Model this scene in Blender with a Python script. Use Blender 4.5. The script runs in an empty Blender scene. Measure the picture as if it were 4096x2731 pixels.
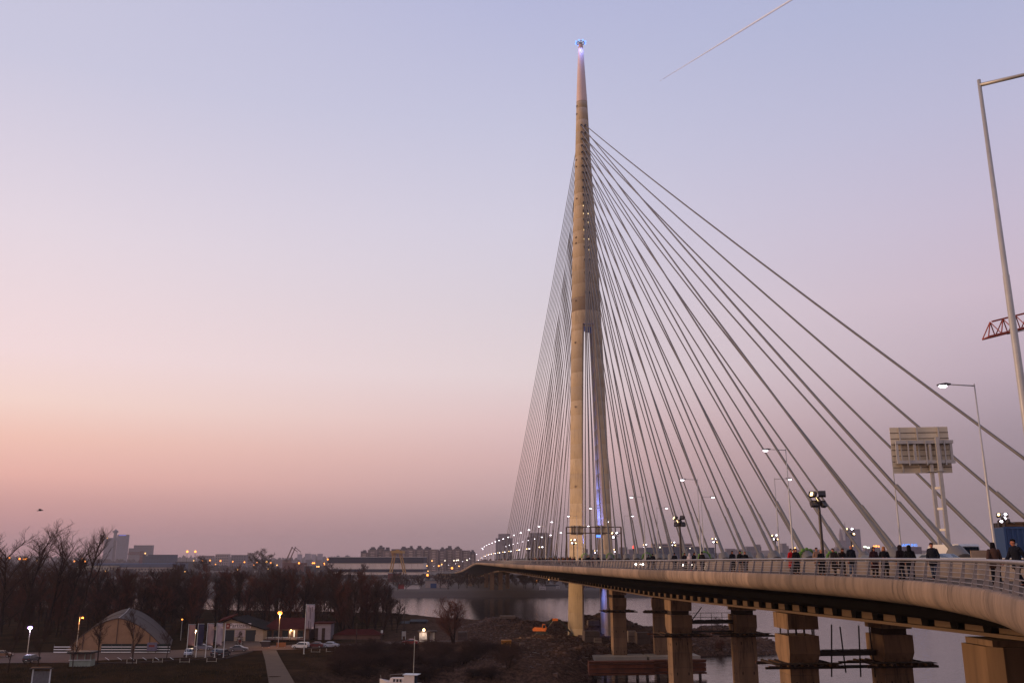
import bpy, bmesh, math, random
import numpy as np
from mathutils import Vector, Matrix

random.seed(7)
S = bpy.context.scene
col = S.collection
R = math.radians

# ------------------------------------------------------------------ camera, sky, sun, exposure
PITCH = R(13.8)
FPX, CX, CY = 3547.0, 2048.0, 1365.5            # focal length and centre in photo pixels
cam = bpy.data.cameras.new('camera')
cam.sensor_width = 36.0
cam.lens = FPX / 4096 * 36
cam.clip_start = 0.5
cam.clip_end = 90000
camo = bpy.data.objects.new('camera', cam)
col.objects.link(camo)
camo.rotation_euler = (math.pi / 2 + PITCH, 0, 0)
S.camera = camo

SUN_AZ = R(-92)        # clockwise from the view direction (+Y); the sunset glow lies to the left
SUN_EL = R(7)


def lin(c):
    return tuple(((v / 255) / 12.92 if v / 255 <= 0.04045 else ((v / 255 + 0.055) / 1.055) ** 2.4) for v in c)


def make_world():
    w = bpy.data.worlds.new('World')
    S.world = w
    w.use_nodes = True
    nt = w.node_tree
    for n in list(nt.nodes):
        nt.nodes.remove(n)
    N, L = nt.nodes.new, nt.links.new
    tc = N('ShaderNodeTexCoord')
    sep = N('ShaderNodeSeparateXYZ')
    L(tc.outputs['Generated'], sep.inputs[0])
    # horizontal direction against the direction of the sunset
    comb = N('ShaderNodeCombineXYZ')
    L(sep.outputs[0], comb.inputs[0])
    L(sep.outputs[1], comb.inputs[1])
    nrm = N('ShaderNodeVectorMath'); nrm.operation = 'NORMALIZE'
    L(comb.outputs[0], nrm.inputs[0])
    dot = N('ShaderNodeVectorMath'); dot.operation = 'DOT_PRODUCT'
    L(nrm.outputs[0], dot.inputs[0])
    dot.inputs[1].default_value = (math.sin(SUN_AZ), math.cos(SUN_AZ), 0)

    def ramp(stops):
        r = N('ShaderNodeValToRGB')
        r.color_ramp.interpolation = 'EASE' if False else 'LINEAR'
        els = r.color_ramp.elements
        while len(els) < len(stops):
            els.new(0.5)
        for e, (p, c) in zip(els, stops):
            e.position = p
            e.color = (*lin(c), 1)
        L(sep.outputs[2], r.inputs[0])
        return r
    away = ramp(SKY['away']); mid = ramp(SKY['mid']); glow = ramp(SKY['glow']); sunset = ramp(SKY['sunset'])

    def mix(a, b, lo, hi):
        m = N('ShaderNodeMapRange'); m.interpolation_type = 'SMOOTHSTEP' if False else 'LINEAR'
        m.inputs[1].default_value = lo; m.inputs[2].default_value = hi
        L(dot.outputs['Value'], m.inputs[0])
        x = N('ShaderNodeMix'); x.data_type = 'RGBA'
        L(m.outputs[0], x.inputs[0])
        L(a, x.inputs[6]); L(b, x.inputs[7])
        return x.outputs[2]
    c = mix(away.outputs[0], mid.outputs[0], -0.53, -0.05)
    c = mix(c, glow.outputs[0], -0.05, 0.46)
    c = mix(c, sunset.outputs[0], 0.50, 1.0)
    bg = N('ShaderNodeBackground')
    bg.inputs[1].default_value = 1.0
    L(c, bg.inputs[0])
    out = N('ShaderNodeOutputWorld')
    L(bg.outputs[0], out.inputs[0])


SKY = {
    'away':   [(0.0, (124, 110, 116)), (.022, (134, 120, 126)), (.059, (145, 129, 137)), (.122, (163, 146, 157)), (.185, (191, 172, 185)), (.261, (206, 188, 203)),
               (.334, (201, 190, 211)), (.425, (190, 188, 215)), (.53, (177, 182, 214)), (1, (146, 156, 202))],
    'mid':    [(0.0, (142, 122, 127)), (.024, (154, 132, 137)), (.037, (166, 142, 146)), (.065, (195, 163, 164)), (.106, (217, 181, 180)), (.147, (228, 197, 197)),
               (.202, (230, 213, 216)), (.284, (220, 210, 220)), (.363, (213, 208, 225)), (.46, (199, 199, 223)), (.57, (183, 186, 219)), (1, (150, 160, 205))],
    'glow':   [(0.0, (186, 138, 142)), (.033, (204, 152, 152)), (.057, (220, 166, 160)), (.081, (242, 185, 173)), (.118, (250, 202, 187)), (.154, (251, 219, 209)),
               (.203, (247, 222, 223)), (.322, (231, 218, 228)), (.47, (204, 202, 224)), (1, (160, 168, 208))],
    'sunset': [(0.0, (228, 152, 122)), (.05, (240, 176, 146)), (.12, (250, 204, 180)), (.22, (250, 222, 212)), (.33, (234, 218, 226)),
               (.47, (206, 203, 225)), (.7, (185, 190, 220)), (1, (160, 168, 208))],
}
make_world()

sun = bpy.data.lights.new('sun', 'SUN')
sun.energy = 2.5
sun.angle = R(12)
sun.color = (1.0, 0.66, 0.40)
suno = bpy.data.objects.new('sun', sun)
col.objects.link(suno)
sd = Vector((math.sin(SUN_AZ) * math.cos(SUN_EL), math.cos(SUN_AZ) * math.cos(SUN_EL), math.sin(SUN_EL)))
suno.rotation_euler = sd.to_track_quat('Z', 'Y').to_euler()

S.view_settings.view_transform = 'Standard'
S.view_settings.look = 'None'
S.view_settings.exposure = 0.0
S.view_settings.gamma = 1.0
S.view_settings.use_curve_mapping = False
S.render.engine = 'CYCLES'
S.cycles.use_denoising = True
S.cycles.max_bounces = 6
S.cycles.volume_bounces = 0
S.cycles.sample_clamp_indirect = 3.0

HAZE_DENSITY = 0.00009
WATER_Z = -24.5
GROUND_Z = -22.0


# ------------------------------------------------------------------ helpers
def ray(x, y):
    a, b = (x - CX) / FPX, (CY - y) / FPX
    c, s = math.cos(PITCH), math.sin(PITCH)
    return Vector((a, c - b * s, s + b * c))


def at(x, y, z=GROUND_Z):
    """point of the horizontal level z seen at photo pixel x, y"""
    d = ray(x, y)
    return d * (z / d.z)


def atY(x, y, Y):
    d = ray(x, y)
    return d * (Y / d.y)


_m = {}


def mat(name, c, rough=0.8, var=0.25, scale=1.0, metal=0.0, objvar=0.0, bump=0.0, streak=False, spec=0.4, srgb=True, stain=0.0):
    """procedural surface: base colour with noise variation, a tint per object and fine relief"""
    if name in _m:
        return _m[name]
    c = lin(c) if srgb else c
    m = bpy.data.materials.new(name)
    m.use_nodes = True
    nt = m.node_tree
    N, L = nt.nodes.new, nt.links.new
    p = nt.nodes['Principled BSDF']
    p.inputs['Roughness'].default_value = rough
    p.inputs['Metallic'].default_value = metal
    p.inputs['Specular IOR Level'].default_value = spec
    tc = N('ShaderNodeTexCoord')
    src = tc.outputs['Object']
    if streak:
        mp = N('ShaderNodeMapping'); mp.inputs['Scale'].default_value = (1, 1, .12)
        L(src, mp.inputs[0]); src = mp.outputs[0]
    nz = N('ShaderNodeTexNoise')
    nz.inputs['Scale'].default_value = scale
    nz.inputs['Detail'].default_value = 6
    nz.inputs['Roughness'].default_value = .65
    L(src, nz.inputs['Vector'])
    mr = N('ShaderNodeMapRange')
    mr.inputs[1].default_value = .3; mr.inputs[2].default_value = .7
    mr.inputs[3].default_value = 1 - var; mr.inputs[4].default_value = 1 + var
    L(nz.outputs['Fac'], mr.inputs[0])
    val = mr.outputs[0]
    if objvar:
        oi = N('ShaderNodeObjectInfo')
        m2 = N('ShaderNodeMapRange')
        m2.inputs[3].default_value = 1 - objvar; m2.inputs[4].default_value = 1 + objvar
        L(oi.outputs['Random'], m2.inputs[0])
        mm = N('ShaderNodeMath'); mm.operation = 'MULTIPLY'
        L(val, mm.inputs[0]); L(m2.outputs[0], mm.inputs[1]); val = mm.outputs[0]
    if stain:
        # dirt runs and blotches of their own shape
        m3 = N('ShaderNodeMapping'); m3.inputs['Scale'].default_value = (2.4, 2.4, .22)
        L(tc.outputs['Object'], m3.inputs[0])
        n3 = N('ShaderNodeTexNoise'); n3.inputs['Scale'].default_value = 1.0; n3.inputs['Detail'].default_value = 5; n3.inputs['Roughness'].default_value = .7
        L(m3.outputs[0], n3.inputs['Vector'])
        n4 = N('ShaderNodeTexNoise'); n4.inputs['Scale'].default_value = .16; n4.inputs['Detail'].default_value = 3
        L(tc.outputs['Object'], n4.inputs['Vector'])
        a3 = N('ShaderNodeMath'); a3.operation = 'MULTIPLY_ADD'; a3.inputs[1].default_value = .55
        L(n4.outputs['Fac'], a3.inputs[0]); L(n3.outputs['Fac'], a3.inputs[2])
        r3 = N('ShaderNodeMapRange'); r3.inputs[1].default_value = .80; r3.inputs[2].default_value = .98
        r3.inputs[3].default_value = 1; r3.inputs[4].default_value = 1 - stain
        L(a3.outputs[0], r3.inputs[0])
        mm = N('ShaderNodeMath'); mm.operation = 'MULTIPLY'
        L(val, mm.inputs[0]); L(r3.outputs[0], mm.inputs[1]); val = mm.outputs[0]
    hs = N('ShaderNodeVectorMath'); hs.operation = 'SCALE'
    hs.inputs[0].default_value = c[:3]
    L(val, hs.inputs['Scale'])
    L(hs.outputs[0], p.inputs['Base Color'])
    if bump:
        b = N('ShaderNodeBump'); b.inputs['Strength'].default_value = bump
        n2 = N('ShaderNodeTexNoise'); n2.inputs['Scale'].default_value = scale * 6; n2.inputs['Detail'].default_value = 4
        L(tc.outputs['Object'], n2.inputs['Vector'])
        L(n2.outputs['Fac'], b.inputs['Height']); L(b.outputs[0], p.inputs['Normal'])
    _m[name] = m
    return m


def emit(name, c, strength):
    if name in _m:
        return _m[name]
    m = bpy.data.materials.new(name)
    m.use_nodes = True
    nt = m.node_tree
    p = nt.nodes['Principled BSDF']
    p.inputs['Base Color'].default_value = (*lin(c), 1)
    p.inputs['Emission Color'].default_value = (*lin(c), 1)
    p.inputs['Emission Strength'].default_value = strength
    try:
        m.cycles.emission_sampling = 'NONE'
    except Exception:
        pass
    _m[name] = m
    return m


def root_loc(o):
    while o is not None and o.parent is not None:
        o = o.parent
    return o.location if o is not None else Vector((0, 0, 0))


def tag(o, label=None, cat=None, group=None, kind=None):
    if label: o['label'] = label
    if cat: o['category'] = cat
    if group: o['group'] = group
    if kind: o['kind'] = kind
    return o


def empty(name, loc, rz=0.0, label=None, cat=None, group=None):
    o = bpy.data.objects.new(name, None)
    o.empty_display_size = .3
    o.location = loc
    o.rotation_euler = (0, 0, rz)
    col.objects.link(o)
    return tag(o, label, cat, group)


def link(name, me, parent=None, loc=None, rz=None, m=None):
    o = bpy.data.objects.new(name, me)
    col.objects.link(o)
    if parent is not None: o.parent = parent
    if loc is not None: o.location = loc
    if rz is not None: o.rotation_euler = (0, 0, rz)
    if m is not None:
        if len(me.materials) == 0: me.materials.append(m)
        o.material_slots[0].link = 'OBJECT'
        o.material_slots[0].material = m
    return o


def copy_tree(o, parent=None):
    c = o.copy()
    col.objects.link(c)
    if parent is not None: c.parent = parent
    for ch in o.children:
        copy_tree(ch, c)
    return c


class MB:
    """collects simple shapes and links them as one mesh object"""

    def __init__(self):
        self.v, self.f = [], []

    def add(self, vs, fs):
        n = len(self.v)
        self.v += [tuple(p) for p in vs]
        self.f += [tuple(i + n for i in q) for q in fs]
        return self

    def box(self, c, s, rz=0.0, taper=1.0, M=None):
        x, y, z = s[0] / 2, s[1] / 2, s[2] / 2
        vs = []
        for dz in (-1, 1):
            t = taper if dz > 0 else 1
            for dx, dy in ((-1, -1), (1, -1), (1, 1), (-1, 1)):
                p = Vector((dx * x * t, dy * y * t, dz * z))
                if M is not None:
                    p = M @ p
                elif rz:
                    p = Matrix.Rotation(rz, 3, 'Z') @ p
                vs.append(p + Vector(c))
        return self.add(vs, [(3, 2, 1, 0), (4, 5, 6, 7), (0, 1, 5, 4), (1, 2, 6, 5), (2, 3, 7, 6), (3, 0, 4, 7)])

    def beam(self, p, q, w, h=None, up=(0, 0, 1)):
        p, q = Vector(p), Vector(q)
        d = q - p
        L = d.length
        if L < 1e-6: return self
        y = d / L
        u = Vector(up)
        x = y.cross(u)
        if x.length < 1e-4: x = y.cross(Vector((1, 0, 0)))
        x.normalize()
        z = x.cross(y)
        M = Matrix((x, y, z)).transposed()
        return self.box((p + q) / 2, (w, L, h or w), M=M)

    def tube(self, pts, rad, n=8, cap=True):
        pts = [Vector(p) for p in pts]
        if not hasattr(rad, '__len__'): rad = [rad] * len(pts)
        vs, fs = [], []
        prev = None
        for i, p in enumerate(pts):
            d = (pts[min(i + 1, len(pts) - 1)] - pts[max(i - 1, 0)])
            d.normalize()
            if prev is None:
                x = d.cross(Vector((0, 0, 1)) if abs(d.z) < .9 else Vector((1, 0, 0)))
            else:
                x = prev - d * prev.dot(d)
            x.normalize()
            prev = x
            y = d.cross(x)
            for k in range(n):
                a = 2 * math.pi * k / n
                vs.append(p + (x * math.cos(a) + y * math.sin(a)) * rad[i])
        for i in range(len(pts) - 1):
            for k in range(n):
                a, b = i * n + k, i * n + (k + 1) % n
                fs.append((a, b, b + n, a + n))
        if cap:
            fs.append(tuple(range(n - 1, -1, -1)))
            fs.append(tuple(range((len(pts) - 1) * n, len(pts) * n)))
        return self.add(vs, fs)

    def loft(self, rings, cap=True, close=True):
        n = len(rings[0])
        vs = [p for r in rings for p in r]
        fs = []
        for i in range(len(rings) - 1):
            for k in range(n if close else n - 1):
                a, b = i * n + k, i * n + (k + 1) % n
                fs.append((a, b, b + n, a + n))
        if cap:
            fs.append(tuple(range(n - 1, -1, -1)))
            fs.append(tuple(range((len(rings) - 1) * n, len(rings) * n)))
        return self.add(vs, fs)

    def ball(self, c, r, n=8, m=5, sq=(1, 1, 1)):
        rings = []
        for i in range(m + 1):
            t = math.pi * (i + .02) / (m + .04)
            rings.append([(c[0] + r * sq[0] * math.sin(t) * math.cos(2 * math.pi * k / n),
                           c[1] + r * sq[1] * math.sin(t) * math.sin(2 * math.pi * k / n),
                           c[2] - r * sq[2] * math.cos(t)) for k in range(n)])
        return self.loft(rings)

    def quad(self, a, b, c, d):
        return self.add([a, b, c, d], [(0, 1, 2, 3)])

    def mesh(self, name, m=None, off=(0, 0, 0), smooth=False):
        me = bpy.data.meshes.new(name)
        ox, oy, oz = off
        me.from_pydata([(x - ox, y - oy, z - oz) for x, y, z in self.v], [], self.f)
        if m is not None: me.materials.append(m)
        if smooth:
            me.polygons.foreach_set('use_smooth', [True] * len(me.polygons))
        me.update()
        return me

    def build(self, name, m, parent=None, world=True, smooth=False, sharp=None):
        """world: the shapes are in world coordinates (the parent thing is not rotated)"""
        off = root_loc(parent) if (world and parent is not None) else (0, 0, 0)
        me = self.mesh(name, m, off, smooth)
        if smooth and sharp:
            try:
                me.set_sharp_from_angle(angle=R(sharp))
            except Exception:
                pass
        return link(name, me, parent)


# materials -------------------------------------------------------------
M_CONC = mat('concrete', (172, 160, 146), .85, .10, .35, objvar=.10, bump=.15, streak=True)
M_PYLON = mat('pylon_concrete', (170, 147, 119), .8, .12, .35, objvar=.11, bump=.15, streak=True, stain=.3)
M_PYLON_D = mat('damp_pylon_concrete', (130, 110, 90), .8, .08, .25, objvar=.05, bump=.1, streak=True)
M_FASCIA = mat('fascia_concrete', (124, 102, 85), .85, .34, .9, objvar=.32, bump=.2, streak=True, stain=.5)
M_BARR = mat('barrier_concrete', (120, 104, 92), .9, .15, .8, objvar=.10, bump=.15)
M_PIER = mat('pier_concrete', (128, 100, 76), .85, .30, .55, objvar=.18, bump=.2, streak=True, stain=.55)
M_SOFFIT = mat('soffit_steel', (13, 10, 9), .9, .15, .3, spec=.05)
M_GIRDER = mat('girder_paint', (98, 76, 56), .6, .12, .4)
M_STEEL = mat('galvanised_steel', (168, 160, 152), .42, .12, 2.0, metal=.25)
M_DSTEEL = mat('dark_steel', (58, 50, 48), .5, .2, 1.0, metal=.4)
M_RUST = mat('rusty_steel', (104, 56, 36), .85, .35, .6, objvar=.2, bump=.2)
M_SPIRE = mat('spire_steel', (196, 166, 150), .42, .06, .3, metal=.1)
M_CABLE = mat('cable_sheath', (98, 90, 84), .5, .1, .5)
M_SLEEVE = mat('cable_sleeve_paint', (98, 90, 82), .5, .1, .5)
M_RAIL = mat('rail_steel', (128, 120, 120), .36, .08, 2.0, metal=.35)
M_ASPH = mat('asphalt', (62, 58, 58), .9, .2, .6, bump=.1)
M_TIMBER = mat('formwork_timber', (96, 66, 38), .85, .3, 1.5, objvar=.25)
M_DTIMBER = mat('dark_timber', (50, 34, 26), .9, .3, 1.5, objvar=.25)
M_GREEN = mat('green_strap', (88, 120, 44), .8, .3, 4.0)
M_WHITE = mat('white_paint', (205, 203, 200), .5, .06, 1.0)
M_BLACK = mat('black_rubber', (22, 22, 24), .7, .1, 2.0)
M_GLASS = mat('dark_glass', (26, 32, 38), .12, .05, 1.0, spec=.6)
E_LAMP = emit('lamp_light', (255, 246, 255), 6)
E_FLOOD = emit('floodlight_light', (250, 242, 255), 9)
E_ORANGE = emit('sodium_light', (255, 150, 62), 3.2)
E_WARM = emit('warm_light', (255, 214, 150), 5)
E_BLUE = emit('blue_led', (70, 120, 255), 2.6)
E_BLUEW = emit('blue_white_led', (90, 130, 255), 3)
E_RED = emit('red_signal', (255, 60, 50), 3)
E_HEAD = emit('headlight', (255, 240, 225), 10)


def point_light(name, loc, c, energy, size=.3, parent=None, spot=None, aim=None, blend=.5):
    l = bpy.data.lights.new(name, 'SPOT' if spot else 'POINT')
    l.energy = energy
    l.color = c
    l.shadow_soft_size = size
    if spot:
        l.spot_size = R(spot); l.spot_blend = blend
    o = bpy.data.objects.new(name, l)
    col.objects.link(o)
    o.location = loc
    if aim is not None:
        o.rotation_euler = (Vector(loc) - Vector(aim)).to_track_quat('Z', 'Y').to_euler()
    return o
# ------------------------------------------------------------------ ground, water, haze
def inside_dist(P, poly):
    """signed distance to a polygon outline, positive inside"""
    x, y = P[:, 0], P[:, 1]
    dmin = np.full(len(P), 1e9)
    ins = np.zeros(len(P), bool)
    n = len(poly)
    for i in range(n):
        ax, ay = poly[i]; bx, by = poly[(i + 1) % n]
        dx, dy = bx - ax, by - ay
        t = np.clip(((x - ax) * dx + (y - ay) * dy) / (dx * dx + dy * dy), 0, 1)
        dmin = np.minimum(dmin, np.hypot(x - ax - t * dx, y - ay - t * dy))
        c = ((ay > y) != (by > y)) & (x < (bx - ax) * (y - ay) / (by - ay + 1e-9) + ax)
        ins ^= c
    return np.where(ins, dmin, -dmin)


def wave_noise(x, y, seed, s):
    x, y = np.asarray(x, float), np.asarray(y, float)
    r = np.random.default_rng(seed)
    o = np.zeros_like(x)
    for k in range(7):
        a = r.uniform(0, 2 * np.pi); f = s * 1.7 ** (k * .7); ph = r.uniform(0, 6.28)
        o += np.sin((x * np.cos(a) + y * np.sin(a)) * f + ph + 1.3 * np.sin((x * np.sin(a) - y * np.cos(a)) * f * .7 + ph)) / 1.45 ** k
    return o / 2.6


ISLAND = [(-420, 150), (-66, 150), (-46, 174), (-30, 187), (-10, 190), (10, 192), (18, 199), (21, 225), (34, 241), (52, 246), (68, 250), (80, 258), (72, 285), (52, 318),
          (38, 340), (5, 346), (-22, 366), (-46, 400), (-150, 430), (-420, 470)]
_b = [at(2010, 2527), at(1930, 2525), at(2230, 2527), at(2370, 2527), at(2440, 2530), at(2900, 2545), at(2950, 2580), at(2450, 2600), at(2150, 2640), at(2300, 2620), at(2090, 2530)]
MOUNDS = [(_b[0].x, _b[0].y + 6, 4.6, 9, 7), (_b[1].x, _b[1].y + 4, 2.6, 6, 5), (_b[2].x, _b[2].y + 6, 3.2, 5, 5), (_b[3].x, _b[3].y + 9, 5.2, 7, 6),
          (_b[4].x, _b[4].y + 8, 5.0, 9, 6), (_b[5].x, _b[5].y + 6, 2.6, 10, 8), (_b[6].x, _b[6].y, 1.6, 10, 6), (_b[7].x, _b[7].y, 1.6, 8, 4),
          (_b[8].x, _b[8].y, .9, 10, 5), (_b[9].x, _b[9].y, 1.2, 8, 4), (_b[10].x, _b[10].y + 5, 3.6, 6, 5)]


def island_h(P):
    P = np.asarray(P, float)
    x, y = P[:, 0], P[:, 1]
    d = inside_dist(P, ISLAND) + 2.2 * wave_noise(x, y, 3, .13)
    h = WATER_Z - 2.5 + np.clip((d + 5) / 11, 0, 1) * 5.0
    rough = np.clip((x + 42) / 25, 0, 1)                       # the building site is rough, the lawn and car park are level
    bank = np.clip(1 - np.abs(d - 3) / 8, 0, 1)
    h += np.where(d > 1, rough, 0) * (.45 * wave_noise(x, y, 5, .35) + .25 * wave_noise(x, y, 9, 1.1))
    h += bank * .3 * wave_noise(x, y, 6, .5)
    add = np.zeros_like(x)
    for mx, my, mh, sx, sy in MOUNDS:
        g = np.exp(-((x - mx) / sx) ** 2 - ((y - my) / sy) ** 2)
        add = np.maximum(add, .82 * mh * np.minimum(g * 1.35, 1))
    return h + add * (1 + .22 * wave_noise(x, y, 11, .55)) * (d > -1)


HG = {}


def hgt(x, y):
    if 'z' not in HG:
        xs, ys = np.arange(-330, 100, 1.0), np.arange(140, 480, 1.0)
        X, Y = np.meshgrid(xs, ys)
        HG['z'] = island_h(np.stack([X.ravel(), Y.ravel()], 1)).reshape(X.shape)
    i, j = min(428.0, max(0.0, x + 330)), min(338.0, max(0.0, y - 140))
    i0, j0 = int(i), int(j); u, w = i - i0, j - j0
    z = HG['z']
    return float((z[j0, i0] * (1 - u) + z[j0, i0 + 1] * u) * (1 - w) + (z[j0 + 1, i0] * (1 - u) + z[j0 + 1, i0 + 1] * u) * w)


def grid_mesh(name, xs, ys, hf, m, kind='structure'):
    X, Y = np.meshgrid(np.asarray(xs, float), np.asarray(ys, float))
    P = np.stack([X.ravel(), Y.ravel()], 1)
    H = hf(P)
    V = np.column_stack([P, H])
    nx, ny = len(xs), len(ys)
    i = (np.arange(ny - 1)[:, None] * nx + np.arange(nx - 1)[None]).ravel()
    F = np.stack([i, i + 1, i + nx + 1, i + nx], 1)
    me = bpy.data.meshes.new(name)
    me.from_pydata(V.tolist(), [], F.tolist())
    me.materials.append(m)
    me.polygons.foreach_set('use_smooth', [True] * len(me.polygons))
    o = link(name, me)
    o['kind'] = kind
    return o


def ground_material():
    m = bpy.data.materials.new('island_ground')
    m.use_nodes = True
    nt = m.node_tree; N, L = nt.nodes.new, nt.links.new
    p = nt.nodes['Principled BSDF']
    p.inputs['Roughness'].default_value = .95
    p.inputs['Specular IOR Level'].default_value = 0
    tc = N('ShaderNodeTexCoord')
    sep = N('ShaderNodeSeparateXYZ'); L(tc.outputs['Object'], sep.inputs[0])
    n1 = N('ShaderNodeTexNoise'); n1.inputs['Scale'].default_value = .12; n1.inputs['Detail'].default_value = 8; n1.inputs['Roughness'].default_value = .7
    L(tc.outputs['Object'], n1.inputs['Vector'])
    n2 = N('ShaderNodeTexNoise'); n2.inputs['Scale'].default_value = 1.1; n2.inputs['Detail'].default_value = 6; n2.inputs['Roughness'].default_value = .8
    L(tc.outputs['Object'], n2.inputs['Vector'])

    def rmp(src, a, b):
        r = N('ShaderNodeValToRGB')
        r.color_ramp.elements[0].position = .36; r.color_ramp.elements[0].color = (*lin(a), 1)
        r.color_ramp.elements[1].position = .66; r.color_ramp.elements[1].color = (*lin(b), 1)
        L(src, r.inputs[0]); return r.outputs[0]
    grass = rmp(n1.outputs[0], (30, 25, 16), (56, 40, 26))
    dirt = rmp(n2.outputs[0], (42, 30, 24), (108, 80, 64))
    mr = N('ShaderNodeMapRange'); mr.inputs[1].default_value = -48; mr.inputs[2].default_value = -22
    ad = N('ShaderNodeMath'); ad.operation = 'MULTIPLY_ADD'; ad.inputs[1].default_value = 30; 
    L(n1.outputs[0], ad.inputs[0]); L(sep.outputs[0], ad.inputs[2])
    sb = N('ShaderNodeMath'); sb.operation = 'SUBTRACT'; sb.inputs[1].default_value = 15
    L(ad.outputs[0], sb.inputs[0]); L(sb.outputs[0], mr.inputs[0])
    mx = N('ShaderNodeMix'); mx.data_type = 'RGBA'
    L(mr.outputs[0], mx.inputs[0]); L(grass, mx.inputs[6]); L(dirt, mx.inputs[7])
    L(mx.outputs[2], p.inputs['Base Color'])
    b = N('ShaderNodeBump'); b.inputs['Strength'].default_value = .6; b.inputs['Distance'].default_value = .4
    L(n2.outputs[0], b.inputs['Height']); L(b.outputs[0], p.inputs['Normal'])
    return m


grid_mesh('island_ground', np.arange(-330, 100, 1.6), np.arange(150, 480, 1.6), island_h, ground_material())

M_BANK = mat('far_bank_soil', (58, 44, 38), .95, .4, .02, bump=.3)


def bank_h(P):
    x, y = P[:, 0], P[:, 1]
    e = 612 + .05 * x + 6 * wave_noise(x, y, 21, .02)
    h = WATER_Z - 3 + np.clip((y - e + 4) / 26, 0, 1) * 7.0 + np.where(y > e + 20, .6 * wave_noise(x, y, 22, .01), 0)
    # the hill of the old town behind the bridge on the right
    hill = np.clip((x - 350) / 500, 0, 1) * np.clip((y - 1900) / 900, 0, 1)
    return h + 46 * hill * (1 + .25 * wave_noise(x, y, 23, .004))


grid_mesh('far_bank', np.concatenate([np.arange(-3600, -400, 100), np.arange(-400, 800, 20), np.arange(800, 4200, 100)]),
          np.concatenate([np.arange(560, 760, 5), np.arange(760, 1500, 40), np.arange(1500, 7001, 220)]), bank_h, M_BANK)

# river bed below the water, out to the horizon
bed = MB().quad((-9000, -300, WATER_Z - 6), (9000, -300, WATER_Z - 6), (9000, 9000, WATER_Z - 6), (-9000, 9000, WATER_Z - 6)).build('river_bed', M_BANK)
bed['kind'] = 'structure'


def water_material():
    m = bpy.data.materials.new('river_water')
    m.use_nodes = True
    nt = m.node_tree; N, L = nt.nodes.new, nt.links.new
    p = nt.nodes['Principled BSDF']
    p.inputs['Base Color'].default_value = (*lin((18, 15, 16)), 1)
    p.inputs['Roughness'].default_value = .06
    p.inputs['IOR'].default_value = 1.27
    p.inputs['Specular IOR Level'].default_value = .5
    tc = N('ShaderNodeTexCoord')
    mp = N('ShaderNodeMapping'); mp.inputs['Scale'].default_value = (.5, .9, 1)
    L(tc.outputs['Object'], mp.inputs[0])
    n = N('ShaderNodeTexNoise'); n.inputs['Scale'].default_value = .9; n.inputs['Detail'].default_value = 5
    L(mp.outputs[0], n.inputs['Vector'])
    b = N('ShaderNodeBump'); b.inputs['Strength'].default_value = .2; b.inputs['Distance'].default_value = .5
    L(n.outputs[0], b.inputs['Height']); L(b.outputs[0], p.inputs['Normal'])
    return m


wm = MB()
wm.quad((-3000, -200, WATER_Z), (3000, -200, WATER_Z), (3000, 800, WATER_Z), (-3000, 800, WATER_Z))
wo = wm.build('river_water', water_material())
wo['kind'] = 'structure'

# evening haze over the river and the town: one closed box of thin even air
hz = bpy.data.materials.new('haze_air')
hz.use_nodes = True
nt = hz.node_tree
for n in list(nt.nodes):
    nt.nodes.remove(n)
pv = nt.nodes.new('ShaderNodeVolumePrincipled')
pv.inputs['Color'].default_value = (.80, .70, .74, 1)
pv.inputs['Density'].default_value = HAZE_DENSITY
nt.links.new(pv.outputs[0], nt.nodes.new('ShaderNodeOutputMaterial').inputs['Volume'])
ho = MB().box((0, 4200, 86), (20000, 10000, 240)).build('haze', hz)
ho['kind'] = 'stuff'

# car park, road and path on the island, flush sheets a little above the lawn
def sheet(name, pts, z, m):
    return tag(MB().add([(p.x, p.y, z) for p in pts], [tuple(range(len(pts)))]).build(name, m), kind='structure')


M_PARK = mat('car_park_paving', (80, 62, 53), .9, .2, .25, bump=.1, spec=.1)
M_PATH = mat('path_concrete', (84, 68, 56), .9, .15, .4, bump=.1, spec=.1)
park = [at(-40, 2655), at(0, 2652), at(300, 2650), at(420, 2640), at(720, 2630), at(880, 2627), at(930, 2620), at(1010, 2602), at(1180, 2598), at(1400, 2585), at(1560, 2575), at(1740, 2572), at(1900, 2570),
        at(1900, 2560), at(1740, 2562), at(1560, 2565), at(1400, 2574), at(1180, 2578), at(1010, 2585), at(900, 2590), at(700, 2600), at(420, 2606), at(-40, 2612)]
sheet('car_park', park, GROUND_Z + .10, M_PARK)
sheet('foot_path', [at(1048, 2600), at(1105, 2600), at(1126, 2640), at(1196, 2760), at(1080, 2760), at(1060, 2640)], GROUND_Z + .06, M_PATH)
sheet('boat_ramp', [at(905, 2555), at(1030, 2555), at(1052, 2590), at(860, 2598)], GROUND_Z + .14, M_PATH)
ln = MB()
for x in (430, 480, 530, 580, 630, 690):
    a, b = at(x - 10, 2629), at(x + 6, 2640)
    ln.quad((a.x - .06, a.y, GROUND_Z + .104), (b.x - .06, b.y, GROUND_Z + .104), (b.x + .06, b.y, GROUND_Z + .104), (a.x + .06, a.y, GROUND_Z + .104))
tag(ln.build('parking_marking', M_WHITE), kind='structure')

# ------------------------------------------------------------------ bridge geometry
PY = 281.0
SL = .0776
NE = math.hypot(1, SL)
E1 = Vector((1 / NE, SL / NE, 0))       # across the bridge, to the right
E2 = Vector((-SL / NE, 1 / NE, 0))      # along the bridge, away from the camera
PYL = Vector((24.4, PY, 0))


def axis_x(Y):
    x = 24.4 + SL * (PY - Y)
    if Y > 620: x -= .0001 * (Y - 620) ** 2
    return x


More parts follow.
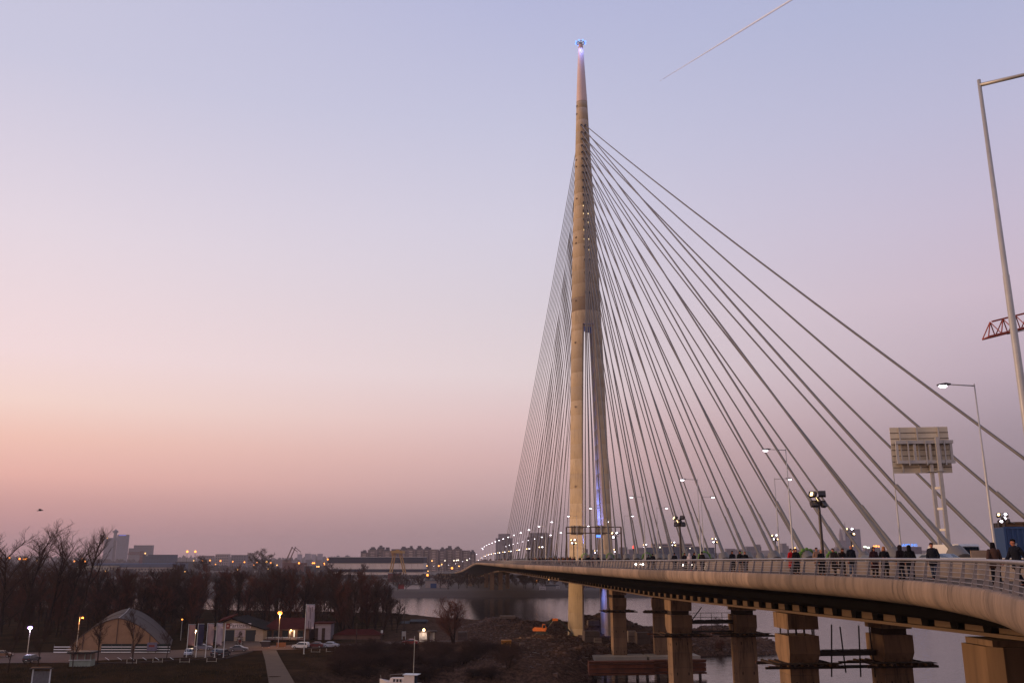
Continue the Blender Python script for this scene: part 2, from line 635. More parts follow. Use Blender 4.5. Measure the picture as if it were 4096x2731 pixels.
_EY = [4, 10, 18, 26.3, 35, 44.3, 50.9, 58.7, 66.7, 79.3, 93.7, 120.5, 162.7, 228.6, 281, 330, 620]
_EX = [8.2, 9.6, 12.0, 14.7, 17.8, 19.8, 20.2, 20.0, 19.3, 18.4, 17.0, 14.9, 11.2, 4.7, -.6, -4.5, -26.2]
_ZY = [4, 25, 43, 57, 80, 117, 222, 420, 540, 600, 680, 850, 1100, 1400, 1700]
_ZZ = [-1.55, -1.18, -1.06, -1.01, -1.05, -1.18, -1.3, -1.5, -1.75, -2.3, -4.2, -10.6, -17.5, -20.5, -21]


def _smooth(Yq, Ys, Vs):
    # cubic Hermite interpolation
    i = max(0, min(len(Ys) - 2, int(np.searchsorted(Ys, Yq)) - 1))

    def sl(k):
        if k == 0: return (Vs[1] - Vs[0]) / (Ys[1] - Ys[0])
        if k == len(Ys) - 1: return (Vs[-1] - Vs[-2]) / (Ys[-1] - Ys[-2])
        return (Vs[k + 1] - Vs[k - 1]) / (Ys[k + 1] - Ys[k - 1])
    h = Ys[i + 1] - Ys[i]; t = (Yq - Ys[i]) / h
    a, b = sl(i) * h, sl(i + 1) * h
    return (2 * t ** 3 - 3 * t * t + 1) * Vs[i] + (t ** 3 - 2 * t * t + t) * a + (3 * t * t - 2 * t ** 3) * Vs[i + 1] + (t ** 3 - t * t) * b


def edge_x(Y):
    if Y >= 620: return axis_x(Y) - 24.3
    return _smooth(Y, _EY, _EX)


def deck_z(Y):
    return _smooth(Y, _ZY, _ZZ)


def edge_pt(Y, off=0.0, dz=0.0):
    """point at distance off inside the near deck edge"""
    d = .5
    t = Vector((edge_x(Y + d) - edge_x(Y - d), 2 * d, 0)).normalized()
    n = Vector((t.y, -t.x, 0))
    return Vector((edge_x(Y), Y, deck_z(Y) + dz)) + n * off


def edge_dir(Y):
    d = .5
    return Vector((edge_x(Y + d) - edge_x(Y - d), 2 * d, deck_z(Y + d) - deck_z(Y - d))).normalized()


def stations(y0, y1, fine=3.0):
    out = [y0]
    while out[-1] < y1:
        Y = out[-1]
        out.append(min(y1, Y + (fine if Y < 120 else fine * 2 if Y < 300 else fine * 4)))
    return out


bridge = empty('cable_stayed_bridge', (PYL.x, PYL.y, WATER_Z), label='long concrete and steel road bridge hung from fans of stay cables', cat='bridge')


def sweep(mb, Ys, prof):
    """prof(Y) -> list of world points; one ring per station"""
    mb.loft([prof(Y) for Y in Ys], cap=True)
    return mb


# roadway slab
def slab_prof(Y):
    a = edge_pt(Y, .3, -.04); z = deck_z(Y)
    r = 2 * axis_x(Y) - edge_x(Y) - .3
    return [(a.x, a.y, z - .04), (a.x + .1, a.y, z - .5), (r, Y, z - .5), (r, Y, z - .04)]


sweep(MB(), stations(8, 1500), slab_prof).build('deck', M_ASPH, bridge)

# fascia panels with open joints
PANEL_Y = [8]
while PANEL_Y[-1] < 900:
    Y = PANEL_Y[-1]
    PANEL_Y.append(Y + (13 if Y < 300 else 15 if Y < 600 else 30))
FP = [(0.28, .02), (0, .02), (-.07, -.06), (-.12, -.35), (-.11, -.65), (-.02, -.92), (.18, -1.12), (.5, -1.24), (.9, -1.28), (.9, -1.0), (.28, -.6)]
for a, b in zip(PANEL_Y[:-1], PANEL_Y[1:]):
    ys = np.linspace(a + .03, b - .03, 8 if a < 130 else 4)

    def fprof(Y):
        return [tuple(edge_pt(Y, o, z)) for o, z in FP]
    mb = MB().loft([fprof(Y) for Y in ys])
    mb.build('fascia_panel', M_FASCIA, bridge, smooth=True, sharp=50)


# wing soffit, girder wall, bottom flange
def gdep(Y):
    return float(np.interp(Y, [60, 90, 107, 140, 170], [3.95, 4.25, 4.4, 4.9, 5.2]))


def box_x(Y):
    return axis_x(Y) - 7.0


def soffit_prof(Y):
    e = edge_pt(Y, .95, -1.15); z = deck_z(Y); bx = box_x(Y)
    return [tuple(e), (bx - .25, Y, z - gdep(Y) + .65), (bx + .3, Y, z - gdep(Y) + .9), (e.x + .5, e.y, e.z + .3)]


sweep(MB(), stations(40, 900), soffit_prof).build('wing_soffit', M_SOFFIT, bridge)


def soffit_near(Y):
    e = edge_pt(Y, .95, -1.15); z = deck_z(Y)
    return [tuple(e), (max(e.x + 6, 26), Y, z - 2.6), (max(e.x + 6, 26), Y, z - 2.2), (e.x + .5, e.y, e.z + .3)]


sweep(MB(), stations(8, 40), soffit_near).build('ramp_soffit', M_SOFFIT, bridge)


def girder_prof(Y):
    z = deck_z(Y); bx = box_x(Y); rx = 2 * axis_x(Y) - bx
    return [(bx, Y, z - 1.2), (bx, Y, z - gdep(Y) + 1), (bx + .1, Y, z - gdep(Y)), (rx - .1, Y, z - gdep(Y)), (rx, Y, z - gdep(Y) + 1), (rx, Y, z - 1.2)]


sweep(MB(), stations(40, 900), girder_prof).build('box_girder', M_GIRDER, bridge)


def flange_prof(Y):
    z = deck_z(Y); bx = box_x(Y); rx = 2 * axis_x(Y) - bx
    return [(bx - .5, Y, z - gdep(Y) - .01), (bx - .5, Y, z - gdep(Y) - .25), (rx + .5, Y, z - gdep(Y) - .25), (rx + .5, Y, z - gdep(Y) - .01)]


sweep(MB(), stations(40, 900), flange_prof).build('bottom_flange', M_GIRDER, bridge)
for nm, off0, z0, w, h in (('edge_beam', 5.0, -2.0, .5, .7), ('edge_beam', 9.5, -2.7, .5, .7)):
    mb = MB()
    ys = stations(44, 150)
    for a, b in zip(ys[:-1], ys[1:]):
        pa = Vector((edge_x(a) + (box_x(a) - edge_x(a)) * off0 / 14, a, deck_z(a) + z0))
        pb = Vector((edge_x(b) + (box_x(b) - edge_x(b)) * off0 / 14, b, deck_z(b) + z0))
        mb.beam(pa, pb, w, h)
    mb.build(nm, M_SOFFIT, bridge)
Y = 66.0
strut0 = None
while Y < 620:
    z = deck_z(Y); bx = box_x(Y)
    mb = MB().add([(bx - .35, Y - .8, z - gdep(Y) + .7), (bx - .35, Y + .7, z - gdep(Y) + .7), (bx + .6, Y + .7, z - gdep(Y) + .7), (bx + .6, Y - .8, z - gdep(Y) + .7),
                   (bx - .42, Y - .6, z - gdep(Y)), (bx - .42, Y + .35, z - gdep(Y)), (bx + .6, Y + .35, z - gdep(Y)), (bx + .6, Y - .6, z - gdep(Y))],
                  [(0, 1, 2, 3), (7, 6, 5, 4), (0, 4, 5, 1), (1, 5, 6, 2), (2, 6, 7, 3), (3, 7, 4, 0)])
    mb.build('strut', M_SOFFIT, bridge)
    Y += 4.2 if Y < 300 else 8.4

# far abutment columns
for fx, fy in ((1968, 2354), (2002, 2354), (2030, 2350), (1945, 2345), (1880, 2340)):
    p = at(fx, fy, -20)
    if p.y > 900: p = p * (900 / p.y)
    MB().box((p.x, p.y, (-26 + deck_z(min(p.y, 880)) - 5.4) / 2), (3, 3, 26 + deck_z(min(p.y, 880)) - 5.4)).build('far_column', M_PIER, bridge)

# ------------------------------------------------------------------ pylon
pylon = empty('bridge_pylon', (PYL.x, PYL.y, -22), label='tall tapering needle pylon of pale concrete with a steel tip and two legs', cat='pylon')
_RZ = [(-25, 7.7), (-22, 7.6), (2.8, 6.75), (33.6, 5.95), (62, 5.3), (74.5, 4.95), (91.7, 4.45), (109.4, 3.78), (127.6, 2.92), (146.4, 2.2), (154.8, 1.9), (177.5, .8)]


def prad(z):
    return float(np.interp(z, [a for a, b in _RZ], [b for a, b in _RZ]))


def pgap(z):
    return float(np.interp(z, [-25, -1, 38, 74], [3.3, 3.0, 2.3, 1.35]))


def pflat(z):
    return float(np.interp(z, [60, 92], [.72, 1.0]))


def ring(z, n=40, r=None):
    r = prad(z) if r is None else r
    q = pflat(z)
    return [tuple(PYL + E1 * (r * math.cos(2 * math.pi * k / n)) + E2 * (q * r * math.sin(2 * math.pi * k / n)) + Vector((0, 0, z))) for k in range(n)]


def dring(z, side, n=22, inset=0.0):
    r, g = prad(z) - inset, pgap(z) + inset
    q = pflat(z)
    a0 = math.acos(min(.98, (g + .55) / r))
    pts = [(r * math.cos(-a0 + 2 * a0 * k / n), q * r * math.sin(-a0 + 2 * a0 * k / n)) for k in range(n + 1)]
    ye = pts[-1][1] - .45
    pts = [(g, -ye)] + pts + [(g, ye)]
    out = [tuple(PYL + E1 * (side * x) + E2 * y + Vector((0, 0, z))) for x, y in pts]
    return out if side > 0 else out[::-1]


def seg_mesh(rf, z0, z1, name, m):
    g = .10
    rings = [rf(z0, .05), rf(z0 + g, 0), rf(z1 - g, 0), rf(z1, .05)]
    MB().loft(rings).build(name, m, pylon, smooth=True, sharp=35)


z = -24.6
LIFT = 4.6
while z < 74.0 - 1e-6:
    z1 = min(74.0, z + LIFT)
    if 74 - z1 < 1.2: z1 = 74.0
    for sd_ in (-1, 1):
        seg_mesh(lambda q, i, s=sd_: dring(q, s, inset=i), z, z1, 'leg_segment', M_PYLON)
    z = z1
while z < 154.8 - 1e-6:
    z1 = min(154.8, z + LIFT)
    if 154.8 - z1 < 1.2: z1 = 154.8
    dark = 78.0 < (z + z1) / 2 < 83.5
    seg_mesh(lambda q, i: ring(q, r=prad(q) - i), z, z1, 'shaft_segment', M_PYLON_D if dark else M_PYLON)
    z = z1
MB().loft([ring(q, r=prad(q) + (.03 if q < 177 else 0)) for q in (154.82, 156, 162, 168, 173, 177.5)]).build('spire', M_SPIRE, pylon, smooth=True, sharp=40)
# access doors, small holes on the left face
for q, a in ((153, 200), (150, 200), (132.5, 205), (130, 205), (118, 215), (104, 215), (102, 215), (82, 216), (68, 216), (47, 218), (22, 218)):
    r = prad(q) + .0
    aa = R(a)
    c = PYL + E1 * (r * math.cos(aa)) + E2 * (pflat(q) * r * math.sin(aa)) + Vector((0, 0, q))
    MB().box(c, (.5, .5, .5), rz=aa).build('hatch', M_PYLON_D, pylon)
# beacon ring with eight lamps
b = MB()
for k in range(16):
    a0, a1 = 2 * math.pi * k / 16, 2 * math.pi * (k + 1) / 16
    b.beam(PYL + Vector((1.45 * math.cos(a0), 1.45 * math.sin(a0), 178.2)), PYL + Vector((1.45 * math.cos(a1), 1.45 * math.sin(a1), 178.2)), .14)
for k in range(4):
    a0 = math.pi * k / 4
    b.beam(PYL + Vector((1.45 * math.cos(a0), 1.45 * math.sin(a0), 178.2)), PYL - Vector((1.45 * math.cos(a0), 1.45 * math.sin(a0), -178.2)), .12)
b.build('beacon_ring', M_DSTEEL, pylon)
for k in range(8):
    a0 = 2 * math.pi * (k + .5) / 8
    MB().ball(PYL + Vector((1.75 * math.cos(a0), 1.75 * math.sin(a0), 178.3)), .33).build('beacon_lamp', E_BLUEW, pylon)
for k in (0, 1, 2):
    a0 = R(-130 + 50 * k)
    p = PYL + Vector((2.6 * math.cos(a0), 2.6 * math.sin(a0), 178.3))
    point_light('beacon_light', p, (.2, .3, 1), 5000, .3, spot=50, aim=PYL + Vector((.2, 0, 163)))
# cross beam with blue panel at the top of the opening, blue light box above the road
MB().box(PYL + Vector((0, 0, 73.6)), (3.0, 6.4, .8), rz=math.atan2(E1.y, E1.x)).build('cross_beam', M_PYLON, pylon)
MB().box(PYL - E2 * 3.0 + Vector((.1, 0, 72.2)), (2.3, .25, 2.0), rz=math.atan2(E1.y, E1.x)).build('blue_panel', mat('blue_paint', (52, 62, 120), .5, .1, 1), pylon)
for o1, w in ((1.75, 1.8), (3.05, .7)):
    MB().box(PYL + E1 * o1 - E2 * 3.0 + Vector((0, 0, 7.4)), (w, .5, 1.5), rz=math.atan2(E1.y, E1.x)).build('blue_light_box', E_BLUE, pylon)
for o2, zz, en in ((-3.2, 40, 90000), (1.6, 44, 70000)):
    point_light('blue_leg_light', PYL - E1 * 2.6 + E2 * o2 + Vector((0, 0, 3.5)), (.12, .2, 1), en, .6, spot=75, aim=PYL + E1 * 2.8 + E2 * o2 * .6 + Vector((0, 0, zz)), blend=1)
MB().box(PYL - E1 * 1.8 - E2 * 3.5 + Vector((0, 0, -6.9)), (.8, .5, .4)).build('blue_lamp_housing', M_DSTEEL, pylon)
for o2 in (-3.2, 1.6):
    MB().box(PYL - E1 * 2.75 + E2 * o2 + Vector((0, 0, 3.3)), (.5, .6, .4)).build('blue_lamp_housing', M_DSTEEL, pylon)
point_light('blue_under_light', PYL - E1 * 1.8 - E2 * 3.5 + Vector((0, 0, -7.2)), (.10, .2, 1), 9000, .3, spot=100, aim=PYL + E1 * 2.9 - E2 * 3 + Vector((0, 0, -14)), blend=.9)

# anchors on the shaft and the stay cables
_AY = [496, 525, 552, 579, 606, 632, 661, 688, 719, 748, 779, 811, 843, 878, 909, 946, 989, 1040, 1092, 1169]
ZT = [atY(2345, y, PY - 3).z for y in _AY]
M_POCKET = mat('anchor_pocket', (70, 62, 58), .7, .2, 2)


def stay(k, side, back):
    zt = ZT[k]
    r = prad(zt)
    if back:
        A = PYL - E2 * (pflat(zt) * math.sqrt(max(.1, r * r - .5)) - .05) + E1 * (side * .7) + Vector((0, 0, zt))
        Y = PY - (214.3 - 9.4517 * k)
        B = Vector((axis_x(Y) + side * 7.5, Y, deck_z(Y) + .1))
    else:
        A = PYL + E2 * (pflat(zt) * math.sqrt(max(.1, r * r - .5)) - .05) + E1 * (side * .7) + Vector((0, 0, zt))
        Y = PY + 300 - 14.2 * k
        B = Vector((axis_x(Y) + side * 7.5, Y, deck_z(Y) + .1))
    d = (B - A)
    L = d.length
    d.normalize()
    sag = L * .004
    pts = []
    for i in range(9):
        t = i / 8
        p = A + (B - A) * t
        p.z -= 4 * sag * t * (1 - t)
        pts.append(p)
    rad = .15 if back else .11
    c = MB().tube(pts, rad, 6).build('stay_cable', M_CABLE, bridge, smooth=True)
    MB().tube([B + (A - B) * (s / L) for s in (0, 7, 7.05, 12.5)], [.21, .21, .17, .17], 8).build('cable_sleeve', M_SLEEVE, c, smooth=True, sharp=30)
    MB().tube([B - d * 1.2, B - d * 1.3, B - d * 2.5, B - d * 2.7], [.5, .74, .70, .40], 14).build('anchor_collar', M_SLEEVE, c, smooth=True, sharp=40)
    if back:
        mp = A + d * .12
        MB().tube([mp, mp + d * .7], [.42, .30], 8).build('anchor_socket', M_POCKET, c)
    if back and (k * 7 + (side > 0) * 3) % 4 == 1:
        g = MB()
        for i in range(7):
            a = math.pi * i / 6
            g.ball(B - d * 2.0 + E1 * (.82 * math.cos(a)) + Vector((0, 0, .82 * math.sin(a))), .24, 6, 4)
        g.build('green_strap', M_GREEN, c)
    return c


for k in range(20):
    for side in (-1, 1):
        stay(k, side, True)
        stay(k, side, False)
# small lights in the lower anchors
for k in (11, 12, 13, 14, 15, 16):
    for side in (-1, 1):
        if (k + side) % 3 == 0: continue
        r = prad(ZT[k] - 1.3)
        c = PYL - E2 * (pflat(ZT[k] - 1.3) * r + .02) + E1 * (side * .75) + Vector((0, 0, ZT[k] - 1.3))
        MB().box(c, (.28, .2, .3)).build('anchor_light', emit('anchor_glow', (255, 226, 170), 1.6), pylon)

# ------------------------------------------------------------------ piers under the side span
def pier(fx, Yp, z_top, label, z_bot=-29.0, w=3.3, head=True, posts=False):
    x = (fx - CX) / FPX * (Yp * math.cos(PITCH) - 12 * math.sin(PITCH))
    rz = math.atan2(E1.y, E1.x)
    ro = empty('bridge_pier', (x, Yp, z_bot), rz, label, 'pier', 'square concrete piers under the bridge')
    H = lambda zz: zz - z_bot
    zh = z_top - (5.6 if head else 0)
    z = z_bot
    li = 0
    while z < zh - .01:
        z1 = min(zh, z + 2.35)
        b = MB().box((0, 0, H(z) + (z1 - z) / 2), (w, w, z1 - z - .03))
        s = b.build('shaft_segment', M_PIER, ro, world=False)
        MB().box((0, 0, H(z1) - .015), (w - .06, w - .06, .05)).build('joint', M_DSTEEL, ro, world=False)
        if li % 2 == 0:
            for dx in (-.95, .95):
                MB().box((dx, -w / 2, H(z) + 1.4), (.16, .06, .42)).build('slot', M_DTIMBER, s, world=False)
        for dy in (-.6, .5):
            if li % 2 == 0:
                MB().box((-w / 2, dy, H(z) + 1.2), (.06, .14, .36)).build('slot', M_DTIMBER, s, world=False)
        z = z1
        li += 1
    if head:
        q = .72
        a = [(-w / 2, -w / 2), (w / 2, -w / 2), (w / 2, w / 2), (-w / 2, w / 2)]

        def rg(e, zz):
            return [(px * (1 + min(e, .13) * .5), py * (1 + e * 2.4), H(zz)) for px, py in a]
        MB().loft([rg(-.02, zh), rg(.13, zh + 1.1), rg(.13, zh + 3.0)]).build('pier_head', M_PIER, ro, world=False)
        if posts:
            for px in (-1.4, -.5, .5, 1.4):
                for py in (-1.2, 1.2):
                    MB().tube([(px, py, H(zh + 3.0)), (px, py, H(zh + 3.7))], .09, 6).build('jack_post', M_DSTEEL, ro, world=False)
            MB().loft([rg(.15, zh + 3.7), rg(.15, zh + 5.4)]).build('bearing_block', M_PIER, ro, world=False)
        else:
            MB().box((0, 0, H(zh) + 3.35), (w * .9, w * .8, .7)).build('bearing', M_DTIMBER, ro, world=False)
            MB().loft([rg(.12, zh + 3.7), rg(.16, zh + 5.4)]).build('bearing_block', M_PIER, ro, world=False)
        # timber platform round the neck
        for i in range(9):
            px = -3.2 + i * .8
            MB().box((px, -.1 + random.uniform(-.25, .25), H(zh) - .05), (.26, w + 2.6 + random.uniform(0, .9), .22)).build('platform_joist', M_TIMBER if i % 2 else M_DTIMBER, ro, world=False)
        for i in range(4):
            py = (-w / 2 - 1.2, -w / 2 - .45, w / 2 + .45, w / 2 + 1.2)[i]
            MB().box((random.uniform(-.4, .4), py, H(zh) - .29), (8.4 + random.uniform(-.8, 1.6), .3, .24)).build('platform_beam', M_DTIMBER if i % 2 == 0 else M_RUST, ro, world=False)
        for i in range(3):
            MB().box((0, -w / 2 - .3 - .5 * i, H(zh) + .10), (7.6, .44, .06)).build('platform_plank', M_DTIMBER, ro, world=False)
    return ro


P_ = [
    (2472, 230, -6.6, 'leftmost square concrete pier, standing on the pale plinth on the rubble bank', -23.2),
    (2641, 231, -6.8, 'thin looking concrete pier half hidden behind its nearer neighbour', -23.2),
    (2716, 156, -6.4, 'concrete pier in front of the rust coloured beams', -29),
    (2972, 157, -6.4, 'concrete pier rising from a low plinth in open water', -29),
    (3195, 107, -5.75, 'broad concrete pier with a raised bearing block on jack posts', -29),
    (3567, 108, -5.75, 'concrete pier beside the loose hanging walkway', -29),
]
PIERS = [pier(fx, Y, zt, lb, zb, posts=(i == 4)) for i, (fx, Y, zt, lb, zb) in enumerate(P_)]


# the thick round shouldered pier at the right border
def big_pier():
    q = atY(3842, 2566, 76.5)
    w, d = 12.5, 4.5
    h = q.z + 29
    ro = empty('massive_pier', (q.x + w / 2, 74.2, -29), math.atan2(E1.y, E1.x) - .05, 'massive stained concrete pier at the right border of the picture', 'pier')
    rg = lambda zz, k=0: [(-w / 2 + k, -d / 2 + .9, zz), (-w / 2 + .9 + k, -d / 2, zz), (w / 2 - .9, -d / 2, zz), (w / 2, -d / 2 + .9, zz), (w / 2, d / 2, zz), (-w / 2 + k, d / 2, zz)]
    for i in range(6):
        z0, z1 = i * h / 6, (i + 1) * h / 6
        MB().loft([rg(z0 + .02), rg(z1 - .02)]).build('shaft_segment', mat('stained_concrete', (112, 86, 64), .9, .45, .35, objvar=.06, bump=.2, streak=True), ro, world=False)
    for px in (-3.1, -.4, 2.8):
        MB().box((px, -d / 2 - .12, h / 2), (.5, .3, h - .6)).build('rib', M_PIER, ro, world=False)
    MB().box((0, 0, h + .25), (w - .5, d - .5, .46)).build('cap', M_PIER, ro, world=False)
    for px in (-3.4, 0, 3.2):
        MB().box((px, 0, h + .75), (1.7, 2.4, .6)).build('bearing', M_DSTEEL, ro, world=False)
    return ro


big_pier()

# plinth, rusty beam raft and piles
def plinth():
    a = at(2375, 2640, -23.0)
    c = Vector((28.5, 229.5, -24.6))
    ro = empty('pier_plinth', (c.x + 4.5, c.y - .5, -24.75), math.atan2(E1.y, E1.x), 'pale concrete plinth carrying the two farthest square piers', 'plinth')
    MB().box((-7.0, 0, 1.2), (12.8, 6, 1.8)).build('plinth_block', M_CONC, ro, world=False)
    MB().box((6.2, 0, 1.2), (12.6, 6, 1.8)).build('plinth_block', M_CONC, ro, world=False)
    return ro


plinth()


def raft():
    p0, p1 = at(2350, 2690, -24.0), at(2612, 2690, -24.0)
    Yc = 200.0
    x0 = (2352 - CX) / FPX * (Yc * .971 - 24 * .2385)
    x1 = (2835 - CX) / FPX * (Yc * .971 - 24 * .2385)
    ro = empty('steel_beam_raft', ((x0 + x1) / 2, Yc, WATER_Z), math.atan2(E1.y, E1.x), 'stack of long rust brown steel beams on piles in the water', 'beams')
    L = x1 - x0
    for i, (dz, hh, dy) in enumerate(((.75, .35, -.2), (1.25, .8, .1), (2.15, .8, .1), (3.1, .5, -.15))):
        for (a, b, yo) in ((-L / 2, L * .045, 0), (L * .05, L / 2, 1.4)):
            MB().box(((a + b) / 2, yo + dy, dz + hh / 2), (b - a, 1.6, hh - .05)).build('steel_beam', M_RUST, ro, world=False)
            MB().box(((a + b) / 2, yo + dy, dz + hh - .06), (b - a, 2.1, .1)).build('beam_flange', M_RUST, ro, world=False)
    for i in range(11):
        px = -L / 2 + 1.5 + i * (L - 3) / 10
        MB().tube([(px, .4 + .6 * (i % 2), -4), (px, .4 + .6 * (i % 2), .78)], .32, 8).build('pile', M_DSTEEL, ro, world=False)
    return ro


raft()
rz = math.atan2(E1.y, E1.x)
ro = empty('water_plinth', (PIERS[3].location.x + 1, 157, -25.4), rz, 'low concrete plinth at the waterline under the open water pier', 'plinth')
MB().box((0, 0, .8), (11, 6, 1.2)).build('plinth_block', M_CONC, ro, world=False)
MB().box((3.4, -2.4, 2.0), (9.5, .7, 1.0)).build('beam', M_DTIMBER, ro, world=False)
ro = empty('water_plinth', (PIERS[2].location.x + 4, 157.5, -25.4), rz, 'low concrete plinth at the foot of the pier before the rusty beams', 'plinth')
MB().box((0, 0, .8), (12, 6, 1.2)).build('plinth_block', M_CONC, ro, world=False)


# steel walkways hung between the piers
def walkway(A, B, zt, label, hang=False):
    A, B = Vector(A), Vector(B)
    ro = empty('steel_walkway', (A.x, A.y, zt - 3), 0, label, 'walkway')
    for o in (-.6, .6):
        MB().beam(A + E2 * o, B + E2 * o, .22, .5).build('girder', M_DSTEEL, ro)
        MB().beam(A + E2 * o + Vector((0, 0, -1.5)), B + E2 * o + Vector((0, 0, -1.5)), .16, .2).build('lower_chord', M_DSTEEL, ro)
    n = int((B - A).length / 1.6)
    for i in range(n + 1):
        p = A + (B - A) * (i / n)
        MB().box(p + Vector((0, 0, .3)), (1.5, 1.5, .06)).build('deck_plate', M_DSTEEL, ro)
        if hang:
            tilt = random.uniform(-.5, .5)
            MB().beam(p + Vector((tilt, 0, 2.7 + random.uniform(0, .5))), p + Vector((0, 0, -2.0 - random.uniform(0, .8))), .13).build('hanger', M_DSTEEL, ro)
        else:
            MB().beam(p - E2 * .6, p - E2 * .6 + Vector((0, 0, 1.5)), .08).build('rail_post', M_DSTEEL, ro)
            MB().beam(p - E2 * .6, p - E2 * .6 + Vector((0, 0, -1.5)), .08).build('web_post', M_DSTEEL, ro)
    if not hang:
        for h in (.8, 1.5):
            MB().beam(A - E2 * .6 + Vector((0, 0, h)), B - E2 * .6 + Vector((0, 0, h)), .07).build('hand_rail', M_DSTEEL, ro)
        MB().beam(A + Vector((.2, 0, 0)), A + Vector((2.2, 0, 2.4)), .14).build('brace', M_DSTEEL, ro)
    return ro


a, b = PIERS[2].location, PIERS[3].location
walkway((a.x + 1.8, a.y, -10.2), (b.x - 1.8, b.y, -10.2), -10.2, 'dark steel walkway with hand rails between the two middle piers')
a, b = PIERS[4].location, PIERS[5].location
walkway((a.x + 2.0, a.y, -10.4), (b.x - 2.0, b.y, -10.4), -10.4, 'dark steel walkway with slanting hanger rods between the two nearest square piers', True)
ro = empty('scaffold_boards', (b.x + 4.5, b.y, -14.2), rz, 'dark scaffold boards reaching out from the pier towards the massive pier', 'scaffold')
MB().box((0, 0, 0), (6.4, .7, .3)).build('board', M_DTIMBER, ro, world=False)
MB().box((4.6, .3, -.1), (3.4, .6, .26)).build('board', M_DTIMBER, ro, world=False)
# ------------------------------------------------------------------ railing and barrier along the near edge
rail = empty('bridge_railing', edge_pt(60), 0, 'silver tubular railing along the near edge of the bridge footway', 'railing')
RH = 1.04


def rail_path(off, dz, y0=9, y1=700):
    return [edge_pt(Y, off, dz) for Y in stations(y0, y1, 1.5)]


MB().tube(rail_path(.34, RH), .075, 8).build('top_rail', M_RAIL, rail, smooth=True)
for i in range(5):
    t = (i + .75) / 5.6
    MB().tube(rail_path(.10 + .22 * t, .02 + RH * t, 9, 420), .019, 5).build('rail_bar', M_RAIL, rail, smooth=True)
pm = MB().loft([[(.02, -.012, 0), (.24, -.012, 0), (.24, .012, 0), (.02, .012, 0)], [(.12, -.012, .35), (.28, -.012, .35), (.28, .012, .35), (.12, .012, .35)],
                [(.29, -.012, RH), (.39, -.012, RH), (.39, .012, RH), (.29, .012, RH)]])
pm.box((.14, 0, .01), (.3, .16, .03))
pme = pm.mesh('rail_post', M_RAIL)
Y = 10.0
n = 0
far_posts = MB()
while Y < 620:
    p = edge_pt(Y)
    d = edge_dir(Y)
    if n < 290 and Y < 520:
        o = link('post', pme, rail, p - rail.location, math.atan2(d.y, d.x) - math.pi / 2)
    else:
        far_posts.box(p + Vector((.3, 0, RH / 2)), (.1, .06, RH))
    n += 1
    Y += 2.0 * d.y
far_posts.build('post', M_RAIL, rail)['kind'] = 'stuff'

barrier = empty('concrete_barrier', edge_pt(60, 5.6), 0, 'row of concrete barrier blocks behind the footway', 'barrier')
Y = 9.0
while Y < 640:
    L = 5.8 if Y < 200 else 11.8
    a, b = edge_pt(Y, 5.6), edge_pt(Y + L - .06, 5.6)
    t = (b - a).normalized()
    nn = Vector((t.y, -t.x, 0))
    h = .88 + random.uniform(-.03, .05)
    prof = [(-.22, -.05), (-.20, .25), (-.11, h - .05), (-.08, h), (.08, h), (.11, h - .05), (.2, .25), (.22, -.05)]
    MB().loft([[tuple(q + nn * o + Vector((0, 0, z))) for o, z in prof] for q in (a, b)]).build('barrier_block', M_BARR, barrier)
    Y += L
MB().tube([edge_pt(Y, 5.6, 1.08) for Y in stations(9, 420, 3)], .05, 6).build('guard_rail', M_STEEL, barrier)
gp = MB().box((0, 0, .1), (.08, .12, .26)).mesh('guard_post', M_STEEL)
Y = 12
while Y < 300:
    p = edge_pt(Y, 5.6, .88)
    link('guard_post', gp, barrier, p - barrier.location)
    Y += 2.9
# footway surface strip
fw = MB().loft([[tuple(edge_pt(Y, .3, -.02)), tuple(edge_pt(Y, 5.4, -.02)), tuple(edge_pt(Y, 5.4, -.2)), tuple(edge_pt(Y, .3, -.2))] for Y in stations(9, 640)])
fw.build('footway', M_PATH, bridge)

# far edge parapet
MB().loft([[(2 * axis_x(Y) - edge_x(Y) + o, Y, deck_z(Y) + z) for o, z in ((-.3, -.5), (-.3, .5), (0, .5), (0, -1.2))] for Y in stations(30, 900, 6)]).build('far_parapet', M_FASCIA, bridge)
# median blocks
MB().loft([[(axis_x(Y) - 9.2 + o, Y, deck_z(Y) + z) for o, z in ((-.25, -.04), (-.12, .8), (.12, .8), (.25, -.04))] for Y in stations(40, 700, 6)]).build('median_barrier', M_BARR, bridge)

# ------------------------------------------------------------------ street lamps on the bridge
_proto = {}


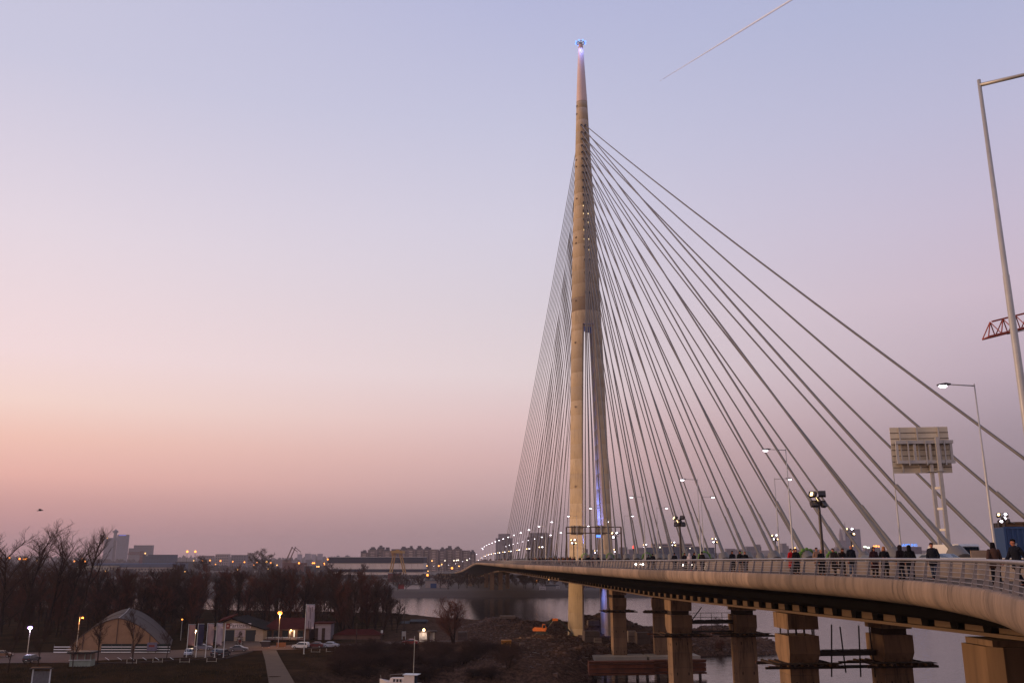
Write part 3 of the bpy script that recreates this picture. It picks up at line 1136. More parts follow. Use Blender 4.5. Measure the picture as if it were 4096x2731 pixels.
def street_lamp(loc, rz, label, group='street lamps along the bridge', H=10.9, arm=1.5):
    if 'sl' not in _proto:
        pole = MB().tube([(0, 0, 0), (0, 0, .05), (0, 0, H * .62), (0, 0, H * .62 + .02), (0, 0, H + .12)], [.10, .09, .062, .055, .036], 10).mesh('lamp_pole', M_STEEL, smooth=True)
        base = MB().box((0, 0, .02), (.5, .5, .05)).mesh('base_plate', M_STEEL)
        armm = MB().tube([(0, 0, H), (-arm, 0, H + .06)], [.04, .032], 6).mesh('lamp_arm', M_STEEL, smooth=True)
        head = MB().loft([[(-arm + .05, y * .3, H + .06 + z) for y, z in ((-.2, -.03), (.2, -.03), (.2, .06), (-.2, .06))],
                          [(-arm - .3, y, H + .03 + z) for y, z in ((-.17, -.05), (.17, -.05), (.14, .11), (-.14, .11))],
                          [(-arm - .75, y, H + .02 + z) for y, z in ((-.10, -.03), (.10, -.03), (.06, .04), (-.06, .04))]]).mesh('lamp_head', M_DSTEEL)
        lens = MB().ball((0, 0, 0), .2, 10, 5, (1.25, .8, .55)).mesh('lamp_lens', E_LAMP, smooth=True)
        _proto['sl'] = (pole, base, armm, head, lens)
    ro = empty('street_lamp', loc, rz, label, 'street lamp', group)
    for nm, me in zip(('pole', 'base_plate', 'arm', 'head'), _proto['sl']):
        link(nm, me, ro)
    hd = [c for c in ro.children if c.name.startswith('head')][0]
    lo = link('lens', _proto['sl'][4], hd, (-arm - .42, 0, H - .05))
    k = min(1.35, max(1.0, loc[1] / 200))
    lo.scale = (k, k, k)
    return ro


ORD = ['first', 'second', 'third', 'fourth', 'fifth', 'sixth', 'seventh', 'eighth', 'ninth', 'tenth', 'eleventh', 'twelfth', 'thirteenth', 'fourteenth']
NEAR = [(16.6, 9.7), (50.9, 27.0), (82, 25.3), (112, 23.2), (143, 20.9)]
LBL = ['tall near street lamp at the right border with its arm leaving the picture', 'lit street lamp standing left of the anchors beside the person in the brown jacket',
       'lit street lamp behind the two people in red and black', 'lit street lamp behind the group in the pale hooded jacket', 'lit street lamp behind the two people nearest the red signal']
rot = math.atan2(E1.y, E1.x)
for i, (Y, X) in enumerate(NEAR):
    street_lamp((X, Y, deck_z(Y) - .04), (math.pi - .45) if i == 0 else rot, LBL[i])
Y = 174
while Y < 640:
    X = axis_x(Y) - 15.6
    street_lamp((X, Y, deck_z(Y) - .04), rot, ['far lit street lamp left of the sign gantry, nearest of the five over the crowd', 'far lit street lamp over the crowd, second before the pylon', 'far lit street lamp in front of the left pylon leg', 'far lit street lamp just left of the left pylon leg', 'far lit street lamp well left of the left pylon leg', 'far lit street lamp left of the pylon near the first stay cables'][int((Y - 174) // 31) % 6] if Y < 330 else ORD[int((Y - 330) // 31) % len(ORD)] + ' tiny lit lamp in the left row beyond the pylon')
    Y += 31
ML = ['lit median street lamp with its arm hidden by the large road sign', 'lit median street lamp crossing the tall near lamp pole in front', 'lit median street lamp with arm to the right beyond the floodlight mast',
      'small lit median street lamp right of the pylon legs']
for i, Y in enumerate((81.6, 111, 143, 173, 204, 235, 266, 297, 328, 359, 390, 421, 452, 483, 514, 545, 576, 607)):
    X = axis_x(Y) - 5.0
    street_lamp((X, Y, deck_z(Y) - .04), rot + math.pi, ML[i] if i < 4 else ORD[i - 4] + ' tiny lit lamp in the far median row, counted from the pylon legs')
for i in range(8):
    Y = 660 + i * 85
    street_lamp((axis_x(Y) - 14, Y, deck_z(Y) - .04), rot, ORD[i] + ' tiny lit lamp down the far descending ramp, counted from the bridge')

# ------------------------------------------------------------------ floodlight masts


def flood_mast(X, Y, label, lit=True, H=5.6, dark=False, turn=0.0, heads=5):
    ro = empty('floodlight_mast', (X, Y, deck_z(Y) - .04), turn, label, 'floodlight', 'temporary floodlight masts on the bridge')
    MB().tube([(0, 0, 0), (0, 0, H)], [.14, .11], 8).build('mast', M_DSTEEL, ro, world=False)
    MB().box((0, 0, .15), (.9, .9, .3)).build('foot', M_BARR, ro, world=False)
    MB().beam((-.6, 0, H - .05), (.6, 0, H - .05), .1).build('cross_bar', M_DSTEEL, ro, world=False)
    spots = [(-.45, .45), (.35, .5), (-.4, -.3), (.4, -.32), (0, .05)][:heads]
    for i, (dx, dz) in enumerate(spots):
        M = Matrix.Rotation((i - 2) * .5, 3, 'Z') @ Matrix.Rotation(R(-28), 3, 'X')
        h = MB().box((dx, 0, H + dz), (.56, .3, .42), M=M).build('lamp_head', M_DSTEEL, ro, world=False)
        g = M @ Vector((0, -.17 if lit else .17, 0))
        if lit:
            MB().ball((dx + g.x, g.y, H + dz + g.z), .2, 8, 4, (1, .5, .8)).build('lens', E_FLOOD if i % 3 else E_WARM, h, world=False)
        elif i in (0, 4):
            MB().box((dx - .2, -.16, H + dz + .02), (.2, .02, .3), M=M).build('lens', E_WARM, h, world=False)  # glint on the back of an unlit head, put in as a small glowing plate
    return ro


flood_mast(24.2, 71, 'dark unlit floodlight mast seen from behind, tallest in front of the cables', lit=False, turn=.2)
flood_mast(20.2, 109, 'smaller unlit floodlight mast seen from behind above the couple in dark clothes', lit=False, turn=-.3)
flood_mast(19.6, 172, 'lit floodlight mast before the right pylon leg', heads=3)
flood_mast(15.6, 230, 'lit floodlight mast standing in front of the left pylon leg', heads=4)
flood_mast(56, 103, 'lit floodlight mast beside the blue container', heads=5, turn=.2)
flood_mast(56, 150, 'lit floodlight mast above the bald man in the black jacket', heads=4)
flood_mast(54.5, 188, 'lit floodlight mast behind the red coat, small', heads=4)
flood_mast(48.5, 217, 'lit floodlight mast right of the long low dark building', heads=4)
flood_mast(46.5, 262, 'lit floodlight mast in front of the long low dark building', heads=4)
flood_mast(44, 300, 'small lit floodlight mast at the left end of the long low dark building', heads=3)
for i, Y in enumerate((270, 310, 350, 392, 430, 468, 506, 545, 580, 620, 665, 715)):
    flood_mast(axis_x(Y) - 16.5, Y, ORD[i] + ' bright low floodlight in the left row, counted away from the pylon', heads=2, H=4.4)
for i, Y in enumerate((330, 372, 420)):
    flood_mast(axis_x(Y) + 17, Y, ORD[i] + ' far lit floodlight on the right deck side beyond the pylon', heads=3, H=4.4)
# floodlight on the left leg of the pylon
point_light('leg_floodlight', (axis_x(236) - 16.6, 236, 2.6), (1, .66, .38), 34000, .5, spot=80, aim=PYL - E1 * 4.5 + Vector((0, 0, 17)), blend=.9)
gx, gy = axis_x(262) - 28, 262
gz = hgt(gx, gy)
gf = empty('ground_floodlight', (gx, gy, gz), -.9, 'small floodlight on the rubble lighting the foot of the left pylon leg', 'floodlight')
MB().tube([(0, 0, -.2), (0, 0, 1.2)], .07, 6).build('post', M_DSTEEL, gf, world=False)
MB().box((0, 0, 1.35), (.6, .3, .4)).build('lamp_head', M_DSTEEL, gf, world=False)
point_light('leg_floodlight', (gx + .3, gy + .3, gz + 1.9), (1, .66, .34), 9000, .4, spot=80, aim=PYL - E1 * 4.5 + Vector((0, 0, -13)), blend=.9)

# small lamps low on the barrier
for fx, big in ((2543, 1), (2562, 0), (2571, 0), (2731, 0), (2769, 0), (2806, 1)):
    Y = 60.0
    for _ in range(60):
        p = edge_pt(Y, 5.2); q = CX + FPX * p.x / (p.y * .971)
        Y += (q - fx) * .02
    p = edge_pt(Y, 5.2, .52)
    ro = empty('marker_lamp', p, 0, 'round white marker lamp low on the barrier behind the railing', 'lamp', 'marker lamps on the barrier')
    MB().ball((0, -.08, 0), .17 if big else .12, 8, 5).build('lens', E_HEAD, ro, world=False)
    MB().box((0, .1, 0), (.16, .14, .2)).build('bracket', M_DSTEEL, ro, world=False)
p = atY(2535, 2190, 250)
ro = empty('traffic_signal', (p.x, 250, deck_z(250)), 0, 'traffic signal showing red beside the right pylon leg', 'traffic light')
MB().tube([(0, 0, 0), (0, 0, p.z - deck_z(250))], .08, 6).build('pole', M_DSTEEL, ro, world=False)
MB().box((0, 0, p.z - deck_z(250)), (.5, .4, 1.2)).build('housing', M_DSTEEL, ro, world=False)
MB().ball((0, -.2, p.z - deck_z(250) + .2), .42, 8, 5, (1, .4, 1)).build('red_light', E_RED, ro, world=False)

# ------------------------------------------------------------------ road sign seen from behind
def sign_back():
    Y0 = 79
    c = atY(3776, 2200, Y0)
    zb = deck_z(Y0) - .04
    ro = empty('road_sign', (c.x, Y0, zb), -.12, 'large road sign seen from behind on two steel columns', 'road sign')
    top = 12.7
    PW, PH = 5.0, 4.15
    x0 = -3.35
    panel_m = mat('sign_back', (196, 178, 150), .5, .12, .8, metal=.1, objvar=.06)
    n = 8
    for i in range(n):
        MB().box((x0 + PW / 2, .55, top - PH + (i + .5) * PH / n), (PW, .05, PH / n - .035)).build('panel_strip', panel_m, ro, world=False)
        if i: MB().box((x0 + PW / 2, .52, top - PH + i * PH / n), (PW, .06, .05)).build('panel_rib', M_DSTEEL, ro, world=False)
    for fx in (.16, .46, .83):
        MB().box((x0 + PW * fx, .44, top - PH / 2), (.12, .12, PH - .05)).build('upright', M_STEEL, ro, world=False)
    for zz in (top - 1.45, top - 3.2):
        MB().box((x0 + PW * .53, -.1, zz), (PW - .1, .26, .28)).build('cross_beam', M_STEEL, ro, world=False)
        MB().box((x0 + PW * .53, .28, zz), (PW - .1, .16, .18)).build('cross_beam', M_STEEL, ro, world=False)
    for fx in (.06, .36, .62, .74, .98):
        MB().box((x0 + PW * fx, -.05, top - 2.33), (.2, .2, 1.5)).build('post', M_STEEL, ro, world=False)
    for fx in (.24, .54, .86):
        MB().box((x0 + PW * fx, -.28, top - 2.4), (.10, .06, 2.2)).build('clamp_bar', M_STEEL, ro, world=False)
    for dx, dy, hh in ((-.22, .15, top - 1.5), (.32, -.35, top - 1.05)):
        col_ = MB()
        col_.box((dx, dy, hh / 2), (.3, .3, hh), taper=.92)
        col_.build('column', M_STEEL, ro, world=False)
        MB().box((dx, dy, top - PH + .1), (.75, .6, .06)).build('flange', M_STEEL, ro, world=False)
        MB().box((dx, dy, .06), (.8, .8, .12)).build('foot', M_STEEL, ro, world=False)
    for zz in (1.5, 3.6, 5.4, 7.2):
        MB().beam((-.22, .15, zz), (.32, -.35, zz), .14, .2).build('batten', M_STEEL, ro, world=False)
    return ro


sign_back()


def gantry():
    Y0 = 228.0
    zb = deck_z(Y0) - .04
    a = atY(2266, 2150, Y0); b = atY(2485, 2150, Y0)
    ro = empty('sign_gantry', (a.x, Y0, zb), 0, 'steel sign gantry carrying two road signs seen from behind before the pylon', 'gantry')
    W = b.x - a.x
    zt = atY(2300, 2107, Y0).z - zb; z2 = atY(2300, 2131, Y0).z - zb
    for x in (0, W):
        MB().box((x, 0, zt / 2), (.35, .35, zt)).build('column', M_GIRDER, ro, world=False)
    for zz in (zt, z2):
        MB().box((W / 2, 0, zz), (W, .3, .26)).build('beam', M_GIRDER, ro, world=False)
    for i in range(1, 9):
        MB().box((W * i / 9, 0, (zt + z2) / 2), (.14, .14, zt - z2 - .26)).build('web_post', M_GIRDER, ro, world=False)
    sb = mat('gantry_sign_back', (214, 186, 146), .6, .15, .6, objvar=.08)
    for f0, f1 in ((2284, 2335), (2385, 2424)):
        xa = atY(f0, 2130, Y0 - .4).x - a.x; xb = atY(f1, 2130, Y0 - .4).x - a.x
        z0 = z2 - .45; z1 = zt + .4
        for i in range(4):
            MB().box(((xa + xb) / 2, .4, z0 + (i + .5) * (z1 - z0) / 4), (xb - xa, .06, (z1 - z0) / 4 - .03)).build('sign_strip', sb, ro, world=False)
        for t in (.3, .7):
            MB().box((xa + (xb - xa) * t, .3, (z0 + z1) / 2), (.12, .1, z1 - z0)).build('upright', M_GIRDER, ro, world=False)
    return ro


gantry()

# ------------------------------------------------------------------ blue container with timber, board, crane, cars on the deck
def text_mesh(s, size, extrude=.01):
    cu = bpy.data.curves.new('text', 'FONT')
    cu.body = s; cu.size = size; cu.extrude = extrude; cu.align_x = 'CENTER'; cu.align_y = 'CENTER'
    o = bpy.data.objects.new('text', cu)
    col.objects.link(o)
    dg = bpy.context.evaluated_depsgraph_get()
    me = bpy.data.meshes.new_from_object(o.evaluated_get(dg))
    bpy.data.objects.remove(o)
    return me


def container():
    M_B = mat('container_blue', (38, 62, 98), .6, .15, .8)
    Y0 = 66
    p = atY(4026, 2200, Y0)
    zb = deck_z(Y0)
    ro = empty('shipping_container', (p.x, Y0, zb), -.10, 'blue shipping container with timber stacked on its roof at the right border', 'container')
    H = 2.9
    MB().box((3.0, 1.2, .1 + H / 2 + .3), (5.9, 2.3, H)).build('body', M_B, ro, world=False)
    rb = MB().box((0, 0, 0), (.14, .05, H - .25)).mesh('rib', M_B)
    for i in range(17):
        link('rib', rb, ro, (.25 + i * .35, .03, .4 + H / 2))
    for z in (.42, .38 + H - .02):
        MB().box((3.0, .02, z), (6.0, .1, .16)).build('frame_rail', M_B, ro, world=False)
    for x in (.05, 5.95):
        MB().box((x, .02, .4 + H / 2), (.16, .12, H + .02)).build('corner_post', M_B, ro, world=False)
    for x in (.6, 5.4):
        MB().box((x, 1.2, .14), (.4, 2.3, .28)).build('bearer', M_DTIMBER, ro, world=False)
    # white stencilled marks
    M_L = mat('stencil_white', (214, 212, 206), .7, .1, 2)
    mk = MB()
    for (x, z, w, h) in ((.62, 2.12, .36, .035), (.66, 1.62, .18, .03), (.66, 2.02, .16, .03), (.66, 1.76, .16, .03), (.585, 1.89, .03, .28), (.735, 1.89, .03, .28), (.66, 1.93, .07, .03), (.66, 1.85, .07, .03)):
        mk.box((x, -.01, z), (w, .012, h))
    mk.build('stencil_mark', M_L, ro, world=False)
    for i in range(5):
        b = empty('timber_beam', ro.location + Vector((.2 + .25 * random.random(), .3 + .42 * i, .40 + H + .14)), -.10, 'long yellowish timber beam lying on the roof of the blue container', 'timber', 'timber beams on the container')
        MB().box((3, 0, 0), (6.0, .3, .16)).build('beam', M_TIMBER, b, world=False)
        MB().box((3.1, .02, .18), (5.4, .26, .14)).build('upper_beam', M_TIMBER, b, world=False)
        MB().box((.0, 0, .05), (.1, .36, .34)).build('dark_end', M_DSTEEL, b, world=False)
    lo = empty('work_lamp', ro.location + Vector((.9, .1, .7 + H)), 0, 'dark work lamp on a rod pointing left above the timber on the container', 'lamp')
    MB().tube([(0, 0, 0), (-.4, 0, .12)], .025, 6).build('rod', M_STEEL, lo, world=False)
    MB().tube([(-.4, 0, .14), (-.52, 0, .15)], [.2, .17], 10).build('lamp_head', M_DSTEEL, lo, world=False)
    return ro


container()
p = atY(3935, 2215, 58)
bo = empty('plywood_board', (p.x, 58, deck_z(58)), .05, 'stained plywood board standing on the roadway behind the person in brown', 'board')
MB().box((0, 0, .8), (1.7, .05, 1.55)).build('sheet', mat('plywood', (158, 128, 100), .85, .3, 1.2), bo, world=False)
MB().beam((0, .04, .9), (0, .8, 0), .08).build('prop', M_TIMBER, bo, world=False)


def tower_crane(tip, root, label, base_z, m, jib_h=3.0, name='tower_crane'):
    tip, root = Vector(tip), Vector(root)
    ro = empty(name, (root.x, root.y, base_z), 0, label, 'crane')
    d = (root - tip); L = d.length; d.normalize()
    side = d.cross(Vector((0, 0, 1))).normalized() * (jib_h * .4)
    up = Vector((0, 0, jib_h))
    n = max(6, int(L / (jib_h * .9)))
    th = jib_h * .075
    jb = MB()
    jb.beam(tip + side, root + side, th * 1.4); jb.beam(tip - side, root - side, th * 1.4)
    jb.beam(tip + up + d * jib_h * .6, root + up, th * 1.4)
    jb.build('jib_chord', m, ro)
    lc = MB()
    for i in range(n):
        a = tip + d * (L * i / n); b = tip + d * (L * (i + 1) / n); t = tip + d * (L * (i + .5) / n) + up
        for s_ in (side, -side):
            lc.beam(a + s_, t, th * .8); lc.beam(t, b + s_, th * .8)
        lc.beam(a + side, a - side, th * .8); lc.beam(a + side, b - side, th * .7)
    lc.build('jib_lacing', m, ro)
    MB().box(root + d * 9, (3.0, 2.4, 2.6)).build('counterweight', M_CONC, ro)
    MB().beam(root, root + d * 11, jib_h * .4, jib_h * .2).build('counter_jib', m, ro)
    MB().tube([tip + Vector((0, 0, -.3)) + d * 4, root + Vector((0, 0, -jib_h * .25))], .05, 4).build('cable', M_DSTEEL, ro)
    mt = MB()
    w = jib_h * .4
    zz = base_z
    for sx in (-1, 1):
        for sy in (-1, 1):
            mt.beam((root.x + sx * w, root.y + sy * w, base_z), (root.x + sx * w, root.y + sy * w, root.z + jib_h * 1.6), th * 1.6)
    while zz < root.z - jib_h:
        for sx in (-1, 1):
            mt.beam((root.x + sx * w, root.y - w, zz), (root.x + sx * w, root.y + w, zz + jib_h), th); mt.beam((root.x - w, root.y + sx * w, zz), (root.x + w, root.y + sx * w, zz + jib_h), th)
        zz += jib_h
    mt.build('mast', m, ro)
    return ro


M_CRANE = mat('crane_red', (150, 62, 40), .6, .15, 1)
tip = atY(3942, 1352, 150); rt = atY(4300, 1262, 150)
tower_crane(tip, rt, 'orange red lattice jib of a tower crane reaching in at the right border', WATER_Z, M_CRANE, 2.6)


def car(loc, rz, c, label, style='sedan', lights=False, group=None, name='parked_car'):
    """length along local x, front at +x"""
    key = 'car_' + style
    if key not in _proto:
        if style == 'sedan':
            L, Wd, prof = 4.4, .86, [(-2.2, .45), (-2.15, .92), (-1.55, .98), (-1.0, 1.40), (.25, 1.42), (1.0, .98), (2.0, .82), (2.2, .6), (2.18, .35), (-2.1, .3)]
            win = [(-1.42, .99), (-.95, 1.34), (.22, 1.36), (.85, 1.0)]; ws = ((.28, 1.40), (.98, .99)); rw = ((-1.03, 1.38), (-1.52, .99))
        elif style == 'estate':
            L, Wd, prof = 4.2, .88, [(-2.0, .45), (-2.05, .95), (-1.85, 1.45), (-1.6, 1.58), (.3, 1.58), (1.05, 1.02), (1.95, .88), (2.12, .6), (2.1, .35), (-1.95, .3)]
            win = [(-1.8, 1.02), (-1.6, 1.48), (.25, 1.5), (.9, 1.04)]; ws = ((.33, 1.56), (1.03, 1.03)); rw = ((-1.66, 1.54), (-1.97, 1.05))
        else:
            L, Wd, prof = 5.0, .95, [(-2.5, .5), (-2.5, 2.1), (-2.4, 2.25), (1.1, 2.25), (1.35, 2.15), (1.9, 1.25), (2.4, 1.1), (2.5, .6), (2.48, .4), (-2.45, .35)]
            win = [(.5, 1.3), (.5, 2.0), (1.25, 2.0), (1.7, 1.3)]; ws = ((1.4, 2.1), (1.92, 1.28)); rw = ((-2.51, 2.05), (-2.51, 1.35))

        def hw(z):
            return Wd * (1 if z < 1.0 else 1 - .16 * (z - 1.0) / .5) if style != 'van' else Wd * (1 if z < 1.3 else 1 - .08 * (z - 1.3))
        b = MB().loft([[(x, -hw(z), z) for x, z in prof], [(x, -hw(z) * .0, z + (.02 if z > .8 else 0)) for x, z in prof], [(x, hw(z), z) for x, z in prof]])
        bm = b.mesh('car_body')
        g = MB()
        for s_ in (-1, 1):
            g.add([(x, s_ * (hw(z) + .012), z) for x, z in win], [tuple(range(4)) if s_ < 0 else (3, 2, 1, 0)])
        gm = g.mesh('side_window', M_GLASS)
        fm = []
        for (x0, z0), (x1, z1), e in ((*ws, .02), (*rw, -.02)):
            fm.append(MB().quad((x0 + e, -hw(z0) * .88, z0), (x0 + e, hw(z0) * .88, z0), (x1 + e, hw(z1) * .9, z1 + .01), (x1 + e, -hw(z1) * .9, z1 + .01)).mesh('windscreen', M_GLASS))
        wm_ = MB().tube([(0, -.11, 0), (0, .11, 0)], .32, 14).mesh('tyre', M_BLACK)
        rm = MB().tube([(0, -.12, 0), (0, .12, 0)], .19, 10).mesh('rim', M_STEEL)
        hm = MB().box((0, 0, 0), (.08, .3, .14)).mesh('headlight')
        pm_ = MB().box((0, 0, 0), (.02, .46, .1)).mesh('number_plate', M_WHITE)
        bp = MB().box((0, 0, 0), (.12, Wd * 1.9, .16)).mesh('bumper', M_BLACK)
        _proto[key] = (bm, gm, fm, wm_, rm, hm, pm_, bp, L, Wd, prof)
    bm, gm, fm, wm_, rm, hm, pm_, bp, L, Wd, prof = _proto[key]
    ro = empty(name, loc, rz, label, 'car' if style != 'van' else 'van', group)
    cm = mat('car_paint_%d_%d_%d' % c, c, .35, .06, 1.0, spec=.6)
    bo = link('body', bm, ro, m=cm)
    link('side_window', gm, ro); link('windscreen', fm[0], ro); link('rear_window', fm[1], ro)
    for x in (-L * .3, L * .31):
        for y in (-Wd + .08, Wd - .08):
            w = link('wheel', wm_, ro, (x, y, .32)); link('rim', rm, w)
    for y in (-Wd * .68, Wd * .68):
        link('headlight', hm, ro, (L / 2 - .06, y, .7), m=E_HEAD if lights else M_GLASS)
        link('tail_light', hm, ro, (-L / 2 + .03, y, .78), m=mat('tail_red', (120, 20, 16), .3, .05))
    link('number_plate', pm_, ro, (L / 2 + .02, 0, .5)); link('number_plate', pm_, ro, (-L / 2 - .02, 0, .55))
    link('bumper', bp, ro, (L / 2 - .05, 0, .42)); link('bumper', bp, ro, (-L / 2 + .08, 0, .42))
    return ro


def deck_car(fx, Y, rz, c, label, style, lights=False, name='parked_car'):
    p = atY(fx, 2236, Y)
    return car((p.x, Y, deck_z(Y) - .04), rz, c, label, style, lights, 'vehicles on the bridge', name)


deck_car(3800, 74, 1.75, (205, 198, 190), 'white van with a dark rear window behind the barrier on the bridge', 'van', name='white_van')
deck_car(3770, 60, -1.2, (120, 122, 124), 'grey car with curved roof just behind the man in the dark suit', 'sedan')
deck_car(3690, 66, 3.6, (130, 128, 122), 'silver car with one headlight shining behind the barrier on the bridge', 'sedan', True)
deck_car(3490, 78, 1.7, (70, 72, 78), 'dark car roof behind the woman with black hair', 'sedan')
deck_car(3145, 118, 1.7, (196, 196, 196), 'white car roof behind the person in the red coat', 'sedan')
deck_car(2590, 195, -1.5, (120, 118, 116), 'far car with headlights right of the pylon', 'sedan', True)
p = atY(3870, 2230, 78)
st = empty('pipe_stack', (p.x, 78, deck_z(78)), .1, 'stack of reddish pipes behind the white van on the bridge', 'pipes')
for r_ in range(4):
    for c_ in range(5 - r_):
        MB().tube([(-1.6, c_ * .45 + r_ * .22 - 1, .35 + .4 * r_), (1.3, c_ * .45 + r_ * .22 - 1, .35 + .4 * r_)], .2, 8).build('pipe', mat('pipe_plastic', (168, 116, 100), .5, .1, 1, objvar=.1), st, world=False)

# ------------------------------------------------------------------ people
def skin_mesh(name, V, Ed, rad, sub=1, rootv=0):
    me = bpy.data.meshes.new('skeleton')
    me.from_pydata(V, Ed, [])
    o = bpy.data.objects.new('skeleton', me)
    col.objects.link(o)
    o.modifiers.new('skin', 'SKIN')
    if sub:
        s_ = o.modifiers.new('sub', 'SUBSURF'); s_.levels = sub; s_.render_levels = sub
    for i, sv in enumerate(me.skin_vertices[0].data):
        r_ = rad[i]
        sv.radius = r_ if isinstance(r_, tuple) else (r_, r_)
        sv.use_root = (i == rootv)
    dg = bpy.context.evaluated_depsgraph_get()
    out = bpy.data.meshes.new_from_object(o.evaluated_get(dg))
    out.name = name
    bpy.data.objects.remove(o)
    bpy.data.meshes.remove(me)
    out.polygons.foreach_set('use_smooth', [True] * len(out.polygons))
    return out


class Sk:
    def __init__(self): self.v, self.e, self.r = [], [], []

    def p(self, co, r, par=None):
        self.v.append(tuple(co)); self.r.append(r)
        if par is not None: self.e.append((par, len(self.v) - 1))
        return len(self.v) - 1

    def mesh(self, name, sub=1): return skin_mesh(name, self.v, self.e, self.r, sub)


def pose(kind):
    """joint positions of a 1.75 m figure facing -y"""
    J = {}
    lean = {'stand': 0, 'walk': -.05, 'look': -.03, 'talk': .02, 'lean': -.10}[kind]
    J['pelvis'] = Vector((0, 0, .95)); J['waist'] = Vector((0, lean * .3, 1.10)); J['chest'] = Vector((0, lean * .7, 1.32))
    J['neck'] = Vector((0, lean, 1.48)); J['throat'] = Vector((0, lean * 1.2, 1.535))
    hp = {'stand': -.01, 'walk': -.03, 'look': -.07, 'talk': 0, 'lean': -.08}[kind]
    J['jaw'] = J['throat'] + Vector((0, -.02 + hp * .5, .045)); J['skull'] = J['throat'] + Vector((0, -.01 + hp, .125)); J['crown'] = J['throat'] + Vector((0, .0 + hp, .195))
    st = {'stand': .03, 'walk': .30, 'look': .16, 'talk': .04, 'lean': .08}[kind]
    for s_, n in ((-1, 'l'), (1, 'r')):
        f = -s_ * st
        J['hip' + n] = Vector((.095 * s_, 0, .90))
        J['knee' + n] = Vector((.105 * s_, f * .45 - .03, .50))
        J['ankle' + n] = Vector((.11 * s_, f + .02, .09 + (.05 if kind == 'walk' and f > 0 else 0)))
        J['toe' + n] = J['ankle' + n] + Vector((.02 * s_, -.17, -.05))
        sh = J['chest'] + Vector((.185 * s_, .01, .09))
        J['sh' + n] = sh
        if kind == 'walk':
            J['elb' + n] = sh + Vector((.06 * s_, -f * .45 + .04, -.28)); J['wr' + n] = sh + Vector((.07 * s_, -f * .9 - .05, -.51))
        elif kind == 'talk':
            J['elb' + n] = sh + Vector((.08 * s_, .02, -.28)); J['wr' + n] = sh + Vector((-.06 * s_, -.22, -.30))
        elif kind == 'lean':
            J['elb' + n] = sh + Vector((.06 * s_, -.14, -.25)); J['wr' + n] = sh + Vector((.0, -.36, -.26))
        else:
            J['elb' + n] = sh + Vector((.07 * s_, .03, -.28)); J['wr' + n] = sh + Vector((.06 * s_, -.05, -.52))
    return J


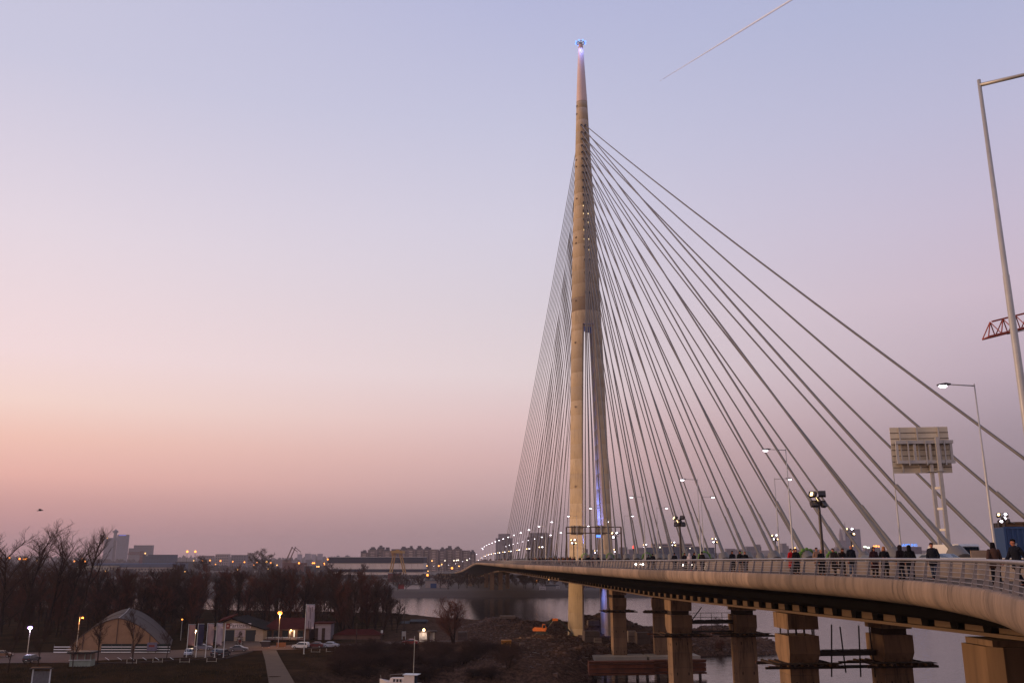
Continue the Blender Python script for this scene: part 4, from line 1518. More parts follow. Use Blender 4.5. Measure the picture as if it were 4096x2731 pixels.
def figure(kind, coat):
    J = pose(kind)
    b = Sk()
    pv = b.p(J['pelvis'], (.13, .10)); wa = b.p(J['waist'], (.12, .09), pv); ch = b.p(J['chest'], (.14, .10), wa); nk = b.p(J['neck'], .07, ch)
    th = b.p(J['throat'], .052, nk); jw = b.p(J['jaw'], (.062, .066), th); sk = b.p(J['skull'], (.075, .092), jw); b.p(J['crown'], (.055, .065), sk)
    b.p(J['jaw'] + Vector((0, -.085, .045)), .014, jw)          # nose
    for n, s_ in (('l', -1), ('r', 1)):
        b.p(J['skull'] + Vector((.085 * s_, .01, -.03)), .016, sk)      # ear
        hp = b.p(J['hip' + n], .085, pv); kn = b.p(J['knee' + n], .055, hp); an = b.p(J['ankle' + n], .038, kn); b.p(J['toe' + n], (.04, .025), an)
        sh = b.p(J['sh' + n], .06, ch); el = b.p(J['elb' + n], .042, sh); wr = b.p(J['wr' + n], .027, el)
        d = (J['wr' + n] - J['elb' + n]).normalized()
        side = d.cross(Vector((1, 0, 0))).normalized()
        pl = b.p(J['wr' + n] + d * .07, (.036, .018), wr)
        for i, ln in enumerate((.075, .088, .082, .066)):
            q = J['wr' + n] + d * .105 + side * (.012 * (i - 1.5) * 1.4)
            k1 = b.p(q, .0095, pl)
            b.p(q + d * ln * .7 + Vector((-.012 * s_, -.012, 0)), .008, k1)
        t1 = b.p(J['wr' + n] + d * .05 + side * .038, .011, wr); b.p(J['wr' + n] + d * .09 + side * .055 + Vector((-.015 * s_, 0, 0)), .009, t1)
    body = b.mesh('person_body', 1)
    def rings(L, n=14):
        return [[(cx + rx * math.cos(2 * math.pi * k / n), cy + ry * math.sin(2 * math.pi * k / n), z) for k in range(n)] for cx, cy, z, rx, ry in L]

    def limb(mb, pts, rad):
        q = []
        for i in range(len(pts) - 1):
            for t in (0, .5): q.append((pts[i].lerp(pts[i + 1], t), rad[i] + (rad[i + 1] - rad[i]) * t))
        q.append((pts[-1], rad[-1]))
        mb.tube([a_ for a_, _ in q], [r_ for _, r_ in q], 9)
    c_, w_, n_ = J['chest'], J['waist'], J['neck']
    hem = {'short': .84, 'mid': .70, 'long': .45}[coat]
    flare = (.95 - hem) * .10
    jm = MB().loft(rings([(0, .01, hem, .20 + flare, .155 + flare), (0, .005, (hem + .95) / 2, .205 + flare * .5, .155 + flare * .5), (0, 0, .98, .195, .148), (0, w_.y, 1.12, .182, .138), (0, c_.y, 1.28, .205, .15),
                         (0, c_.y, 1.38, .212, .145), (0, c_.y + .005, 1.445, .185, .12), (0, n_.y + .01, 1.49, .115, .095), (0, n_.y + .01, 1.535, .075, .075)]))
    for n in 'lr':
        limb(jm, [J['sh' + n] + Vector((-.02 * (1 if n == 'r' else -1), 0, .02)), J['elb' + n], J['elb' + n].lerp(J['wr' + n], .97)], [.088, .072, .056])
        jm.ball(J['sh' + n] + Vector((-.015 * (1 if n == 'r' else -1), 0, .0)), .092, 10, 6)
    jacket = jm.mesh('jacket', smooth=True)
    tm = MB().loft(rings([(0, 0, .80, .165, .125), (0, 0, .90, .175, .13), (0, 0, 1.02, .16, .12)]))
    for n in 'lr':
        limb(tm, [J['hip' + n], J['knee' + n], J['ankle' + n] + Vector((0, .01, 0))], [.105, .078, .068])
    trousers = tm.mesh('trousers', smooth=True)
    shoes = []
    for n in 'lr':
        s_ = Sk()
        a = s_.p(J['ankle' + n] + Vector((0, .04, -.035)), .052); k = s_.p(J['ankle' + n] + Vector((0, -.06, -.045)), (.048, .042), a); s_.p(J['toe' + n] + Vector((0, -.02, .0)), (.042, .03), k)
        shoes.append(s_.mesh('shoe', 1))
    hairs = {}
    k_ = J['skull']

    def cap(L):
        return MB().loft([[(k_.x + rx * math.cos(2 * math.pi * i / 14), k_.y + cy + ry * math.sin(2 * math.pi * i / 14), k_.z + z + (0.0 if math.sin(2 * math.pi * i / 14) > -.3 else lift)) for i in range(14)] for cy, z, rx, ry, lift in L]).mesh('hair', smooth=True)
    top = [(.012, .07, .088, .098, 0), (.012, .095, .072, .08, 0), (.014, .113, .045, .05, 0), (.014, .12, .012, .014, 0)]
    hairs['short'] = cap([(.045, -.075, .05, .05, .05), (.028, -.04, .082, .078, .07), (.014, .02, .09, .098, .03)] + top)
    hairs['long'] = cap([(.085, -.30, .085, .035, 0), (.08, -.24, .12, .055, 0), (.06, -.13, .115, .07, 0), (.04, -.05, .10, .08, .06), (.018, .02, .097, .10, .03)] + [(a_, b__ + .008, c__ * 1.06, d__ * 1.06, e__) for a_, b__, c__, d__, e__ in top])
    hairs['hood'] = cap([(.03, -.20, .15, .11, 0), (.03, -.12, .115, .105, 0), (.03, -.03, .115, .12, 0), (.03, .05, .11, .12, 0), (.03, .11, .08, .085, 0), (.035, .14, .035, .035, 0)])
    eye = MB()
    for s_ in (-1, 1): pass
    return dict(body=body, jacket=jacket, trousers=trousers, shoes=shoes, hairs=hairs, J=J)


_fig = {}
M_SKIN = mat('skin', (168, 104, 78), .6, .06, 4)
EYE = None


def person(loc, rz, label, kind='stand', coat='mid', jc=(20, 18, 20), tc=(26, 26, 32), hc=(28, 20, 16), hair='short', sc=(20, 20, 22), h=1.75, group='people on the footway', detail=True):
    global EYE
    key = (kind, coat)
    if key not in _fig: _fig[key] = figure(kind, coat)
    F = _fig[key]
    ro = empty('person', loc, rz, label, 'person', group)
    s_ = h / 1.75 * 1.03
    ro.scale = (s_, s_, s_)
    mj = lambda nm, c: mat('%s_%d_%d_%d' % (nm, *c), c, .9, .12, 3, spec=.1)
    bo = link('body', F['body'], ro, m=M_SKIN)
    link('jacket', F['jacket'], ro, m=mj('cloth', jc))
    link('trousers', F['trousers'], ro, m=mj('cloth', tc))
    if hair:
        link('hood' if hair == 'hood' else 'hair', F['hairs'][hair], ro, m=mj('cloth' if hair == 'hood' else 'hair', jc if hair == 'hood' else hc))
    if detail:
        for sh in F['shoes']: link('shoe', sh, ro, m=mj('leather', sc))
        if EYE is None: EYE = MB().ball((0, 0, 0), .011, 6, 4).mesh('eye', M_BLACK)
        for q in (-1, 1):
            link('eye', EYE, bo, F['J']['skull'] + Vector((.03 * q, -.086, -.015)))
    return ro


def foot_at(fx, off):
    """where the line of sight through photo column fx crosses the footway, off metres inside the edge"""
    lo, hi = 20.0, 330.0
    for _ in range(50):
        m = (lo + hi) / 2
        p = edge_pt(m, off)
        q = CX + FPX * p.x / (p.y * math.cos(PITCH) + p.z * math.sin(PITCH))
        if q > fx: lo = m
        else: hi = m
    return edge_pt(lo, off, -.02)


FACE_CAM = 0.0
PEOPLE = [
    # column, offset, turn (0 faces the camera), label, pose, coat, jacket, trousers, hair colour, hair, shoes, height
    (4082, 1.9, -1.3, 'dark haired man in a dark hooded jacket walking at the right border', 'walk', 'mid', (24, 24, 32), (26, 28, 40), (22, 16, 14), 'short', (24, 22, 22), 1.83),
    (3990, 2.2, 2.7, 'person with long black hair in a brown jacket walking away', 'walk', 'mid', (66, 46, 40), (26, 28, 36), (18, 14, 16), 'long', (30, 24, 22), 1.75),
    (3742, 2.1, -.7, 'man in a dark suit jacket and jeans looking down', 'look', 'mid', (26, 26, 34), (52, 60, 78), (34, 22, 18), 'short', (24, 22, 22), 1.84),
    (3648, 1.5, 2.9, 'hooded person in black seen from behind, right one of two', 'stand', 'mid', (18, 17, 20), (30, 34, 46), (18, 14, 14), 'hood', (22, 20, 20), 1.72),
    (3610, 1.4, -2.8, 'hooded person in dark brown seen from behind, left one of two', 'stand', 'mid', (32, 22, 24), (28, 32, 44), (18, 14, 14), 'hood', (22, 20, 20), 1.74),
    (3545, 1.6, -.3, 'blonde woman in a black coat with clasped hands', 'talk', 'long', (22, 20, 22), (30, 20, 20), (150, 100, 60), 'long', (24, 20, 20), 1.70),
    (3504, 1.6, .2, 'woman with black bobbed hair in a long dark red coat', 'stand', 'long', (44, 22, 26), (24, 18, 20), (14, 12, 14), 'long', (24, 20, 20), 1.70),
    (3412, 1.2, .2, 'bald man in a black open jacket and blue jeans', 'stand', 'mid', (24, 24, 30), (66, 76, 98), (40, 28, 24), None, (170, 165, 165), 1.84),
    (3373, 1.3, .1, 'woman with brown hair in a dark brown coat', 'lean', 'long', (30, 22, 20), (54, 46, 44), (60, 38, 28), 'long', (24, 20, 20), 1.66),
    (3343, 1.3, -1.0, 'man in a dark coat with a flat cap turned sideways', 'look', 'long', (28, 22, 22), (24, 18, 18), (20, 18, 20), 'short', (24, 20, 20), 1.68),
    (3291, 1.2, .2, 'fair haired woman in black leaning on the man in the pale sleeved vest', 'stand', 'mid', (18, 18, 22), (20, 22, 28), (170, 120, 80), 'short', (24, 20, 20), 1.60),
    (3274, 1.9, .3, 'man in a pale sleeved brown vest embracing a woman', 'talk', 'mid', (130, 98, 80), (28, 26, 30), (40, 26, 20), 'short', (24, 20, 20), 1.78),
    (3190, 1.2, .1, 'woman in a black coat and dark cap beside the red coat', 'stand', 'long', (18, 18, 22), (18, 18, 22), (20, 18, 20), 'short', (20, 20, 22), 1.74),
    (3181, 2.4, .5, 'person looking over the shoulder of the woman in the black cap', 'stand', 'mid', (60, 30, 26), (30, 24, 24), (60, 40, 30), 'short', (20, 20, 22), 1.76),
    (3169, 1.6, .6, 'person in a bright red coat', 'stand', 'long', (170, 20, 24), (40, 30, 32), (40, 28, 24), 'short', (20, 20, 22), 1.76),
    (2984, 1.5, -.3, 'shorter person in a black coat right of the long haired pair', 'stand', 'mid', (18, 18, 22), (26, 24, 26), (110, 70, 50), 'short', (24, 20, 20), 1.66),
    (2964, 1.4, .3, 'woman in a black coat with pale boots', 'stand', 'mid', (18, 18, 20), (150, 124, 106), (26, 18, 18), 'long', (140, 116, 98), 1.72),
    (2933, 1.3, .2, 'woman with long dark hair in a long black coat, standing alone left of the pair', 'stand', 'long', (20, 20, 26), (18, 18, 22), (24, 18, 18), 'long', (20, 20, 22), 1.74),
    (2811, 1.3, 2.6, 'person in a long dark coat just right of the street lamp', 'stand', 'long', (28, 22, 24), (22, 20, 22), (20, 16, 16), 'short', (20, 20, 22), 1.80),
    (2778, 1.6, .3, 'person in a short black jacket right of the pale hooded jacket', 'walk', 'mid', (20, 18, 20), (20, 18, 20), (30, 22, 18), 'long', (20, 20, 22), 1.74),
    (2761, 1.2, 2.9, 'person in a pale padded hooded jacket and pink boots', 'stand', 'mid', (196, 176, 172), (120, 116, 122), (180, 160, 158), 'hood', (170, 60, 90), 1.66),
    (2741, 1.5, .4, 'person with long hair in a dark coat left of the pale hooded jacket', 'stand', 'mid', (30, 24, 30), (22, 20, 26), (36, 22, 20), 'long', (20, 20, 22), 1.74),
    (2700, 1.4, 2.9, 'man in a black jacket and grey jeans standing apart with legs spread', 'look', 'mid', (22, 22, 26), (46, 48, 56), (22, 18, 18), 'short', (20, 20, 22), 1.80),
    (2613, 1.3, 3.0, 'man in a black jacket seen from behind, taller of a couple', 'stand', 'mid', (20, 20, 26), (26, 26, 34), (26, 20, 18), 'short', (20, 20, 22), 1.82),
    (2595, 1.4, 2.6, 'bulky shorter person in black, left of a couple', 'walk', 'mid', (20, 20, 24), (24, 24, 28), (24, 20, 20), 'short', (20, 20, 22), 1.68),
    (2394, 1.4, .3, 'dark clad person on the far footway between the pylon legs, right one', 'stand', 'mid', (24, 24, 28), (24, 24, 30), (24, 18, 16), 'short', (20, 20, 22), 1.78),
    (2372, 1.4, .3, 'person in dark red beside the group between the pylon legs', 'stand', 'mid', (50, 26, 24), (24, 24, 30), (24, 18, 16), 'short', (20, 20, 22), 1.68),
    (2356, 1.3, .3, 'tallest of the dark group between the pylon legs', 'stand', 'long', (20, 20, 24), (20, 20, 26), (24, 18, 16), 'short', (20, 20, 22), 1.86),
    (2349, 1.9, .3, 'left one of the dark group between the pylon legs', 'stand', 'mid', (26, 24, 26), (20, 20, 26), (24, 18, 16), 'short', (20, 20, 22), 1.80),
    (2320, 1.4, .3, 'dark clad person alone in front of the left pylon leg', 'walk', 'mid', (24, 24, 28), (24, 24, 30), (24, 18, 16), 'short', (20, 20, 22), 1.74),
]
for fx, off, tn, lb, kd, ct, jc, tc, hc, hr, sc_, hh in PEOPLE:
    p = foot_at(fx, off)
    az = math.atan2(p.x, p.y)
    person(p, tn - az * .0, lb, kd, ct, jc, tc, hc, hr, sc_, hh)
crowd_c = [(22, 20, 24), (40, 22, 22), (28, 26, 32), (90, 30, 26), (120, 70, 40), (20, 22, 30), (60, 44, 40), (24, 24, 26)]
rr = random.Random(3)
for i in range(26):
    fx = 2118 + i * 7.2 + rr.uniform(-3, 3)
    if fx > 2302: break
    cc = rr.choice(crowd_c)
    cn_ = {22: 'black', 40: 'dark red', 28: 'charcoal', 90: 'red', 120: 'orange brown', 20: 'navy', 60: 'brown', 24: 'dark grey'}[cc[0]]
    pz = rr.choice(['stand', 'walk', 'look'])
    person(foot_at(fx, rr.uniform(1.0, 4.6)), rr.uniform(0, 6), '%s jacketed pedestrian %s in the crowd %s' % (cn_, {'stand': 'standing', 'walk': 'walking', 'look': 'looking down'}[pz], 'left of the left pylon leg' if fx < 2200 else 'close beside the left pylon leg' if fx < 2250 else 'in front of the left pylon leg'), pz, 'mid', cc, (26, 26, 32), (26, 20, 18), rr.choice(['short', 'long']), (20, 20, 22), rr.uniform(1.62, 1.86), 'crowd left of the pylon leg', False)
for i in range(30):
    Y = 330 + i * 8 + rr.uniform(-4, 4)
    person(edge_pt(Y, rr.uniform(1, 4.8), -.02), rr.uniform(0, 6), 'tiny pedestrian in %s in the %s part of the crowd beyond the pylon' % (['black', 'dark red', 'charcoal', 'bright red', 'orange brown', 'navy', 'brown', 'dark grey'][i % 8], ['nearest', 'middle', 'farthest'][i // 10]), rr.choice(['stand', 'walk']), 'mid', crowd_c[i % 8], (26, 26, 32), (26, 20, 18), 'short', (20, 20, 22), rr.uniform(1.65, 1.85), 'crowd beyond the pylon', False)
# ------------------------------------------------------------------ trees
def tree_meshes(seed, H, spread=.35, trunk_r=.28, n1=9, up=.55, first=.28, lean=(0, 0), twig=1.0, forks=1):
    r = random.Random(seed)
    tk, cr = MB(), MB()

    def limb(mb, p, d, L, r0, r1, nseg, bend, n):
        pts, rad = [p], [r0]
        q = p.copy(); dd = d.copy()
        for i in range(nseg):
            dd = (dd + Vector((r.uniform(-1, 1), r.uniform(-1, 1), r.uniform(-.5, .9))) * bend).normalized()
            q = q + dd * (L / nseg)
            pts.append(q.copy()); rad.append(r0 + (r1 - r0) * (i + 1) / nseg)
        mb.tube(pts, rad, n, cap=False)
        return pts

    def grow(pts, level, L, rad):
        n = {1: n1, 2: 7, 3: 6, 4: 4}[level]
        for i in range(n):
            t = (first if level == 1 else .15) + (1 - (first if level == 1 else .15)) * (i + r.random() * .8) / n
            k = min(len(pts) - 2, int(t * (len(pts) - 1)))
            f = t * (len(pts) - 1) - k
            p = pts[k].lerp(pts[k + 1], min(1, f))
            ax = (pts[k + 1] - pts[k]).normalized()
            a = r.uniform(0, 2 * math.pi)
            sd = Vector((math.cos(a), math.sin(a), 0))
            d = (ax * up + sd * (1 - up) * 1.5 + Vector((0, 0, .18))).normalized()
            l2 = L * (spread if level == 1 else .52) * r.uniform(.7, 1.25) * (1.15 - .55 * t if level == 1 else 1)
            rr0 = max(.012, rad * {1: .42, 2: .5, 3: .5, 4: .6}[level])
            if level == 4:
                e = p + d * l2 * 1.1
                s_ = d.cross(Vector((.3, .2, 1))).normalized() * .016 * twig
                u = d.cross(s_).normalized() * .016 * twig
                cr.add([p + s_, p - s_ * .5 + u, p - s_ * .5 - u, e], [(0, 1, 3), (1, 2, 3), (2, 0, 3)])
            else:
                sub = limb(cr if level > 1 else tk, p, d, l2, rr0, rr0 * .35, 4 if level == 1 else 2, .22, 5 if level == 1 else 3)
                grow(sub, level + 1, l2, rr0 * .8)
    for fk in range(forks):
        d0 = Vector((lean[0] + (r.uniform(-.35, .35) if forks > 1 else 0), lean[1] + (r.uniform(-.3, .3) if forks > 1 else 0), 1)).normalized()
        base = Vector((r.uniform(-.3, .3) * (forks > 1), r.uniform(-.3, .3) * (forks > 1), -.3))
        main = limb(tk, base, d0, H * r.uniform(.9, 1), trunk_r, trunk_r * .18, 7, .07, 7)
        grow(main, 1, H, trunk_r)
    return tk.mesh('trunk'), cr.mesh('crown')


M_BARK = mat('winter_bark', (42, 31, 26), .95, .25, .8, objvar=.25, spec=.05)
M_TWIG = mat('winter_twigs', (60, 42, 34), .95, .2, .8, objvar=.35, spec=.05)
M_TWIGR = mat('reddish_twigs', (76, 44, 34), .95, .2, .8, objvar=.3, spec=.05)


def tree(me, loc, rz, s, label, group=None, tw=None, name='bare_tree'):
    ro = empty(name, loc, rz, label, 'tree', group)
    ro.scale = (s[0], s[0], s[1]) if hasattr(s, '__len__') else (s, s, s)
    link('trunk', me[0], ro, m=M_BARK)
    link('crown', me[1], ro, m=tw or M_TWIG)
    return ro


POPLAR = [tree_meshes(11 + i, 20, .30, .26, 13, .74, .12, twig=2.6) for i in range(4)]
BROAD = [tree_meshes(31 + i, 15, .42, .30, 10, .56, .22, twig=2.4) for i in range(3)]
rt = random.Random(5)
# dense winter wood behind the hall and the club house
ntree = 0
for row, (Y0, n) in enumerate(((272, 24), (284, 26), (298, 28), (316, 28), (338, 30), (362, 30), (390, 30))):
    for i in range(n):
        fx = -40 + (1610 + 20) * (i + rt.random()) / n
        Y = Y0 + rt.uniform(-5, 5)
        X = (fx - CX) / FPX * (Y * .971 - 22 * .2385)
        if fx < 760 and Y < 279 and fx > 250: Y += 12                    # keep clear of the hall
        if 820 < fx < 1330 and Y < 290: continue                          # and of the club house
        if hgt(X, Y) < WATER_Z + .4: continue
        right = (fx - 1450) / 150
        s = (.80 + .25 * rt.random()) * (Y / 330 * .35 + .65)
        if fx < 420: s *= .95
        if right > 0: s *= max(.5, 1 - .42 * min(1, right))
        isP = rt.random() < .66
        if fx < 400: lb = 'bare tree in the dark wood under the tall leaning trees on the left'
        elif fx < 800: lb = 'bare brown poplar in the dense wood behind the arched hall'
        elif fx < 1250: lb = 'bare brown tree in the dense wood behind the club house'
        else: lb = 'bare tree in the wood sloping down to the river right of the flag'
        me = POPLAR[rt.randrange(4)] if isP else BROAD[rt.randrange(3)]
        red = rt.random() < .35
        sec = ('at the left border' if fx < 110 else 'behind the leaning trees' if fx < 260 else 'left of the hall top' if fx < 430 else 'behind the hall top' if fx < 560 else 'right of the hall' if fx < 720 else 'behind the flagpoles' if fx < 860
               else 'behind the lettered sign' if fx < 1010 else 'behind the orange lamp' if fx < 1150 else 'behind the tall banner' if fx < 1270 else 'behind the silver saloon' if fx < 1400 else 'near the river' if fx < 1500 else 'at the water edge')
        lb = '%s bare %s in the %s of the wood %s' % ('reddish' if red else 'brown', 'poplar' if isP else 'spreading tree', ['front row', 'front row', 'middle', 'middle', 'middle', 'back row', 'back row'][row], sec)
        tree(me, (X, Y, GROUND_Z - .2), rt.uniform(0, 6.28), (s * (1.0 if isP else 1.1), s * (.80 if isP else .95)), lb, 'bare trees of the wood', M_TWIGR if red else M_TWIG)
        ntree += 1

# the tall leaning trees at the left
TALL = [tree_meshes(71, 29, .34, .5, 13, .58, .40, (.04, 0), 2.0), tree_meshes(72, 29, .38, .5, 13, .54, .38, (.14, 0), 2.0), tree_meshes(73, 28, .36, .5, 12, .56, .40, (.20, 0), 2.0), tree_meshes(75, 32, .27, .5, 8, .66, .52, (.13, .0), 1.2)]
for fx, Y, k, s, lb in ((-20, 250, 0, .92, 'tall bare tree at the left border, partly outside the picture'), (60, 262, 1, .90, 'tall forked bare tree second from the left border'),
                        (170, 268, 2, .92, 'tall leaning bare tree third from the left border'), (240, 275, 1, .80, 'shorter bare tree between the leaning ones and the solitary sparse tree'),
                        (292, 262, 3, .96, 'solitary sparse tall tree leaning right, against the sky beside the twin towers')):
    X = (fx - CX) / FPX * (Y * .971 - 22 * .2385)
    tree(TALL[k], (X, Y, GROUND_Z - .2), 0, s, lb, None)
# young trees along the car park
YOUNG = [tree_meshes(91 + i, 11, .34, .16, 8, .66, .3, twig=1.6) for i in range(2)]
for fx, fy, s, lb in ((150, 2668, .7, 'small bare young tree beside the notice board'), (390, 2660, .95, 'young bare tree in front of the arched hall, left of its middle'), (530, 2655, .85, 'young bare tree in front of the right half of the arched hall'),
                      (665, 2640, .7, 'young bare tree at the right end of the white plank fence'), (290, 2690, .8, 'young bare tree before the kiosk'), (30, 2690, .7, 'thin bare tree at the lower left corner')):
    p = at(fx, fy)
    tree(YOUNG[int(fx) % 2], p, fx, s, lb, 'young trees along the car park')
# trees near the booth, the river bank and the club house
BUSHY = [tree_meshes(121, 9.5, .5, .22, 8, .55, .1, twig=1.5, forks=4), tree_meshes(122, 4.6, .7, .10, 7, .45, .06, twig=1.1, forks=3), tree_meshes(123, 4.0, .8, .10, 6, .4, .06, twig=1.1, forks=4)]
p = at(1815, 2572); tree(BUSHY[0], p, 1, 1.0, 'wide multi stemmed bare tree beside the lit booth', None, M_TWIGR)
p = at(1395, 2545); tree(BROAD[1], p, 2, .62, 'bare tree right of the tall banner behind the parked silver car', None, M_TWIGR)
p = at(1470, 2540); tree(BROAD[0], p, 4, .6, 'bare tree at the right end of the wood near the road', None, M_TWIGR)
p = at(1160, 2530); tree(BROAD[2], p, 4, .66, 'reddish bare tree behind the orange street lamp', None, M_TWIGR)
p = at(1285, 2540); tree(BROAD[2], p, 1, .55, 'bare tree behind the tall banner', None)
rb = random.Random(9)
for i in range(62):
    fx = 1350 + 700 * rb.random(); fy = 2604 + 84 * rb.random()
    p = at(fx, fy)
    if hgt(p.x, p.y) < WATER_Z + .5: continue
    tree(BUSHY[1 + i % 2], (p.x, p.y, hgt(p.x, p.y) - .2), rb.uniform(0, 6), (rb.uniform(.8, 1.2), rb.uniform(.4, .75)), 'dark leafless shrub in the %s part of the thicket %s' % ('upper' if fy < 2630 else 'middle' if fy < 2658 else 'lower', 'left of the white boat' if fx < 1500 else 'above the white boat' if fx < 1680 else 'right of the boat mast' if fx < 1850 else 'nearest the rubble'), 'shrubs of the thicket', M_TWIG, 'shrub')
for i in range(16):
    fx = 2860 + 260 * rb.random(); p = at(fx, 2520 + 70 * rb.random())
    if hgt(p.x, p.y) < WATER_Z + .6: continue
    tree(BUSHY[1], (p.x, p.y, hgt(p.x, p.y) - .2), rb.uniform(0, 6), rb.uniform(.35, .6), 'low shrub on the island tip behind the middle piers', 'shrubs on the island tip', M_TWIGR, 'shrub')
# trees of the far bank
FARB = tree_meshes(141, 12, .46, .3, 9, .55, .2, twig=6.0)
for i in range(90):
    fx = 640 + 1800 * (i + rb.random()) / 90
    Y = rb.uniform(640, 800)
    X = (fx - CX) / FPX * (Y * .971 - 21 * .2385)
    tree(FARB, (X, Y, WATER_Z + 2.5), rb.uniform(0, 6), rb.uniform(.45, .95), 'bare tree on the far river bank, %s' % ('behind the wood' if fx < 1400 else 'before the shipyard hall' if fx < 1620 else 'beside the warehouse with the blue gate' if fx < 1820 else 'under the far bridge ramp' if fx < 2020 else 'before the dark towers' if fx < 2130 else 'beside the billboards' if fx < 2280 else 'right of the left pylon leg'), 'trees on the far river bank')
# grassy dry stalks, litter and rubble
def rubble():
    r = random.Random(2)
    v, f = [], []
    k = 0
    while k < 7000:
        q = r.random()
        if q < .55:
            m = r.choice(MOUNDS[:8]); x, y = r.gauss(m[0], m[3] * .7), r.gauss(m[1], m[4] * .7)
        else:
            x, y = r.uniform(-12, 78), r.uniform(186, 335)
        if inside_dist(np.array([[x, y]]), ISLAND)[0] < -1: continue
        z = hgt(x, y)
        if z < WATER_Z - .1: continue
        s = r.choice((.12, .15, .2, .22, .3, .5)) * r.uniform(.6, 1.2)
        b = len(v)
        for c in ((-1, -1, -1), (1, -1, -1), (1, 1, -1), (-1, 1, -1), (-1, -1, 1), (1, -1, 1), (1, 1, 1), (-1, 1, 1)):
            v.append((x + c[0] * s * r.uniform(.4, 1.1), y + c[1] * s * r.uniform(.4, 1.1), z + c[2] * s * r.uniform(.3, .9)))
        f += [tuple(b + i for i in q_) for q_ in ((0, 3, 2, 1), (4, 5, 6, 7), (0, 1, 5, 4), (1, 2, 6, 5), (2, 3, 7, 6), (3, 0, 4, 7))]
        k += 1
    me = bpy.data.meshes.new('rubble'); me.from_pydata(v, [], f)
    o = link('rubble', me, m=mat('rubble_stone', (92, 70, 60), .95, .6, .5, bump=.2)); o['kind'] = 'stuff'


rubble()


def grass():
    r = random.Random(4)
    v, f = [], []
    for k in range(26000):
        q = r.random()
        x, y = (r.uniform(-130, -14), r.uniform(166, 236)) if q < .7 else (r.uniform(-60, 40), r.uniform(176, 260))
        if inside_dist(np.array([[x, y]]), ISLAND)[0] < 0: continue
        if x > -20 and r.random() < .6: continue
        px = CX + FPX * x / (y * .971 - 22 * .2385); py = CY - FPX * (-y * .2385 - 22 * .971) / (y * .971 - 22 * .2385)
        if py < 2655 and px < 1060: continue
        if 1050 < px < 1200: continue
        z = hgt(x, y); h = r.uniform(.15, .5); a = r.uniform(0, 3.14); w = .05
        b = len(v)
        v += [(x - w * math.cos(a), y - w * math.sin(a), z - .05), (x + w * math.cos(a), y + w * math.sin(a), z - .05), (x + r.uniform(-.15, .15), y + r.uniform(-.1, .1), z + h)]
        f.append((b, b + 1, b + 2))
    me = bpy.data.meshes.new('dry_grass'); me.from_pydata(v, [], f)
    o = link('dry_grass', me, m=mat('dry_grass_blades', (66, 50, 32), .95, .5, .3, spec=.0)); o['kind'] = 'stuff'


grass()

# ------------------------------------------------------------------ the arched hall
def hall():
    M_TENT = mat('hall_membrane', (76, 65, 60), .8, .12, .5, spec=.1)
    M_FRONT = mat('hall_front_membrane', (138, 106, 80), .8, .14, .4, spec=.1)
    base = atY(470, 2610, 233)
    xl, xr = atY(262, 2600, 233).x, atY(662, 2600, 233).x
    ro = empty('arched_hall', ((xl + xr) / 2, 233, GROUND_Z), 0, 'arched membrane sports hall with an orange lit front behind a white plank fence', 'hall')
    W = (xr - xl) / 2
    cx = (xl + xr) / 2

    hf = atY(490, 2472, 233).z - GROUND_Z
    hm = atY(503, 2450, 246).z - GROUND_Z
    hb = atY(517, 2432, 264).z - GROUND_Z

    def arch(y, ax, H, k=1.0, n=24):
        out = []
        for i in range(n + 1):
            t = -1 + 2 * i / n
            z = (1 - abs(t) ** 1.9) * H * .82 + (1 - abs(t)) * H * .18
            out.append((ax + t * W * k, y, GROUND_Z + .05 + z))
        return out
    a0, a1, a2 = arch(233, cx, hf), arch(246, atY(503, 2450, 246).x, hm, 1.03), arch(264, atY(517, 2432, 264).x, hb, 1.06)
    MB().loft([a0, a1, a2], cap=False, close=False).build('roof_membrane', M_TENT, ro)
    fr = arch(233.05, cx, hf)
    mb = MB()
    for i in range(len(fr) - 1):
        x0, y0, z0 = fr[i]; x1, y1, z1 = fr[i + 1]
        mb.quad((x0, y0, GROUND_Z), (x1, y1, GROUND_Z), (x1, y1, z1), (x0, y0, z0))
    mb.build('front_wall', M_FRONT, ro)
    for k in range(1, 6):
        i = 4 * k
        x, y, z = fr[i]
        MB().box((x, 232.9, (GROUND_Z + z) / 2), (.14, .1, z - GROUND_Z)).build('front_post', M_TENT, ro)
    MB().tube([(p[0], p[1] - .05, p[2]) for p in a0], .13, 6).build('front_arch', M_TENT, ro)
    MB().tube([(p[0], p[1], p[2] + .04) for p in a1], .07, 6).build('roof_arch', M_TENT, ro)
    MB().tube([(q[12][0], q[12][1], q[12][2] + .06) for q in (a0, a1, a2)], .1, 6).build('ridge', mat('ridge_pale', (150, 140, 134), .7, .1), ro)


hall()


def plank_fence(f0, f1, Y, label, mesh=True):
    x0, x1 = atY(f0, 2600, Y).x, atY(f1, 2600, Y).x
    ro = empty('plank_fence', (x0, Y, GROUND_Z), 0, label, 'fence')
    L = x1 - x0
    n = max(1, int(L / 2.4))
    for i in range(n + 1):
        MB().box((x0 + L * i / n, Y + .08, GROUND_Z + 1.05), (.12, .1, 2.1)).build('post', M_DSTEEL, ro)
    for i in range(n):
        for j, zz in enumerate((.3, .9, 1.5)):
            MB().box((x0 + L * (i + .5) / n, Y, GROUND_Z + zz), (L / n - .05, .05, .19)).build('plank', M_WHITE, ro)
    if mesh:
        MB().box((x0 + L / 2, Y + .2, GROUND_Z + 1.1), (L, .04, 2.2)).build('dark_screen', mat('green_screen', (26, 38, 34), .9, .2, 2), ro)


